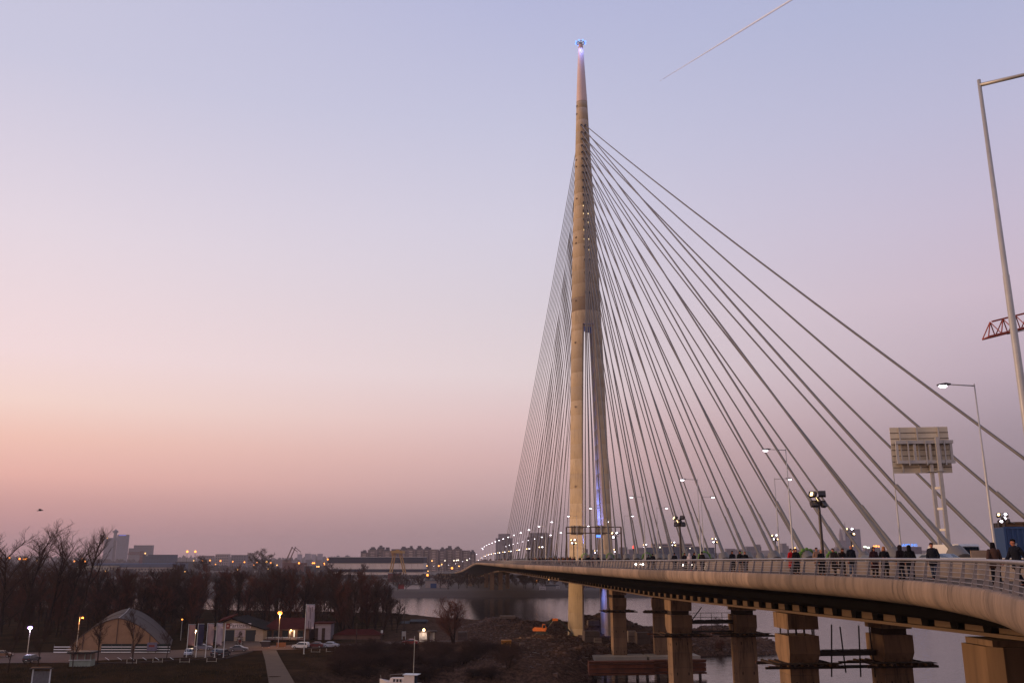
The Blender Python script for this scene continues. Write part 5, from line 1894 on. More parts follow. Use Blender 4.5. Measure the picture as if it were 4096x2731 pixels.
plank_fence(404, 524, 226, 'white plank fence before the middle of the arched hall')
plank_fence(538, 680, 226, 'white plank fence before the right part of the arched hall')
plank_fence(214, 284, 226, 'short white plank fence left of the kiosk', False)
p = at(608, 2598, GROUND_Z)
bo = empty('poster_board', (atY(608, 2590, 225.6).x, 225.6, GROUND_Z), 0, 'poster board with a car picture on the white plank fence', 'board')
MB().box((0, 0, 1.6), (2.4, .06, 1.9)).build('board', mat('poster_blue', (92, 86, 104), .6, .3, 1.5), bo, world=False)
MB().box((-.1, -.04, 1.75), (1.4, .02, .5)).build('printed_shape', mat('poster_red', (110, 44, 40), .6, .2, 2), bo, world=False)
for dx in (-.9, .9): MB().box((dx, .06, .9), (.1, .06, 1.8)).build('leg', M_DSTEEL, bo, world=False)


def kiosk():
    p = at(318, 2664)
    ro = empty('kiosk', p, .06, 'small pale kiosk with a dark flat roof at the car park', 'kiosk')
    M_K = mat('kiosk_wall', (132, 138, 124), .7, .15, .8)
    MB().box((0, 1.3, .65), (4.3, 2.6, 1.3)).build('lower_wall', M_K, ro, world=False)
    MB().box((0, 1.42, 1.95), (4.1, 2.3, 1.3)).build('window_band', mat('kiosk_glass', (112, 88, 78), .4, .3, .8), ro, world=False)
    for dx in (-2.1, -.7, .9, 2.1): MB().box((dx, .08, 1.95), (.16, .16, 1.3)).build('post', M_K, ro, world=False)
    MB().box((0, 1.2, 2.8), (5.4, 3.6, .34)).build('roof', M_BLACK, ro, world=False)
    MB().box((0, -.1, 1.3), (4.5, .4, .08)).build('counter', M_WHITE, ro, world=False)
    MB().box((.95, -.03, .55), (.8, .05, 1.0)).build('hatch', M_K, ro, world=False)


kiosk()
p = at(160, 2745)
bo = empty('notice_board', p, .1, 'roofed notice board on two posts at the lower left', 'notice board')
for dx in (-1.5, 1.5): MB().box((dx, 0, 1.5), (.18, .18, 3.0)).build('post', M_WHITE, bo, world=False)
MB().box((0, 0, 1.6), (2.7, .1, 2.0)).build('panel', mat('notice_grey', (96, 92, 92), .7, .3, 2), bo, world=False)
for q in (0, 1): MB().box((0, -.3 - .1 * q, 3.1 + .22 * q), (3.8 - .5 * q, .9 - .2 * q, .1)).build('roof_board', M_DTIMBER if q == 0 else M_TIMBER, bo, world=False)

# ------------------------------------------------------------------ the club house with its sign
def club_house():
    Y = 258.0
    X = lambda fx: atY(fx, 2520, Y).x
    Zp = lambda fy: atY(950, fy, Y).z
    xl, xr = X(838), X(1052)
    xm = X(925)
    gz = GROUND_Z
    ro = empty('club_house', (xm, Y, gz), 0, 'gabled boat club house with a lettered sign and two dark doors', 'building')
    M_W = mat('club_wall', (158, 138, 118), .85, .15, .5)
    M_R = mat('club_roof_red', (66, 24, 20), .9, .25, .6, spec=.05)
    M_RD = mat('club_roof_dark', (26, 20, 18), .9, .25, .6, spec=.05)
    eave, apex = Zp(2514), Zp(2474)
    MB().add([(xl, Y, gz), (xr, Y, gz), (xr, Y, eave), (xm, Y, apex), (xl, Y, eave), (xl, Y + 14, gz), (xr, Y + 14, gz), (xr, Y + 14, eave), (xm, Y + 14, apex), (xl, Y + 14, eave)],
             [(0, 1, 2, 3, 4), (9, 8, 7, 6, 5), (0, 5, 6, 1), (1, 6, 7, 2), (4, 9, 5, 0)]).build('wall', M_W, ro)
    for (xa, za, xb, zb, m) in ((xm, apex, xr + .9, eave - .35, M_RD), (xm, apex, xl - .9, eave - .45, M_RD)):
        MB().add([(xa, Y - .9, za + .02), (xb, Y - .9, zb + .02), (xb, Y + 15, zb + .02), (xa, Y + 15, za + .02), (xa, Y - .9, za + .28), (xb, Y - .9, zb + .28), (xb, Y + 15, zb + .28), (xa, Y + 15, za + .28)],
                 [(0, 1, 2, 3), (7, 6, 5, 4), (0, 4, 5, 1), (1, 5, 6, 2), (2, 6, 7, 3), (3, 7, 4, 0)]).build('roof_slope', m, ro)
    MB().add([(xm - 3.6, Y - .95, apex - .9), (xm + .4, Y - .95, apex + .45), (xm + .4, Y + 4, apex + 1.0), (xm - 3.6, Y + 4, apex - .1),
              (xm - 3.6, Y - .95, apex - .6), (xm + .4, Y - .95, apex + .75), (xm + .4, Y + 4, apex + 1.3), (xm - 3.6, Y + 4, apex + .2)],
             [(0, 1, 2, 3), (7, 6, 5, 4), (0, 4, 5, 1), (1, 5, 6, 2), (2, 6, 7, 3), (3, 7, 4, 0)]).build('red_roof_patch', M_R, ro)
    MD = mat('club_door', (34, 36, 38), .6, .1, 1)
    for a, b in ((X(901), X(938)), (X(984), X(1024)), (X(846), X(866))):
        d = MB().box(((a + b) / 2, Y - .03, (gz + Zp(2518)) / 2), (b - a, .1, Zp(2518) - gz)).build('door', MD, ro)
        MB().box(((a + b) / 2, Y - .06, Zp(2518) + .06), (b - a + .3, .14, .12)).build('lintel', M_W, d)
        MB().box(((a + b) / 2, Y - .09, (gz + Zp(2518)) / 2), (.06, .04, Zp(2518) - gz)).build('door_joint', M_BLACK, d)
    # the lettered sign
    a, b = X(920), X(1003)
    s = MB().box(((a + b) / 2, Y - .12, (Zp(2491) + Zp(2511)) / 2), (b - a, .12, Zp(2491) - Zp(2511))).build('sign_board', mat('sign_white', (214, 198, 194), .6, .06, 1), ro)
    t = text_mesh('Partizan', 1.55, .02)
    o = link('sign_lettering', t, s, Vector((a + (b - a) * .40, Y - .2, (Zp(2491) + Zp(2511)) / 2 + .05)) - ro.location, m=mat('sign_letter', (62, 44, 46), .6, .05))
    o.rotation_euler = (math.pi / 2, 0, 0)
    for q in (.06, -.20, -.45):
        MB().box((a + (b - a) * .87, Y - .2, (Zp(2491) + Zp(2511)) / 2 + q), (1.1, .04, .1)).build('sign_stripe', mat('sign_dark', (40, 38, 42), .6, .05), s)
    MB().box((X(911), Y - .12, (Zp(2491) + Zp(2513)) / 2), (X(917) - X(903), .1, Zp(2493) - Zp(2513))).build('emblem_board', mat('emblem_red', (128, 52, 44), .6, .15, 1), ro)
    MB().ball((X(911), Y - .2, (Zp(2491) + Zp(2513)) / 2), .3, 8, 4, (1, .2, 1.1)).build('emblem_shape', mat('emblem_pale', (190, 150, 130), .6, .1), ro)
    # posters between the doors
    pb = MB().box(((X(941) + X(980)) / 2, Y - .06, (Zp(2517) + Zp(2546)) / 2), (X(980) - X(941), .06, Zp(2517) - Zp(2546))).build('poster', mat('poster_white', (168, 148, 144), .7, .1, 1), ro)
    for i in range(6):
        MB().box(((X(943) + X(976)) / 2 + .1 * (i % 2), Y - .1, Zp(2520) - .34 * i), (1.6 + .3 * (i % 3), .02, .07)).build('printed_line', mat('print_grey', (110, 92, 96), .7, .1), pb)
    MB().box((X(885), Y - .06, Zp(2528)), (.8, .06, 1.5)).build('poster', mat('poster_white', (168, 148, 144), .7, .1, 1), ro)
    for fx in (945, 962, 985): MB().beam((X(fx), Y - .1, Zp(2490)), (X(fx), Y - .7, Zp(2488)), .08).build('sign_lamp', M_DSTEEL, ro)
    MB().box((X(1040), Y - .3, gz + .9), (2.2, .5, 1.8)).build('side_pillar', M_W, ro)


club_house()


def side_house():
    Y = 262.0
    X = lambda fx: atY(fx, 2520, Y).x
    Zp = lambda fy: atY(1150, fy, Y).z
    gz = GROUND_Z
    x0, x1 = X(1058), X(1235)
    ro = empty('club_annex', ((x0 + x1) / 2, Y, gz), 0, 'long annex with a dark red roof and a terrace beside the club house', 'building')
    M_R = mat('club_roof_red', (66, 24, 20), .9, .25, .6, spec=.05)
    M_W = mat('annex_wall', (92, 66, 56), .85, .2, .5)
    MB().box(((x0 + x1) / 2, Y + 5, (gz + Zp(2516)) / 2), (x1 - x0, 9, Zp(2516) - gz)).build('wall', M_W, ro)
    zt, ze = Zp(2474), Zp(2514)
    MB().add([(x0 - .6, Y - .6, ze), (x1 + .6, Y - .6, ze), (x1 - 2, Y + 6, zt), (x0 + 2, Y + 6, zt), (x0 - .6, Y + 12, ze), (x1 + .6, Y + 12, ze)],
             [(0, 1, 2, 3), (1, 5, 2), (4, 0, 3), (5, 4, 3, 2), (0, 4, 5, 1)]).build('roof', M_R, ro)
    for i, fx in enumerate((1075, 1105, 1140, 1200)):
        w = MB().box((X(fx), Y + .46, Zp(2533)), (1.6, .12, 1.7)).build('window', M_GLASS, ro)
        MB().box((X(fx), Y + .42, Zp(2533) - .95), (1.8, .2, .1)).build('sill', M_WHITE, w)
    MB().box((X(1176), Y + .4, Zp(2533)), (.28, .12, 1.8)).build('lit_window', emit('window_glow', (190, 200, 190), .9), ro)
    MB().box((X(1150), Y - 2.2, Zp(2552)), (X(1235) - X(1075), 3.4, .12)).build('terrace', M_W, ro)
    for fx in (1085, 1115, 1145, 1175, 1205): MB().box((X(fx), Y - 3.6, (gz + Zp(2534)) / 2), (.14, .14, Zp(2534) - gz)).build('terrace_post', M_DTIMBER, ro)
    MB().box((X(1145), Y - 3.6, Zp(2545)), (X(1215) - X(1078), .08, .1)).build('terrace_rail', M_WHITE, ro)
    wh = empty('white_shed', (X(1287), Y + 2, gz), 0, 'white walled shed with a low dark red roof right of the annex', 'building')
    MB().box((X(1287), Y + 4, (gz + Zp(2494)) / 2), (X(1318) - X(1255), 5, Zp(2494) - gz)).build('wall', mat('shed_white', (140, 128, 130), .8, .15, .6), wh)
    MB().box((X(1287), Y + 4, Zp(2492)), (X(1326) - X(1250), 6, .25)).build('roof', M_R, wh)
    for fx in (1262, 1290): MB().box((X(fx), Y + 1.45, (gz + Zp(2512)) / 2), (.9, .1, Zp(2512) - gz)).build('door', M_DTIMBER, wh)
    lr = empty('low_roof_shed', (X(1420), Y + 4, gz), 0, 'very low long shed with a dark red roof along the road', 'building')
    MB().box((X(1420), Y + 5, gz + .6), (X(1520) - X(1330), 4, 1.2)).build('wall', M_W, lr)
    MB().add([(X(1325), Y + 2.6, gz + 1.2), (X(1525), Y + 2.6, gz + 1.2), (X(1480), Y + 5.5, gz + 2.6), (X(1370), Y + 5.5, gz + 2.6), (X(1325), Y + 8, gz + 1.2), (X(1525), Y + 8, gz + 1.2)],
             [(0, 1, 2, 3), (1, 5, 2), (4, 0, 3), (5, 4, 3, 2), (0, 4, 5, 1)]).build('roof', M_R, lr)


side_house()

# ------------------------------------------------------------------ flags, lamps and street furniture of the car park
def flagpole(fx, fy, fy_top, banner, label, bw=1.5, bh=None):
    p = at(fx, fy)
    zt = atY(fx, fy_top, p.y).z - p.z
    ro = empty('flagpole', p, 0, label, 'flagpole', 'flagpoles at the car park')
    MB().tube([(0, 0, 0), (0, 0, zt)], [.085, .05], 8).build('pole', M_WHITE, ro, world=False)
    MB().box((0, 0, .05), (.4, .4, .1)).build('foot', M_CONC, ro, world=False)
    if banner:
        fo = empty('banner', (p.x + .12, p.y, p.z), 0, banner[1], 'banner', 'banners on the flagpoles')
        n = 9
        rows = []
        h = bh or zt * .62
        for i in range(n + 1):
            z = zt - .15 - h * i / n
            rows.append([(bw * u, .16 * math.sin(i * .9 + u * 4) * u + (0 if k_ == 0 else .02), z - .12 * u) for k_ in (0, 1) for u in ((0, .33, .66, 1) if k_ == 0 else (1, .66, .33, 0))])
        MB().loft(rows).build('cloth', banner[0], fo, world=False, smooth=True)
        if len(banner) > 2:
            for k_, (u, z, w, hh) in enumerate(banner[2]):
                MB().box((bw * u, -.14, zt - z), (w, .02, hh)).build('printed_shape', mat('banner_print', (84, 66, 72), .8, .1), fo, world=False)
        MB().beam((-.05, 0, zt - .1), (bw, 0, zt - .1), .05).build('batten', M_WHITE, fo, world=False)
    return ro


BP = mat('banner_pale', (158, 128, 120), .8, .12, .6)
BN = mat('banner_navy', (44, 38, 62), .8, .12, .6)
BR = mat('banner_greyred', (150, 112, 104), .8, .15, .6)
BW = mat('banner_white', (166, 146, 146), .8, .12, .6)
flagpole(745, 2628, 2494, (BR, 'reddish grey banner on the leftmost flagpole'), 'leftmost of the white flagpoles with a reddish banner')
flagpole(783, 2628, 2492, (BN, 'navy blue banner on the second flagpole'), 'white flagpole with a navy banner', 1.3)
flagpole(821, 2628, 2490, (BP, 'pale banner on the middle flagpole'), 'middle white flagpole with a pale banner', 1.45)
flagpole(858, 2628, 2489, (BW, 'pale banner with a round emblem on the fourth flagpole', [(.55, 5.0, .5, .5)]), 'white flagpole with a pale banner showing a round emblem', 1.35)
flagpole(893, 2628, 2490, None, 'rightmost of the white flagpoles, carrying no banner')
flagpole(1215, 2614, 2414, (BW, 'tall pale banner with dark vertical strokes beside the orange lamp', [(.5, 2.2, .12, 2.6), (.3, 1.2, .1, 1.2), (.7, 1.2, .1, 1.2), (.35, 4.8, .12, 1.8), (.62, 5.2, .1, 2.2)]), 'tallest flagpole standing alone before the white estate car', 2.0, 5.6)


def park_lamp(fx, fy, fy_top, e, label, energy, c, arm=0.0, r=.3):
    p = at(fx, fy)
    zt = atY(fx, fy_top, p.y).z - p.z
    ro = empty('lamp_post', p, 0, label, 'lamp post')
    MB().tube([(0, 0, 0), (0, 0, zt)], [.10, .06], 8).build('pole', M_STEEL, ro, world=False)
    MB().box((arm * .5, 0, zt + .02), (abs(arm) + .4, .24, .14)).build('head', M_DSTEEL, ro, world=False)
    MB().ball((arm, -.1, zt - .12), r, 10, 6, (1.2, 1, .8)).build('lens', e, ro, world=False, smooth=True)
    if energy: point_light('lamp_post_light', (p.x + arm, p.y - .3, p.z + zt - .6), c, energy, .25)
    return ro


park_lamp(1112, 2588, 2448, E_ORANGE, 'tall lamp post glowing bright orange beside the club house', 2600, (1, .5, .16), 0, .52)
park_lamp(300, 2640, 2466, emit('dim_sodium', (255, 130, 50), 3), 'lamp post with a dim orange head over the left edge of the hall', 900, (1, .42, .12), .7, .22)
park_lamp(108, 2620, 2507, emit('violet_light', (205, 170, 255), 6), 'lamp post glowing violet white at the left', 700, (.8, .7, 1), 0, .46)
park_lamp(776, 2600, 2519, E_WARM, 'low lamp glowing warm white behind the leftmost flagpole', 400, (1, .7, .4), 0, .28)
park_lamp(722, 2560, 2474, E_ORANGE, 'small orange lamp in the dark wood right of the hall', 0, (1, .6, .3), 0, .22)
park_lamp(1158, 2560, 2517, E_WARM, 'small warm lamp on the terrace right of the orange lamp post', 200, (1, .7, .4), .3, .22)
# low white bicycle hoops along the lawn edge
for fx, fy, lb in ((526, 2652, 'first white low hoop rail from the left, before the hall fence'), (630, 2648, 'white low hoop rail below the right end of the hall'), (738, 2648, 'white low hoop rail below the leftmost flagpoles'), (846, 2646, 'white low hoop rail below the rightmost flagpoles'),
                   (1262, 2608, 'white low hoop rail before the white estate car'), (1322, 2606, 'white low hoop rail before the silver sedan')):
    p = at(fx, fy)
    ro = empty('hoop_rail', p, 0, lb, 'hoop rail', 'white hoop rails')
    for dx in (-1.05, 1.05): MB().tube([(dx, 0, 0), (dx, 0, .85)], .05, 6).build('post', M_CONC, ro, world=False)
    MB().tube([(-1.05, 0, .15), (1.05, 0, .15)], .035, 6).build('bar', M_CONC, ro, world=False)
# kerb beams along the lawn
kb = empty('kerb_line', at(470, 2652), 0, 'low dark kerb between the car park and the lawn', 'kerb')
for a, b in (((380, 2654), (560, 2650)), ((560, 2650), (720, 2640)), ((720, 2640), (900, 2634)), ((900, 2634), (1010, 2606))):
    pa, pb = at(*a), at(*b)
    MB().beam(pa + Vector((0, 0, .1)), pb + Vector((0, 0, .1)), .3, .35).build('kerb_stone', M_DTIMBER, kb)
# conifer before the club house
p = at(957, 2596)
cn = empty('conical_conifer', p, 0, 'cone shaped evergreen in front of the club house doors', 'tree')
MB().tube([(0, 0, 0), (0, 0, 1)], .15, 6).build('trunk', M_BARK, cn, world=False)
r_ = random.Random(8)
cm_ = MB()
for i in range(900):
    z = .3 + 4.0 * r_.random() ** 1.2; rad = 1.35 * (1 - (z - .3) / 4.3) ** .8 * r_.uniform(.55, 1.05); a = r_.uniform(0, 6.28)
    c = Vector((rad * math.cos(a), rad * math.sin(a), z)); u = Vector((math.cos(a), math.sin(a), .5)) * .22; w = Vector((-math.sin(a), math.cos(a), 0)) * .09
    cm_.add([c - w, c + w, c + u], [(0, 1, 2)])
cm_.build('crown', mat('conifer_needles', (46, 32, 24), .95, .3, 1), cn, world=False)
# small signs
for fx, fy, w, h, pole, c, lb in ((958, 2590, 1.1, 1.4, 1.1, (190, 176, 166), 'white poster stand with a red panel before the conifer'), (1615, 2556, 1.2, 1.3, .9, (150, 142, 136), 'small pale notice sign before the red car'),
                                  (1062, 2590, 2.2, 1.4, .3, (62, 44, 40), 'framed dark board at the ramp beside the club house'), (1124, 2588, 2.4, 1.0, .2, (150, 92, 48), 'low orange timber hut front below the orange lamp')):
    p = at(fx, fy)
    ro = empty('small_sign', p, 0, lb, 'sign')
    MB().box((0, 0, pole + h / 2), (w, .06, h)).build('panel', mat('sign_%d' % fx, c, .7, .1, 1), ro, world=False)
    for dx in (-w * .4, w * .4): MB().box((dx, .06, (pole + h) / 2), (.08, .06, pole + h)).build('leg', M_WHITE, ro, world=False)
    if fx == 958: MB().box((0, -.04, pole + .55), (.8, .02, .7)).build('red_panel', mat('emblem_red', (128, 52, 44), .6, .15, 1), ro, world=False)
    if fx == 1062: MB().box((0, -.04, pole + h), (w + .1, .06, .12)).build('frame_bar', M_WHITE, ro, world=False)
p = at(1070, 2605)
# parked cars
CARS = [(754, 2624, -1.35, (150, 146, 148), 'silver estate car facing the camera beside the flagpoles', 'estate'),
        (893, 2624, 1.45, (24, 26, 34), 'black car seen from behind at the rightmost flagpole', 'estate'), (868, 2620, 1.5, (40, 32, 40), 'dark plum car left of the black car', 'sedan'),
        (955, 2605, .08, (104, 96, 96), 'grey saloon car side on before the club house', 'sedan'), (1203, 2594, 2.95, (205, 196, 186), 'white estate car parked beside the tall banner pole', 'estate'),
        (1262, 2590, 3.0, (88, 24, 24), 'dark red car half hidden between the white and the silver one', 'sedan'), (1325, 2590, -.15, (168, 166, 172), 'silver saloon parked right of the dark red car', 'sedan'),
        (1640, 2578, 3.05, (120, 24, 22), 'red car driving past the lit booth', 'sedan'), (125, 2648, 1.5, (22, 28, 44), 'navy car seen from behind near the kiosk', 'estate'),
        (10, 2628, .1, (120, 84, 60), 'brownish car cut by the left border', 'sedan'), (812, 2600, .2, (118, 112, 118), 'grey car behind the navy banner', 'sedan')]
for fx, fy, rz_, c, lb, st_ in CARS:
    p = at(fx, fy); p.z = GROUND_Z + .105
    car(p, rz_, c, lb, st_, False, 'cars on the car park')
# lit booth beside the road
def booth():
    p = at(1705, 2570)
    ro = empty('lit_booth', p, .05, 'small roofed booth with lit white walls beside the red car', 'booth')
    mw = mat('booth_white', (186, 170, 160), .7, .1, .8)
    MB().box((-.9, 1.0, 1.5), (2.1, 2.0, 2.4)).build('wall_panel', mw, ro, world=False)
    MB().box((1.5, 1.4, 1.5), (1.3, 1.6, 2.4)).build('wall_panel', mw, ro, world=False)
    MB().box((.2, .9, 2.95), (5.2, 3.2, .3)).build('roof', M_DTIMBER, ro, world=False)
    for dx in (-2.0, .45, .8, 2.3): MB().box((dx, .05, 1.4), (.16, .16, 2.8)).build('post', M_DTIMBER, ro, world=False)
    for i in range(4):
        MB().beam((-1.7 + .3 * i, -.03, .6), (-1.3 + .4 * i, -.03, 2.4), .04).build('branch_pattern', M_DTIMBER, ro, world=False)
    MB().ball((-.7, -.5, 3.45), .36, 8, 5).build('lamp', E_WARM, ro, world=False)
    MB().beam((-.7, .2, 3.1), (-.7, -.4, 3.5), .06).build('lamp_arm', M_DSTEEL, ro, world=False)
    point_light('booth_light', (p.x - .7, p.y - 1.2, p.z + 3.0), (1, .85, .7), 260, .3)


booth()
for fx0, fx1, fy, ft, lb in ((1640, 1705, 2500, 2477, 'dark low boat shed at the river edge'), (1600, 1632, 2500, 2484, 'small dark hut at the foot of the wooden mast')):
    Y = 330
    a, b = atY(fx0, fy, Y), atY(fx1, fy, Y); zt = atY(fx0, ft, Y).z
    ro = empty('boat_shed', ((a.x + b.x) / 2, Y, -23.5), 0, lb, 'shed')
    MB().box(((a.x + b.x) / 2, Y + 2, (-23.5 + zt - .5) / 2), (b.x - a.x, 4, zt - .5 + 23.5)).build('wall', M_DTIMBER, ro)
    MB().add([(a.x - .4, Y - .5, zt - .7), (b.x + .4, Y - .5, zt - .7), (b.x, Y + 2, zt), (a.x, Y + 2, zt), (a.x - .4, Y + 4.5, zt - .7), (b.x + .4, Y + 4.5, zt - .7)], [(0, 1, 2, 3), (1, 5, 2), (4, 0, 3), (5, 4, 3, 2), (0, 4, 5, 1)]).build('roof', M_BLACK, ro)
for fx, fy, ft, lb in ((1616, 2520, 2424, 'dark wooden pole standing at the river edge'), (1424, 2590, 2490, 'dark wooden pole beside the road right of the silver saloon'), (1526, 2575, 2518, 'short pole with a white plate beside the road')):
    p = at(fx, fy)
    ro = empty('wooden_pole', p, 0, lb, 'pole')
    MB().tube([(0, 0, 0), (0, 0, atY(fx, ft, p.y).z - p.z)], [.16, .10], 8).build('pole', M_DTIMBER, ro, world=False)
    MB().box((0, -.05, atY(fx, ft, p.y).z - p.z - .4), (.5 if fx == 1526 else .8, .08, .1 if fx != 1526 else .7)).build('cross_piece' if fx != 1526 else 'plate', M_DTIMBER if fx != 1526 else M_WHITE, ro, world=False)

# ------------------------------------------------------------------ the boat
def boat():
    p = at(1608, 2752, WATER_Z)
    ro = empty('cabin_boat', p, 2.95, 'small white cabin boat with a tall mast moored at the lower border', 'boat')
    M_H = mat('boat_white', (206, 188, 176), .45, .08, .8)
    hull = []
    for x, w, z0, z1 in ((-3.6, 1.2, -.3, 1.0), (-1.5, 1.35, -.4, .95), (1.0, 1.3, -.4, 1.05), (3.0, .85, -.2, 1.35), (4.6, .08, .5, 1.75)):
        hull.append([(x, -w, z1), (x, -w * .85, z0 + .3), (x, 0, z0), (x, w * .85, z0 + .3), (x, w, z1)])
    MB().loft(hull).build('hull', M_H, ro, world=False)
    MB().loft([[(-.6, -1.0, .95), (-.6, 1.0, .95), (-.6, .85, 2.05), (-.6, -.85, 2.05)], [(2.6, -.75, 1.2), (2.6, .75, 1.2), (2.2, .6, 2.0), (2.2, -.6, 2.0)]]).build('cabin', M_H, ro, world=False)
    for i in range(3):
        for s_ in (-1, 1):
            w = MB().box((.05 + i * .68, s_ * (.9 - .06 * i), 1.58), (.36, .12, .5)).build('window', M_GLASS, ro, world=False)
            MB().box((.05 + i * .68, s_ * (.93 - .06 * i), 1.31), (.42, .1, .05)).build('window_frame', mat('boat_frame', (120, 80, 70), .5, .1), w, world=False)
    MB().box((-1.7, 0, 1.75), (2.1, 2.0, 1.7)).build('wheelhouse', M_H, ro, world=False)
    MB().box((-2.77, 0, 1.8), (.06, 1.85, 1.5)).build('aft_door', mat('boat_blue', (22, 42, 62), .5, .1), ro, world=False)
    MB().box((-1.9, 0, 2.66), (3.0, 2.3, .12)).build('roof', M_WHITE, ro, world=False)
    MB().box((-.62, .62, 2.2), (.06, .5, .5)).build('front_pane', M_GLASS, ro, world=False)
    MB().tube([(-2.2, -.2, 2.7), (-2.3, -.1, 9.8)], [.07, .045], 8).build('mast', M_STEEL, ro, world=False)
    pts = [(2.7, -.6, 1.3), (2.7, -.6, 2.4), (-.4, -.8, 2.7)]
    MB().tube(pts, .025, 5).build('hand_rail', M_STEEL, ro, world=False)
    MB().tube([(4.3, .1, 1.7), (4.5, 0, 2.4)], .03, 5).build('bow_rail', M_STEEL, ro, world=False)
    d = empty('dinghy', (p.x - 6.4, p.y + .2, p.z), 2.9, 'small pale dinghy at the bow of the white cabin boat', 'boat')
    MB().loft([[(x, -w, z), (x, 0, z - .4), (x, w, z)] for x, w, z in ((-1.6, .6, .6), (0, .75, .55), (1.5, .4, .7), (2.0, .05, .85))]).build('hull', mat('dinghy_grey', (120, 108, 104), .6, .15), d, world=False)
    MB().box((-.3, 0, .5), (.3, 1.2, .06)).build('thwart', M_DTIMBER, d, world=False)


boat()

# ------------------------------------------------------------------ building site on the island tip
def excavator():
    p = at(2168, 2540); p.z = hgt(p.x, p.y)
    ro = empty('excavator', p, -.12, 'orange tracked excavator digging before the left pylon leg', 'excavator')
    MO = mat('excavator_orange', (190, 92, 22), .6, .15, 1)
    for y in (-1.2, 1.2):
        t = MB().loft([[(x * 2.0, y + q, .45 + .45 * zz) for x, zz in ((-1, 0), (-.8, 1), (.8, 1), (1, 0), (.8, -1), (-.8, -1))] for q in (-.3, .3)]).build('track', M_BLACK, ro, world=False)
        MB().tube([(-1.5, y - .34, .45), (-1.5, y + .34, .45)], .3, 8).build('wheel', M_DSTEEL, t, world=False)
    MB().loft([[(-2.6, y, 1.0), (-2.75, y, 1.6), (-2.2, y, 2.1), (-.2, y, 2.0), (1.2, y, 1.5), (1.2, y, 1.0)] for y in (-1.3, 1.3)]).build('body', MO, ro, world=False)
    cab = MB().loft([[(.1, y, 1.5), (.2, y, 3.0), (1.0, y, 3.0), (1.45, y, 2.0), (1.4, y, 1.4)] for y in (-1.2, -.1)]).build('cab', MO, ro, world=False)
    MB().box((.75, -1.22, 2.35), (.8, .05, .9)).build('cab_window', M_GLASS, cab, world=False)
    MB().beam((1.0, .3, 1.7), (3.0, .3, 4.3), .5, .7).build('boom', M_BLACK, ro, world=False)
    MB().beam((2.9, .3, 4.3), (5.6, .3, 4.0), .5, .6).build('boom', M_BLACK, ro, world=False)
    MB().box((4.0, .05, 4.25), (1.6, .3, .7)).build('boom_panel', MO, ro, world=False)
    MB().beam((5.4, .3, 4.1), (8.4, .3, .7), .45, .5).build('stick', M_BLACK, ro, world=False)
    MB().loft([[(8.2, y, .9), (8.8, y, .5), (9.0, y, -.4), (8.5, y, -1.3), (8.0, y, -.6)] for y in (-.3, .9)]).build('bucket', M_DSTEEL, ro, world=False)
    MB().tube([(1.6, .3, 1.9), (3.4, .3, 4.0)], .1, 6).build('ram', M_STEEL, ro, world=False)


excavator()
p = at(2025, 2583); p.z = hgt(p.x, p.y)
sk = empty('skip', p, .05, 'yellow orange skip container on the rubble ground', 'skip')
MO2 = mat('skip_yellow', (176, 110, 20), .6, .2, 1)
MB().loft([[(-1.1, -.8, 0), (1.1, -.8, 0), (1.1, .8, 0), (-1.1, .8, 0)], [(-1.35, -1, 1.9), (1.35, -1, 1.9), (1.35, 1, 1.9), (-1.35, 1, 1.9)]]).build('bin', MO2, sk, world=False)
for dx in (-.6, .6): MB().box((dx, -.95, 1.0), (.12, .12, 1.7)).build('rib', MO2, sk, world=False)
MB().box((0, -1.03, 1.85), (2.75, .12, .14)).build('rim', MO2, sk, world=False)
for fx, fy, w, d, h, rz_, c, lb in ((2373, 2527, 3.6, 2.4, 1.5, .1, (110, 92, 78), 'flat concrete block behind the large one right of the pylon leg'), (2365, 2562, 4.4, 3.6, 3.0, .12, (98, 80, 68), 'large concrete block right of the left pylon leg'),
                                    (2391, 2568, 2.0, 1.4, 1.2, .06, (140, 120, 100), 'small pale concrete block in front of the large one'), (2090, 2592, 1.4, 1.2, 1.2, .1, (110, 88, 74), 'brown box right of the yellow skip'),
                                    (2527, 2568, 2.2, 1.2, 3.2, .15, (148, 128, 112), 'pale slotted formwork panel leaning behind the second pier'), (2570, 2572, 3.6, 3.0, 3.0, .1, (84, 68, 60), 'dark formwork stack between the two far piers'),
                                    (2030, 2524, 5.0, 2.6, .8, .02, (120, 100, 86), 'flat pale slab below the first rubble mound'), (1850, 2558, 2.6, 2.0, 2.2, .0, (84, 66, 60), 'dim tank shaped box behind the wide bare tree'), (2630, 2500, 5, 1.0, .6, 0, (118, 108, 100), 'pale tarpaulin strip far behind the thin pier')):
    p = at(fx, fy); p.z = hgt(p.x, p.y) - .1
    ro = empty('concrete_block', p, rz_, lb, 'block')
    M_c = mat('block_%d' % fx, c, .9, .2, .8, bump=.2)
    MB().box((0, 0, h / 2), (w, d, h), taper=.96).build('block', M_c, ro, world=False)
    MB().box((0, -d / 2 + .02, h * .55), (w * .9, .08, .07)).build('joint', M_DTIMBER, ro, world=False)
    for dx in (-w * .3, w * .3): MB().tube([(dx, 0, h * .98), (dx, 0, h + .16)], .05, 5).build('lifting_eye', M_DSTEEL, ro, world=False)
# two dim sheds at the rubble edge, odd planks
rp = random.Random(12)
for i in range(14):
    p = at(rp.uniform(1950, 2350), rp.uniform(2560, 2640)); z = hgt(p.x, p.y)
    ro = empty('scrap_plank', (p.x, p.y, z + .12), rp.uniform(0, 3), 'loose timber plank lying on the rubble left of the plinth', 'plank', 'scrap planks on the rubble')
    MB().box((0, 0, 0), (rp.uniform(2, 4), .3, .12)).build('plank', M_DTIMBER if i % 2 else M_BARR, ro, world=False)

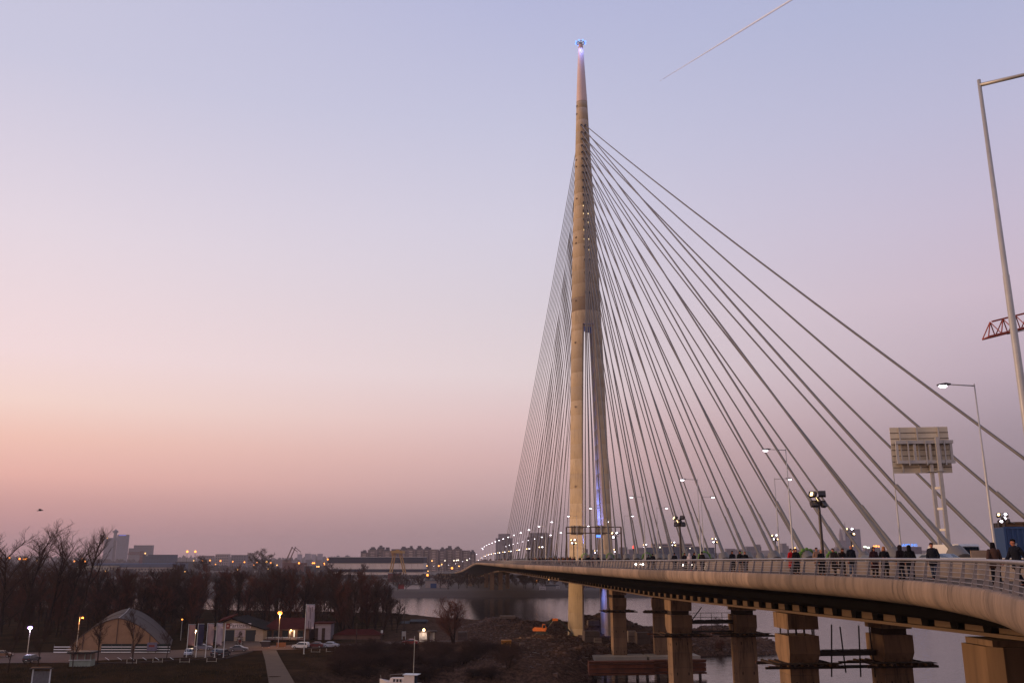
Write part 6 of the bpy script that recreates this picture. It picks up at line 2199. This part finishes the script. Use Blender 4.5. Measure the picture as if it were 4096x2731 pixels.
# ------------------------------------------------------------------ far bank and town
def px_box(fl, fr, ftop, Y, zb=None):
    a, b = atY(fl, ftop, Y), atY(fr, ftop, Y)
    return a.x, b.x, a.z, (zb if zb is not None else -21.5)


def windows(ro, x0, x1, z0, z1, Y, rows, cols, m, fw=.5, fh=.55, kind='stuff', name='window', proud=.06):
    mb = MB()
    for r_ in range(rows):
        for c in range(cols):
            cx = x0 + (x1 - x0) * (c + .5) / cols; cz = z0 + (z1 - z0) * (r_ + .5) / rows
            if kind == 'part':
                MB().box((cx, Y - proud, cz), ((x1 - x0) / cols * fw, .2, (z1 - z0) / rows * fh)).build(name, m, ro)
            else:
                mb.box((cx, Y - proud, cz), ((x1 - x0) / cols * fw, .2, (z1 - z0) / rows * fh))
    if kind != 'part':
        mb.build(name + '_grid', m, ro)['kind'] = 'stuff'


def block(name, label, fl, fr, ftop, Y, c, depth=14, rows=0, cols=0, roof=None, cat='building', group=None, wc=(50, 52, 60), zb=None, fw=.5, fh=.5):
    x0, x1, zt, zb = px_box(fl, fr, ftop, Y, zb)
    ro = empty(name, ((x0 + x1) / 2, Y + depth / 2, zb), 0, label, cat, group)
    MB().box(((x0 + x1) / 2, Y + depth / 2, (zb + zt) / 2), (x1 - x0, depth, zt - zb)).build('wall', mat('town_wall_%d_%d_%d' % c, c, .85, .12, .08), ro)
    MB().box(((x0 + x1) / 2, Y + depth / 2, zt + .25), (x1 - x0 + .6, depth + .6, .5)).build('roof', mat('town_roof_%d_%d_%d' % (roof or (70, 64, 64)), roof or (70, 64, 64), .85, .1, .1), ro)
    if rows: windows(ro, x0 + .5, x1 - .5, zb + (zt - zb) * .06, zt - .8, Y, rows, cols, mat('town_window_%d_%d_%d' % wc, wc, .4, .3, .3), fw, fh)
    return ro, x0, x1, zt, zb


# twin tower
def twin_tower():
    Y = 3900
    ro = empty('twin_tower', (atY(462, 2150, Y).x, Y, -20), 0, 'grey twin tower joined by a high bridge under a round turret', 'skyscraper')
    m = mat('tower_grey', (88, 88, 98), .8, .1, .02)
    for nm, fl, fr, ft in (('left_tower', 419, 456, 2150), ('right_tower', 470, 507, 2137)):
        x0, x1, zt, zb = px_box(fl, fr, ft, Y)
        MB().box(((x0 + x1) / 2, Y + 15, (zb + zt) / 2), (x1 - x0, 30, zt - zb)).build('tower', m, ro)
        windows(ro, x0 + 2, x1 - 2, zb + 10, zt - 4, Y, 24, 9, mat('tower_window', (74, 80, 96), .4, .2, .1), .6, .5)
    x0, x1, zt, zb = px_box(455, 471, 2146, Y)
    MB().box(((x0 + x1) / 2, Y + 12, zt - 8), (x1 - x0 + 2, 16, 14)).build('sky_bridge', m, ro)
    cx = atY(459, 2120, Y).x; z1 = atY(459, 2128, Y).z; z0 = atY(459, 2148, Y).z
    MB().tube([(cx, Y + 10, z0 - 4), (cx, Y + 10, z1 - 2), (cx, Y + 10, z1), (cx, Y + 10, z1 + 7), (cx, Y + 10, z1 + 9), (cx, Y + 10, z1 + 15)], [7, 7, 11, 11, 5, .6], 14).build('turret', m, ro)
    MB().box((atY(490, 2138, Y).x, Y - .6, atY(490, 2140, Y).z), (30, .6, 3)).build('blue_sign_strip', emit('blue_strip', (110, 120, 230), .55), ro)


twin_tower()
block('tower_block', 'wide pale high rise block right of the twin tower', 536, 608, 2180, 3400, (92, 86, 94), 20, 12, 14)
block('tower_block', 'lower pale block leaning against the wide high rise', 515, 538, 2192, 3400, (94, 88, 94), 20, 8, 5)
block('blue_hall', 'long factory hall with a blue roof behind the wood on the left', 365, 715, 2254, 1380, (70, 78, 96), 40, roof=(66, 104, 150))
block('factory_office', 'two storey cream factory building with dark windows behind the solitary tree', 312, 462, 2262, 1340, (150, 138, 120), 14, 2, 13, wc=(52, 46, 46), fw=.45, fh=.5)
block('office_hall', 'lower part of the cream factory hidden by the poplars', 462, 690, 2268, 1345, (138, 122, 112), 14, 2, 18, wc=(62, 54, 54))
block('blue_box_building', 'dark blue box shaped building under the far tower block', 572, 682, 2218, 1800, (62, 72, 88), 40, 3, 10, wc=(48, 56, 70))
block('low_dark_hall', 'low dark hall right of the blue roofed factory', 700, 790, 2246, 1500, (66, 62, 66), 30)
block('riverside_house', 'white house with a dark window at the far left behind the trunks', 22, 58, 2344, 640, (168, 150, 136), 8, 1, 2, zb=-23)
block('portal_building', 'dark building with a pale portal frame left of the shipyard', 1218, 1256, 2262, 1150, (56, 58, 66), 14, roof=(176, 160, 150))
block('red_roof_hall', 'low hall with dull red roof under the portal cranes', 1130, 1216, 2252, 1180, (104, 72, 68), 18, roof=(112, 60, 54))
M_TOWN = [(132, 112, 112), (150, 130, 124), (112, 102, 108), (140, 120, 112)]
rtb = random.Random(21)
for i, (fl, fr, ft) in enumerate(((800, 850, 2222), (862, 915, 2216), (925, 985, 2219), (990, 1010, 2212), (1100, 1128, 2238), (1160, 1185, 2240), (1222, 1246, 2238), (1262, 1285, 2240))):
    block('town_block', 'pale far apartment block on the skyline, ' + ['under the two bright lamps', 'right of the two bright lamps', 'wide, left of the round tree', 'narrow, left of the round tree', 'left of the portal cranes', 'under the portal cranes', 'right of the portal cranes', 'beside the shipyard hall'][i], fl, fr, ft, 2300 + 30 * i, M_TOWN[i % 4], 16, 5, 6, group='far apartment blocks on the left skyline')
for fl, fr, ft in ((1190, 1205, 2216), (1220, 1240, 2213), (1245, 1262, 2216), (1270, 1288, 2214)):
    block('town_tower', 'faint grey tower in the haze right of the portal cranes', fl, fr, ft, 4200, (120, 112, 122), 20, group='faint towers in the haze')


def shipyard():
    Y = 1290
    x0, x1, zt, zb = px_box(1312, 1695, 2226, Y)
    ro = empty('shipyard_hall', ((x0 + x1) / 2, Y + 25, zb), 0, 'huge shipyard hall with dark and pale horizontal bands', 'hall')
    zs = [atY(1500, q, Y).z for q in (2300, 2287, 2275, 2251, 2228)]
    dk, pl = mat('hall_dark_blue', (40, 44, 56), .8, .1, .03, spec=.1), mat('hall_pale', (214, 190, 174), .8, .16, .05)
    for i, m in enumerate((pl, dk, pl, dk)):
        n = 16 if m is pl else 1
        for k in range(n):
            MB().box((x0 + (x1 - x0) * (k + .5) / n, Y + 25, (zs[i] + zs[i + 1]) / 2), ((x1 - x0) / n - (.3 if n > 1 else 0), 50 + (1.2 if m is dk else 0), zs[i + 1] - zs[i])).build('wall_panel' if n > 1 else 'wall_band', m, ro)
    MB().box(((x0 + x1) / 2, Y + 25, zs[4] + .3), (x1 - x0 + 1, 52, .6)).build('roof', mat('hall_roof_pale', (190, 176, 170), .7, .1, .05), ro)
    # yellow gantry crane
    g = empty('gantry_crane', (atY(1592, 2240, 1235).x, 1235, -21.5), 0, 'yellow gantry crane with slanted legs before the shipyard hall', 'crane')
    my = mat('crane_yellow', (168, 124, 60), .6, .12, .3)
    Yg = 1235
    P = lambda fx, fy: atY(fx, fy, Yg)
    MB().box((P(1592, 2207).x, Yg, P(1592, 2207).z), (P(1612, 2207).x - P(1565, 2207).x, 30, 3.2)).build('bridge_beam', my, g)
    for fa, fb in ((1578, 1563), (1602, 1619)):
        for dy in (-11, 11):
            MB().beam(P(fa, 2212) + Vector((0, dy, 0)), P(fb, 2292) + Vector((0, dy, 0)), 1.6).build('leg', my, g)
    MB().box((P(1575, 2216).x, Yg - 8, P(1575, 2216).z), (3.5, 3.5, 3.5)).build('cabin', my, g)
    MB().box((P(1590, 2202).x, Yg, P(1590, 2202).z), (5, 5, 3)).build('trolley', my, g)


shipyard()


def luffing_crane(fx, label):
    Y = 1300
    P = lambda x, y: atY(x + fx, y, Y)
    m = mat('crane_brown', (120, 92, 80), .7, .15, .2)
    b = P(1140, 2262)
    ro = empty('portal_crane', (b.x, Y, -21.5), 0, label, 'crane', 'portal cranes at the shipyard')
    MB().loft([[(b.x - 5 + 0, Y - 5, -21.5), (b.x + 5, Y - 5, -21.5), (b.x + 5, Y + 5, -21.5), (b.x - 5, Y + 5, -21.5)], [(b.x - 2.5, Y - 2.5, b.z + 4), (b.x + 2.5, Y - 2.5, b.z + 4), (b.x + 2.5, Y + 2.5, b.z + 4), (b.x - 2.5, Y + 2.5, b.z + 4)]]).build('portal', m, ro)
    MB().box((b.x, Y, b.z + 6), (7, 5, 4)).build('cabin', m, ro)
    for o in (-.8, .8):
        MB().beam(P(1139, 2252) + Vector((0, o, 0)), P(1170, 2186) + Vector((0, o, 0)), .8).build('boom', m, ro)
    MB().beam(P(1146, 2240), P(1166, 2190), .4).build('back_stay', m, ro)
    MB().beam(P(1166, 2187), P(1190, 2206), .8).build('jib_tip', m, ro)
    MB().beam(P(1170, 2187), P(1148, 2240), .35).build('tie', m, ro)
    MB().beam(P(1190, 2206), P(1190, 2218), .2).build('hook_rope', m, ro)


luffing_crane(0, 'left one of two brown luffing portal cranes on the skyline')
luffing_crane(13, 'right one of two brown luffing portal cranes on the skyline')
tower_crane(atY(512, 2216, 1500), atY(566, 2218, 1500), 'small dull red tower crane far left below the tower block', -20, mat('crane_dull_red', (110, 62, 56), .7, .1), 4.0)

# the long row of brick apartment blocks
def estate():
    Y = 1700
    M1, M2 = (134, 112, 104), (120, 100, 96)
    segs = [(1443, 1472, 2206), (1472, 1508, 2195), (1508, 1533, 2190), (1533, 1566, 2199), (1566, 1596, 2192), (1596, 1628, 2193), (1628, 1660, 2192), (1660, 1692, 2193), (1692, 1720, 2192), (1720, 1752, 2193), (1752, 1784, 2197), (1784, 1815, 2193), (1815, 1846, 2191), (1846, 1880, 2197), (1880, 1902, 2208)]
    for i, (a, b, t) in enumerate(segs):
        Yi = Y + (i % 3) * 9
        ro, x0, x1, zt, zb = block('apartment_block', 'brownish apartment block in the long row behind the shipyard, counted %s from the left' % ['first', 'second', 'third', 'fourth', 'fifth', 'sixth', 'seventh', 'eighth', 'ninth', 'tenth', 'eleventh', 'twelfth', 'thirteenth', 'fourteenth', 'last'][i],
                                   a, b, t + 4, Yi, M1 if i % 2 else M2, 18, 13, 5, group='apartment row behind the shipyard', wc=(48, 42, 46), fw=.55, fh=.45)
        m = mat('roof_house', (74, 68, 74), .8, .1)
        n = 1
        for k in range(n):
            cx = x0 + (x1 - x0) * (k + .5) / n
            if i in (4, 9, 13): continue
            o_ = (i * 37 % 11) / 11 * 5 - 2.5
            MB().box((cx + o_, Yi + 8, zt + 1.6), (9.5 + i % 3, 12, 3.2)).box((cx + o_ * .3, Yi + 8, zt + 4.0 + .3 * (i % 4)), (4.5 + i % 2 * 2, 8, 2.2 + .6 * (i % 4))).build('roof_house', m, ro)
        bl = MB()
        for r_ in range(12):
            bl.box(((x0 + x1) / 2, Yi - .9, zb + (zt - zb) * (r_ + .8) / 13), ((x1 - x0) * .42, 1.6, .9))
        g_ = bl.build('balcony_row', mat('balcony_pale', (208, 182, 166), .8, .1), ro)
        g_['kind'] = 'stuff'


estate()
# the two dark towers behind the bridge end
for fl, fr, ft, cap, lb in ((1983, 2050, 2152, 2134, 'dark residential tower with stepped shoulders, left one of two behind the bridge'), (2108, 2210, 2148, 2130, 'broad dark residential tower, right one of two behind the stay cables')):
    Y = 2500
    ro, x0, x1, zt, zb = block('residential_tower', lb, fl, fr, ft, Y, (112, 100, 102), 36, 22, 12, wc=(70, 66, 74))
    w = x1 - x0
    z2 = atY(fl, cap, Y).z
    MB().box(((x0 + x1) / 2 - (2 if w > 60 else 0), Y + 18, (zt + z2) / 2 + .3), (w * .70, 26, z2 - zt)).build('upper_storeys', mat('town_wall_112_100_102', (112, 100, 102), .85, .12, .08), ro)
    for k in (.33, .66):
        MB().box((x0 + w * k, Y - 1.2, (zb + zt) / 2), (w * .09, 2, zt - zb - 4)).build('balcony_stack', mat('tower_rib', (120, 108, 106), .8, .1), ro)

# right bank skyline
def printing_house():
    Y = 1400
    ro, x0, x1, zt, zb = block('long_dark_building', 'long dark blue office building with pale stepped upper floors right of the pylon', 2586, 2858, 2190, Y, (54, 62, 82), 30, 3, 26, wc=(42, 50, 66))
    for fl, fr, f0, f1 in ((2612, 2800, 2190, 2183), (2600, 2826, 2196, 2190), (2612, 2770, 2183, 2172)):
        a, b = atY(fl, f0, Y + 6), atY(fr, f1, Y + 6)
        MB().box(((a.x + b.x) / 2, Y + 16, (a.z + b.z) / 2), (b.x - a.x, 20, b.z - a.z - .3)).build('upper_floor', mat('upper_pale', (150, 126, 120), .8, .1, .1), ro)
        MB().box(((a.x + b.x) / 2, Y + 5.8, a.z + (b.z - a.z) * .35), (b.x - a.x - 2, .5, (b.z - a.z) * .35)).build('window_band', mat('town_window_42_50_66', (42, 50, 66), .4, .3), ro)
    MB().box((atY(2745, 2215, Y).x, Y - .3, atY(2745, 2215, Y).z), (3.5, .8, 16)).build('stair_shaft', mat('stair_pale', (150, 128, 116), .8, .1), ro)


printing_house()
RB = [(2905, 2940, 2194), (2935, 2985, 2196), (2985, 3045, 2185), (3022, 3042, 2177), (3105, 3155, 2183), (3128, 3146, 2173), (3240, 3290, 2197), (3300, 3350, 2198), (3345, 3375, 2188), (3460, 3520, 2190), (3560, 3600, 2196), (2480, 2510, 2188), (2515, 2545, 2196), (2550, 2582, 2190), (2330, 2352, 2195), (2360, 2380, 2198), (3180, 3225, 2199)]
WHERE = ['behind the long haired woman', 'right of the long dark building', 'behind the cables left of the arched anchor', 'small penthouse shaped', 'behind the lit median lamp', 'narrow reddish', 'right of the red coat', 'left of the bald man', 'at the foot of the antenna tower', 'right of the antenna tower', 'below the blue letters', 'right of the right pylon leg', 'next to the red signal', 'at the left end of the dark building', 'between the pylon legs, left', 'between the pylon legs, right', 'behind the dark floodlight mast']
for i, (fl, fr, ft) in enumerate(RB):
    block('hill_building', 'hazy building on the old town ridge, %s' % WHERE[i], fl, fr, ft, 2500 + 40 * (i % 5), [(96, 86, 92), (116, 96, 98), (86, 80, 88)][i % 3], 20, 4, 7, group='buildings on the old town ridge', zb=-20)
ro, x0, x1, zt, zb = block('antenna_tower', 'tall grey office tower with a roof antenna on the right skyline', 3378, 3440, 2116, 3000, (96, 98, 112), 40, 22, 9, wc=(70, 74, 90), zb=-20)
MB().tube([((x0 + x1) / 2 - 16, 3020, zt), ((x0 + x1) / 2 - 16, 3020, zt + 26)], [1.4, .4], 6).build('antenna', M_DSTEEL, ro)
p = atY(3364, 2160, 2900)
sp = empty('church_spire', (p.x, 2900, -20), 0, 'thin hazy church spire left of the antenna tower', 'church')
MB().tube([(p.x, 2900, -20), (p.x, 2900, p.z + 18), (p.x, 2900, p.z + 40)], [9, 6, .5], 8).build('spire', mat('spire_grey', (104, 96, 104), .8, .1), sp)
MB().box((p.x, 2905, (p.z - 20) / 2), (26, 30, p.z + 20)).build('nave', mat('spire_grey', (104, 96, 104), .8, .1), sp)
# lit letters on a roof
def roof_sign():
    Y = 1500
    a, b = atY(3604, 2181, Y), atY(3668, 2181, Y)
    ro = empty('roof_sign', ((a.x + b.x) / 2, Y, -20), 0, 'glowing blue letters on a flat roof behind the two hooded people', 'sign')
    zr = atY(3636, 2186, Y).z
    MB().box(((a.x + b.x) / 2 + 2, Y + 12, (zr - 20) / 2), ((b.x - a.x) * 1.45, 20, zr + 20)).build('roof_building', mat('town_wall_96_86_92', (96, 86, 92), .85, .1), ro)
    t = text_mesh('SAMSUNG', 6.2, .2)
    o = link('letters', t, ro, Vector(((a.x + b.x) / 2, Y - 1, zr + 2.6)) - ro.location, m=emit('blue_letters', (70, 150, 255), 1.6))
    o.rotation_euler = (math.pi / 2, 0, 0)
    w = max(v.co.x for v in t.vertices) - min(v.co.x for v in t.vertices)
    o.scale = ((b.x - a.x) / w, 1, 1)
    for k in range(5): MB().beam((a.x + (b.x - a.x) * k / 4, Y, zr), (a.x + (b.x - a.x) * k / 4, Y, zr + 5), .3).build('sign_post', M_DSTEEL, ro)


roof_sign()
for i, (fx, fy) in enumerate(((3460, 2186), (3473, 2189))):
    p = atY(fx, fy, 1450)
    ro = empty('floodlit_billboard', p, 0, ('left' if i == 0 else 'right') + ' one of two lit greenish white panels above the roofs right of the antenna tower', 'light panel')
    MB().box((0, 0, 0), (4.2, .5, 2.6)).build('panel', emit('panel_light', (235, 255, 225), 2.2), ro, world=False)
    MB().tube([(0, .4, -1), (0, .4, -20)], .3, 6).build('pole', M_DSTEEL, ro, world=False)

# houses and sheds of the far bank, below the bridge end
block('boat_warehouse', 'pale warehouse with a blue gate on the far bank', 1702, 1792, 2322, 690, (150, 132, 124), 16, zb=-22)
x0, x1, zt, zb = px_box(1722, 1746, 2332, 689.6, -22)
g = bpy.data.objects['boat_warehouse']
MB().box(((x0 + x1) / 2, 689.8, (zb + zt) / 2), (x1 - x0, .3, zt - zb)).build('gate', mat('gate_blue', (34, 60, 100), .6, .1), g)
block('white_wall_shed', 'long white walled shed on the far bank', 1617, 1678, 2338, 665, (186, 172, 166), 6, zb=-22)
block('red_shed', 'small red shed left of the white walled shed', 1593, 1617, 2336, 668, (120, 44, 42), 6, roof=(90, 50, 48), zb=-22)
block('red_brick_hall', 'dull red hall behind the white walled shed', 1552, 1594, 2292, 860, (110, 60, 54), 14, roof=(150, 140, 138), zb=-22)
block('ochre_house', 'ochre house half hidden under the ramp of the far bridge end', 1750, 1802, 2294, 900, (120, 92, 70), 10, 2, 5, zb=-22)
block('bank_house', 'pale low house on the far bank between the pylon legs', 2330, 2380, 2336, 700, (120, 104, 100), 8, 1, 5, zb=-22)
block('bank_house', 'blue grey low shed on the far bank left of the pylon leg', 2185, 2235, 2340, 720, (96, 104, 116), 8, zb=-22)
for fx, fy, w, h, lb, arch_ in ((2170, 2353, 11, 8, 'white billboard with a grey arch on the far bank', True), (2231, 2348, 5.5, 5, 'smaller white billboard right of the one with the arch', True)):
    Y = 640
    p = atY(fx, fy, Y); ww = w / 2 * .95
    ro = empty('billboard', (p.x, Y, -23), 0, lb, 'billboard')
    ww, hh = 26 / FPX * Y * w / 11, 17 / FPX * Y * h / 8
    MB().box((p.x, Y, p.z), (ww, .2, hh)).build('board', mat('billboard_pale', (180, 172, 172), .7, .08), ro)
    for s_ in (-1, 1): MB().box((p.x + s_ * ww * .3, Y + .2, (p.z - 23) / 2), (.3, .2, p.z + 23)).build('post', M_DSTEEL, ro)
    ar = MB()
    for k in range(8):
        a0, a1 = math.pi * k / 8, math.pi * (k + 1) / 8
        ar.beam((p.x + ww * .33 * math.cos(a0), Y - .16, p.z - hh * .12 + hh * .3 * math.sin(a0)), (p.x + ww * .33 * math.cos(a1), Y - .16, p.z - hh * .12 + hh * .3 * math.sin(a1)), .05, .35)
    ar.build('arch_print', mat('print_dark', (96, 98, 106), .7, .1), ro)
    MB().box((p.x, Y - .16, p.z - hh * .3), (ww * .7, .04, .3)).build('printed_line', mat('print_dark', (96, 98, 106), .7, .1), ro)
# far tree belts on the horizon: one mass each that nobody could count
def tree_belt(f0, f1, Y, ztop, seed, c, name='far_woods'):
    r = random.Random(seed)
    v, f = [], []
    x0, x1 = atY(f0, 2236, Y).x, atY(f1, 2236, Y).x
    n = int((x1 - x0) / (Y * .0009))
    for i in range(n):
        x = r.uniform(x0, x1); y = Y + r.uniform(-40, 40)
        env = .72 + .28 * math.sin(x * 6.0 / Y * 3 + seed) * math.sin(x * 17.0 / Y + seed * 2)
        h = max(2, (ztop + 21) * env * r.uniform(.65, 1.05)); w = Y * r.uniform(.0012, .003)
        b = len(v)
        m = 7
        for k in range(m):
            a = 2 * math.pi * k / m
            v.append((x + w * math.cos(a) * r.uniform(.7, 1.2), y + w * math.sin(a), -21.5 + h * .25))
        for k in range(m):
            a = 2 * math.pi * k / m
            v.append((x + w * .7 * math.cos(a) * r.uniform(.6, 1.2), y + w * .7 * math.sin(a), -21.5 + h * r.uniform(.7, 1.0)))
        v.append((x, y, -21.5 + h * 1.05)); v.append((x, y, -22.5))
        for k in range(m):
            k2 = (k + 1) % m
            f += [(b + k, b + k2, b + m + k2, b + m + k), (b + m + k, b + m + k2, b + 2 * m), (b + k2, b + k, b + 2 * m + 1)]
    me = bpy.data.meshes.new(name); me.from_pydata(v, [], f)
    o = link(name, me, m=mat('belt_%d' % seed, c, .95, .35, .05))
    o['kind'] = 'stuff'


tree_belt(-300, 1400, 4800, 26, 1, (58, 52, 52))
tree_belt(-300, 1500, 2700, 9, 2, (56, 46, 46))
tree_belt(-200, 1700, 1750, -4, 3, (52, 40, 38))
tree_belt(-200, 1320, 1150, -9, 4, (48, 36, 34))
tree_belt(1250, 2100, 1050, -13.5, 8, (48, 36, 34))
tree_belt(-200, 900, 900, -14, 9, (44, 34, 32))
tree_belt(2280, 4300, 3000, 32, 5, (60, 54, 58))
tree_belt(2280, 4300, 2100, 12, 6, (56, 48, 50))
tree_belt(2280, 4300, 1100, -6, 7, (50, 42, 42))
p = at(1042, 2268, -15)
X = atY(1042, 2260, 900).x
tree(tree_meshes(161, 24, .5, .5, 10, .5, .3, twig=9.0), (X, 900, -21.5), 0, 1.12, 'lone round crowned tree on the skyline left of the portal cranes')
X = atY(815, 2260, 900).x
tree(tree_meshes(162, 20, .5, .5, 10, .5, .3, twig=9.0), (X, 900, -21.5), 0, 1.05, 'wide bare tree on the skyline under the two bright lamps')
for i, fx in enumerate((735, 1090, 1320, 1450, 700)):
    tree(FARB, (atY(fx, 2260, 860).x, 860, -21.5), i, 1.3, 'single bare tree rising over the far wood, %s' % ['left of the two bright lamps', 'under the portal cranes', 'at the left end of the shipyard hall', 'before the shipyard hall', 'right of the low dark hall'][i])

# town lights
E_CITY = [E_ORANGE, emit('city_warm', (255, 188, 104), 2.6), emit('city_white', (255, 240, 210), 2.6)]
LIGHTS = [(749, 2205, 900, 0, 1.3), (781, 2205, 900, 0, 1.2), (810, 2240, 900, 0, .9), (840, 2240, 1000, 0, .8), (882, 2242, 1000, 0, .9), (931, 2245, 1000, 0, .7), (862, 2256, 900, 0, .6), (978, 2247, 1000, 0, .8), (1028, 2248, 1000, 0, .6), (1066, 2247, 1000, 1, 1.1), (1083, 2250, 1000, 0, .8),
          (1196, 2251, 1000, 0, 1.0), (1251, 2251, 1100, 0, .9), (1257, 2251, 1100, 0, .9), (1311, 2236, 1250, 0, .9), (1297, 2252, 1100, 0, .7), (1298, 2257, 1100, 0, .6), (1275, 2265, 1000, 1, .8), (1268, 2265, 1000, 1, .7), (1108, 2259, 1000, 1, .7), (949, 2277, 800, 1, .6), (1073, 2274, 800, 1, .4), (740, 2285, 700, 1, .5), (775, 2241, 1000, 1, .6),
          (5, 2234, 1400, 0, .9), (38, 2230, 1400, 0, 1.0), (78, 2234, 1400, 0, 1.2), (95, 2235, 1400, 0, 1.0), (104, 2235, 1400, 0, 1.4), (148, 2241, 1400, 1, .7), (298, 2243, 1200, 0, .9), (327, 2233, 1200, 0, .8), (340, 2244, 1200, 0, 1.0), (310, 2267, 1100, 2, .7), (421, 2283, 900, 1, .6), (581, 2212, 1600, 1, .8), (429, 2151, 3860, 1, .6), (474, 2337, 640, 1, .5), (1016, 2258, 900, 0, .5),
          (1710, 2299, 760, 0, 1.3), (1808, 2271, 900, 0, 1.2), (1755, 2262, 1100, 0, .9), (1708, 2262, 1100, 1, .7), (1836, 2263, 1100, 1, .7), (1728, 2242, 1250, 1, .7), (1767, 2256, 1200, 1, .7), (1780, 2241, 1250, 2, .6), (1816, 2241, 1250, 2, .7), (1826, 2240, 1250, 2, .7), (1833, 2239, 1250, 2, .7), (1868, 2239, 1250, 2, .7), (1712, 2283, 900, 1, .6), (1678, 2325, 700, 2, .4),
          (2145, 2323, 760, 0, 1.1), (2196, 2317, 760, 1, .6), (2425, 2186, 1500, 1, .9), (2640, 2188, 1390, 2, .8), (2760, 2192, 1390, 2, .6), (3505, 2183, 1500, 0, 1.2), (3496, 2184, 1500, 0, 1.0), (3515, 2184, 1500, 0, 1.0), (3410, 2182, 2000, 1, .9), (3180, 2190, 2000, 1, .9)]
lp = MB().tube([(0, 0, 0), (0, 0, -1)], .5, 5).mesh('pole')
lensm = MB().ball((0, 0, 0), 1.0, 8, 5).mesh('lens')
for i, (fx, fy, Y, e, s) in enumerate(LIGHTS):
    p = atY(fx, fy, Y)
    where = ('on the far left behind the tall trees' if fx < 360 else 'over the wood behind the arched hall' if fx < 800 else 'over the wood near the portal cranes' if fx < 1320 else 'beside the shipyard and the far ramp' if fx < 1900 else 'on the far bank behind the pylon' if fx < 2600 else 'on the old town ridge at the right')
    sz = 'large' if s > 1.05 else 'small'
    ro = empty('town_light', p, 0, '%s distant %s street light %s' % (sz, ['orange', 'warm yellow', 'white'][e], where), 'street light', 'distant street lights')
    rad = s * Y / FPX * 3.4
    o = link('lens', lensm, ro, m=E_CITY[e]); o.scale = (rad, rad * .6, rad)
    h = p.z + 21.5
    if h > 1.5:
        q = link('pole', lp, ro, m=M_DSTEEL); q.scale = (.35, .35, h)

# ------------------------------------------------------------------ contrail, aeroplane and bird
def contrail():
    ALT = 9800.0
    pts, rad = [], []
    for i in range(14):
        t = i / 13
        fx, fy = 2650 + (3700 - 2650) * t, 318 + (-330 - 318) * t
        d = ray(fx, fy); pts.append(d * (ALT / d.z)); rad.append(6 + 13 * min(1, t * 3) + 5 * t)
    m = bpy.data.materials.new('contrail_vapour')
    m.use_nodes = True
    nt_ = m.node_tree
    p = nt_.nodes['Principled BSDF']
    p.inputs['Base Color'].default_value = (.62, .78, 1, 1); p.inputs['Roughness'].default_value = 1
    p.inputs['Specular IOR Level'].default_value = 0
    lw = nt_.nodes.new('ShaderNodeLayerWeight'); lw.inputs[0].default_value = .35
    mr = nt_.nodes.new('ShaderNodeMapRange'); mr.inputs[3].default_value = .9; mr.inputs[4].default_value = .1
    nt_.links.new(lw.outputs['Facing'], mr.inputs[0]); nt_.links.new(mr.outputs[0], p.inputs['Alpha'])
    o = MB().tube(pts, rad, 16).build('contrail', m, smooth=True)
    tag(o, 'thin pinkish vapour trail slanting across the upper right sky', 'contrail')
    d = (pts[0] - pts[1]).normalized()
    c = pts[0] + d * 60
    ro = empty('aeroplane', c, 0, 'tiny aeroplane at the lower end of the vapour trail', 'aeroplane')
    s_ = d.cross(Vector((0, 0, 1))).normalized()
    MB().tube([c - d * 26, c - d * 18, c + d * 18, c + d * 24], [.8, 2.2, 2.2, .5], 8).build('fuselage', M_WHITE, ro)
    for q in (-1, 1):
        MB().beam(c + d * 4, c - d * 6 + s_ * 24 * q, 3.5, .5).build('wing', M_WHITE, ro)
        MB().beam(c - d * 22, c - d * 26 + s_ * 8 * q, 2, .4).build('tailplane', M_WHITE, ro)
    MB().beam(c - d * 20, c - d * 26 + Vector((0, 0, 8)), .4, 3).build('fin', M_WHITE, ro)


contrail()
c = atY(161, 2041, 90)
bd = empty('bird', c, .3, 'small dark bird gliding low in the pink sky at the left', 'bird')
M_BIRD = mat('bird_dark', (48, 40, 42), .9, .1)
MB().tube([(-.28, 0, -.03), (-.15, 0, 0), (.05, 0, .02), (.2, 0, .03), (.28, 0, .03)], [.02, .05, .06, .04, .01], 8).build('body', M_BIRD, bd, world=False)
for q in (-1, 1):
    MB().add([(.08, .03 * q, .03), (-.1, .03 * q, .03), (-.1, .32 * q, .13), (.05, .30 * q, .14), (-.06, .58 * q, .06), (.08, .03 * q, .05), (-.1, .03 * q, .05), (-.1, .32 * q, .15), (.05, .30 * q, .16)],
             [(0, 1, 2, 3), (8, 7, 6, 5), (3, 2, 4), (4, 7, 8), (0, 3, 8, 5), (1, 6, 7, 2), (3, 4, 8), (2, 7, 4), (0, 5, 6, 1)]).build('wing', M_BIRD, bd, world=False)
MB().add([(-.28, 0, -.02), (-.45, -.07, -.02), (-.45, .07, -.02), (-.28, 0, .0)], [(0, 1, 2), (3, 2, 1), (0, 3, 1), (0, 2, 3)]).build('tail', M_BIRD, bd, world=False)
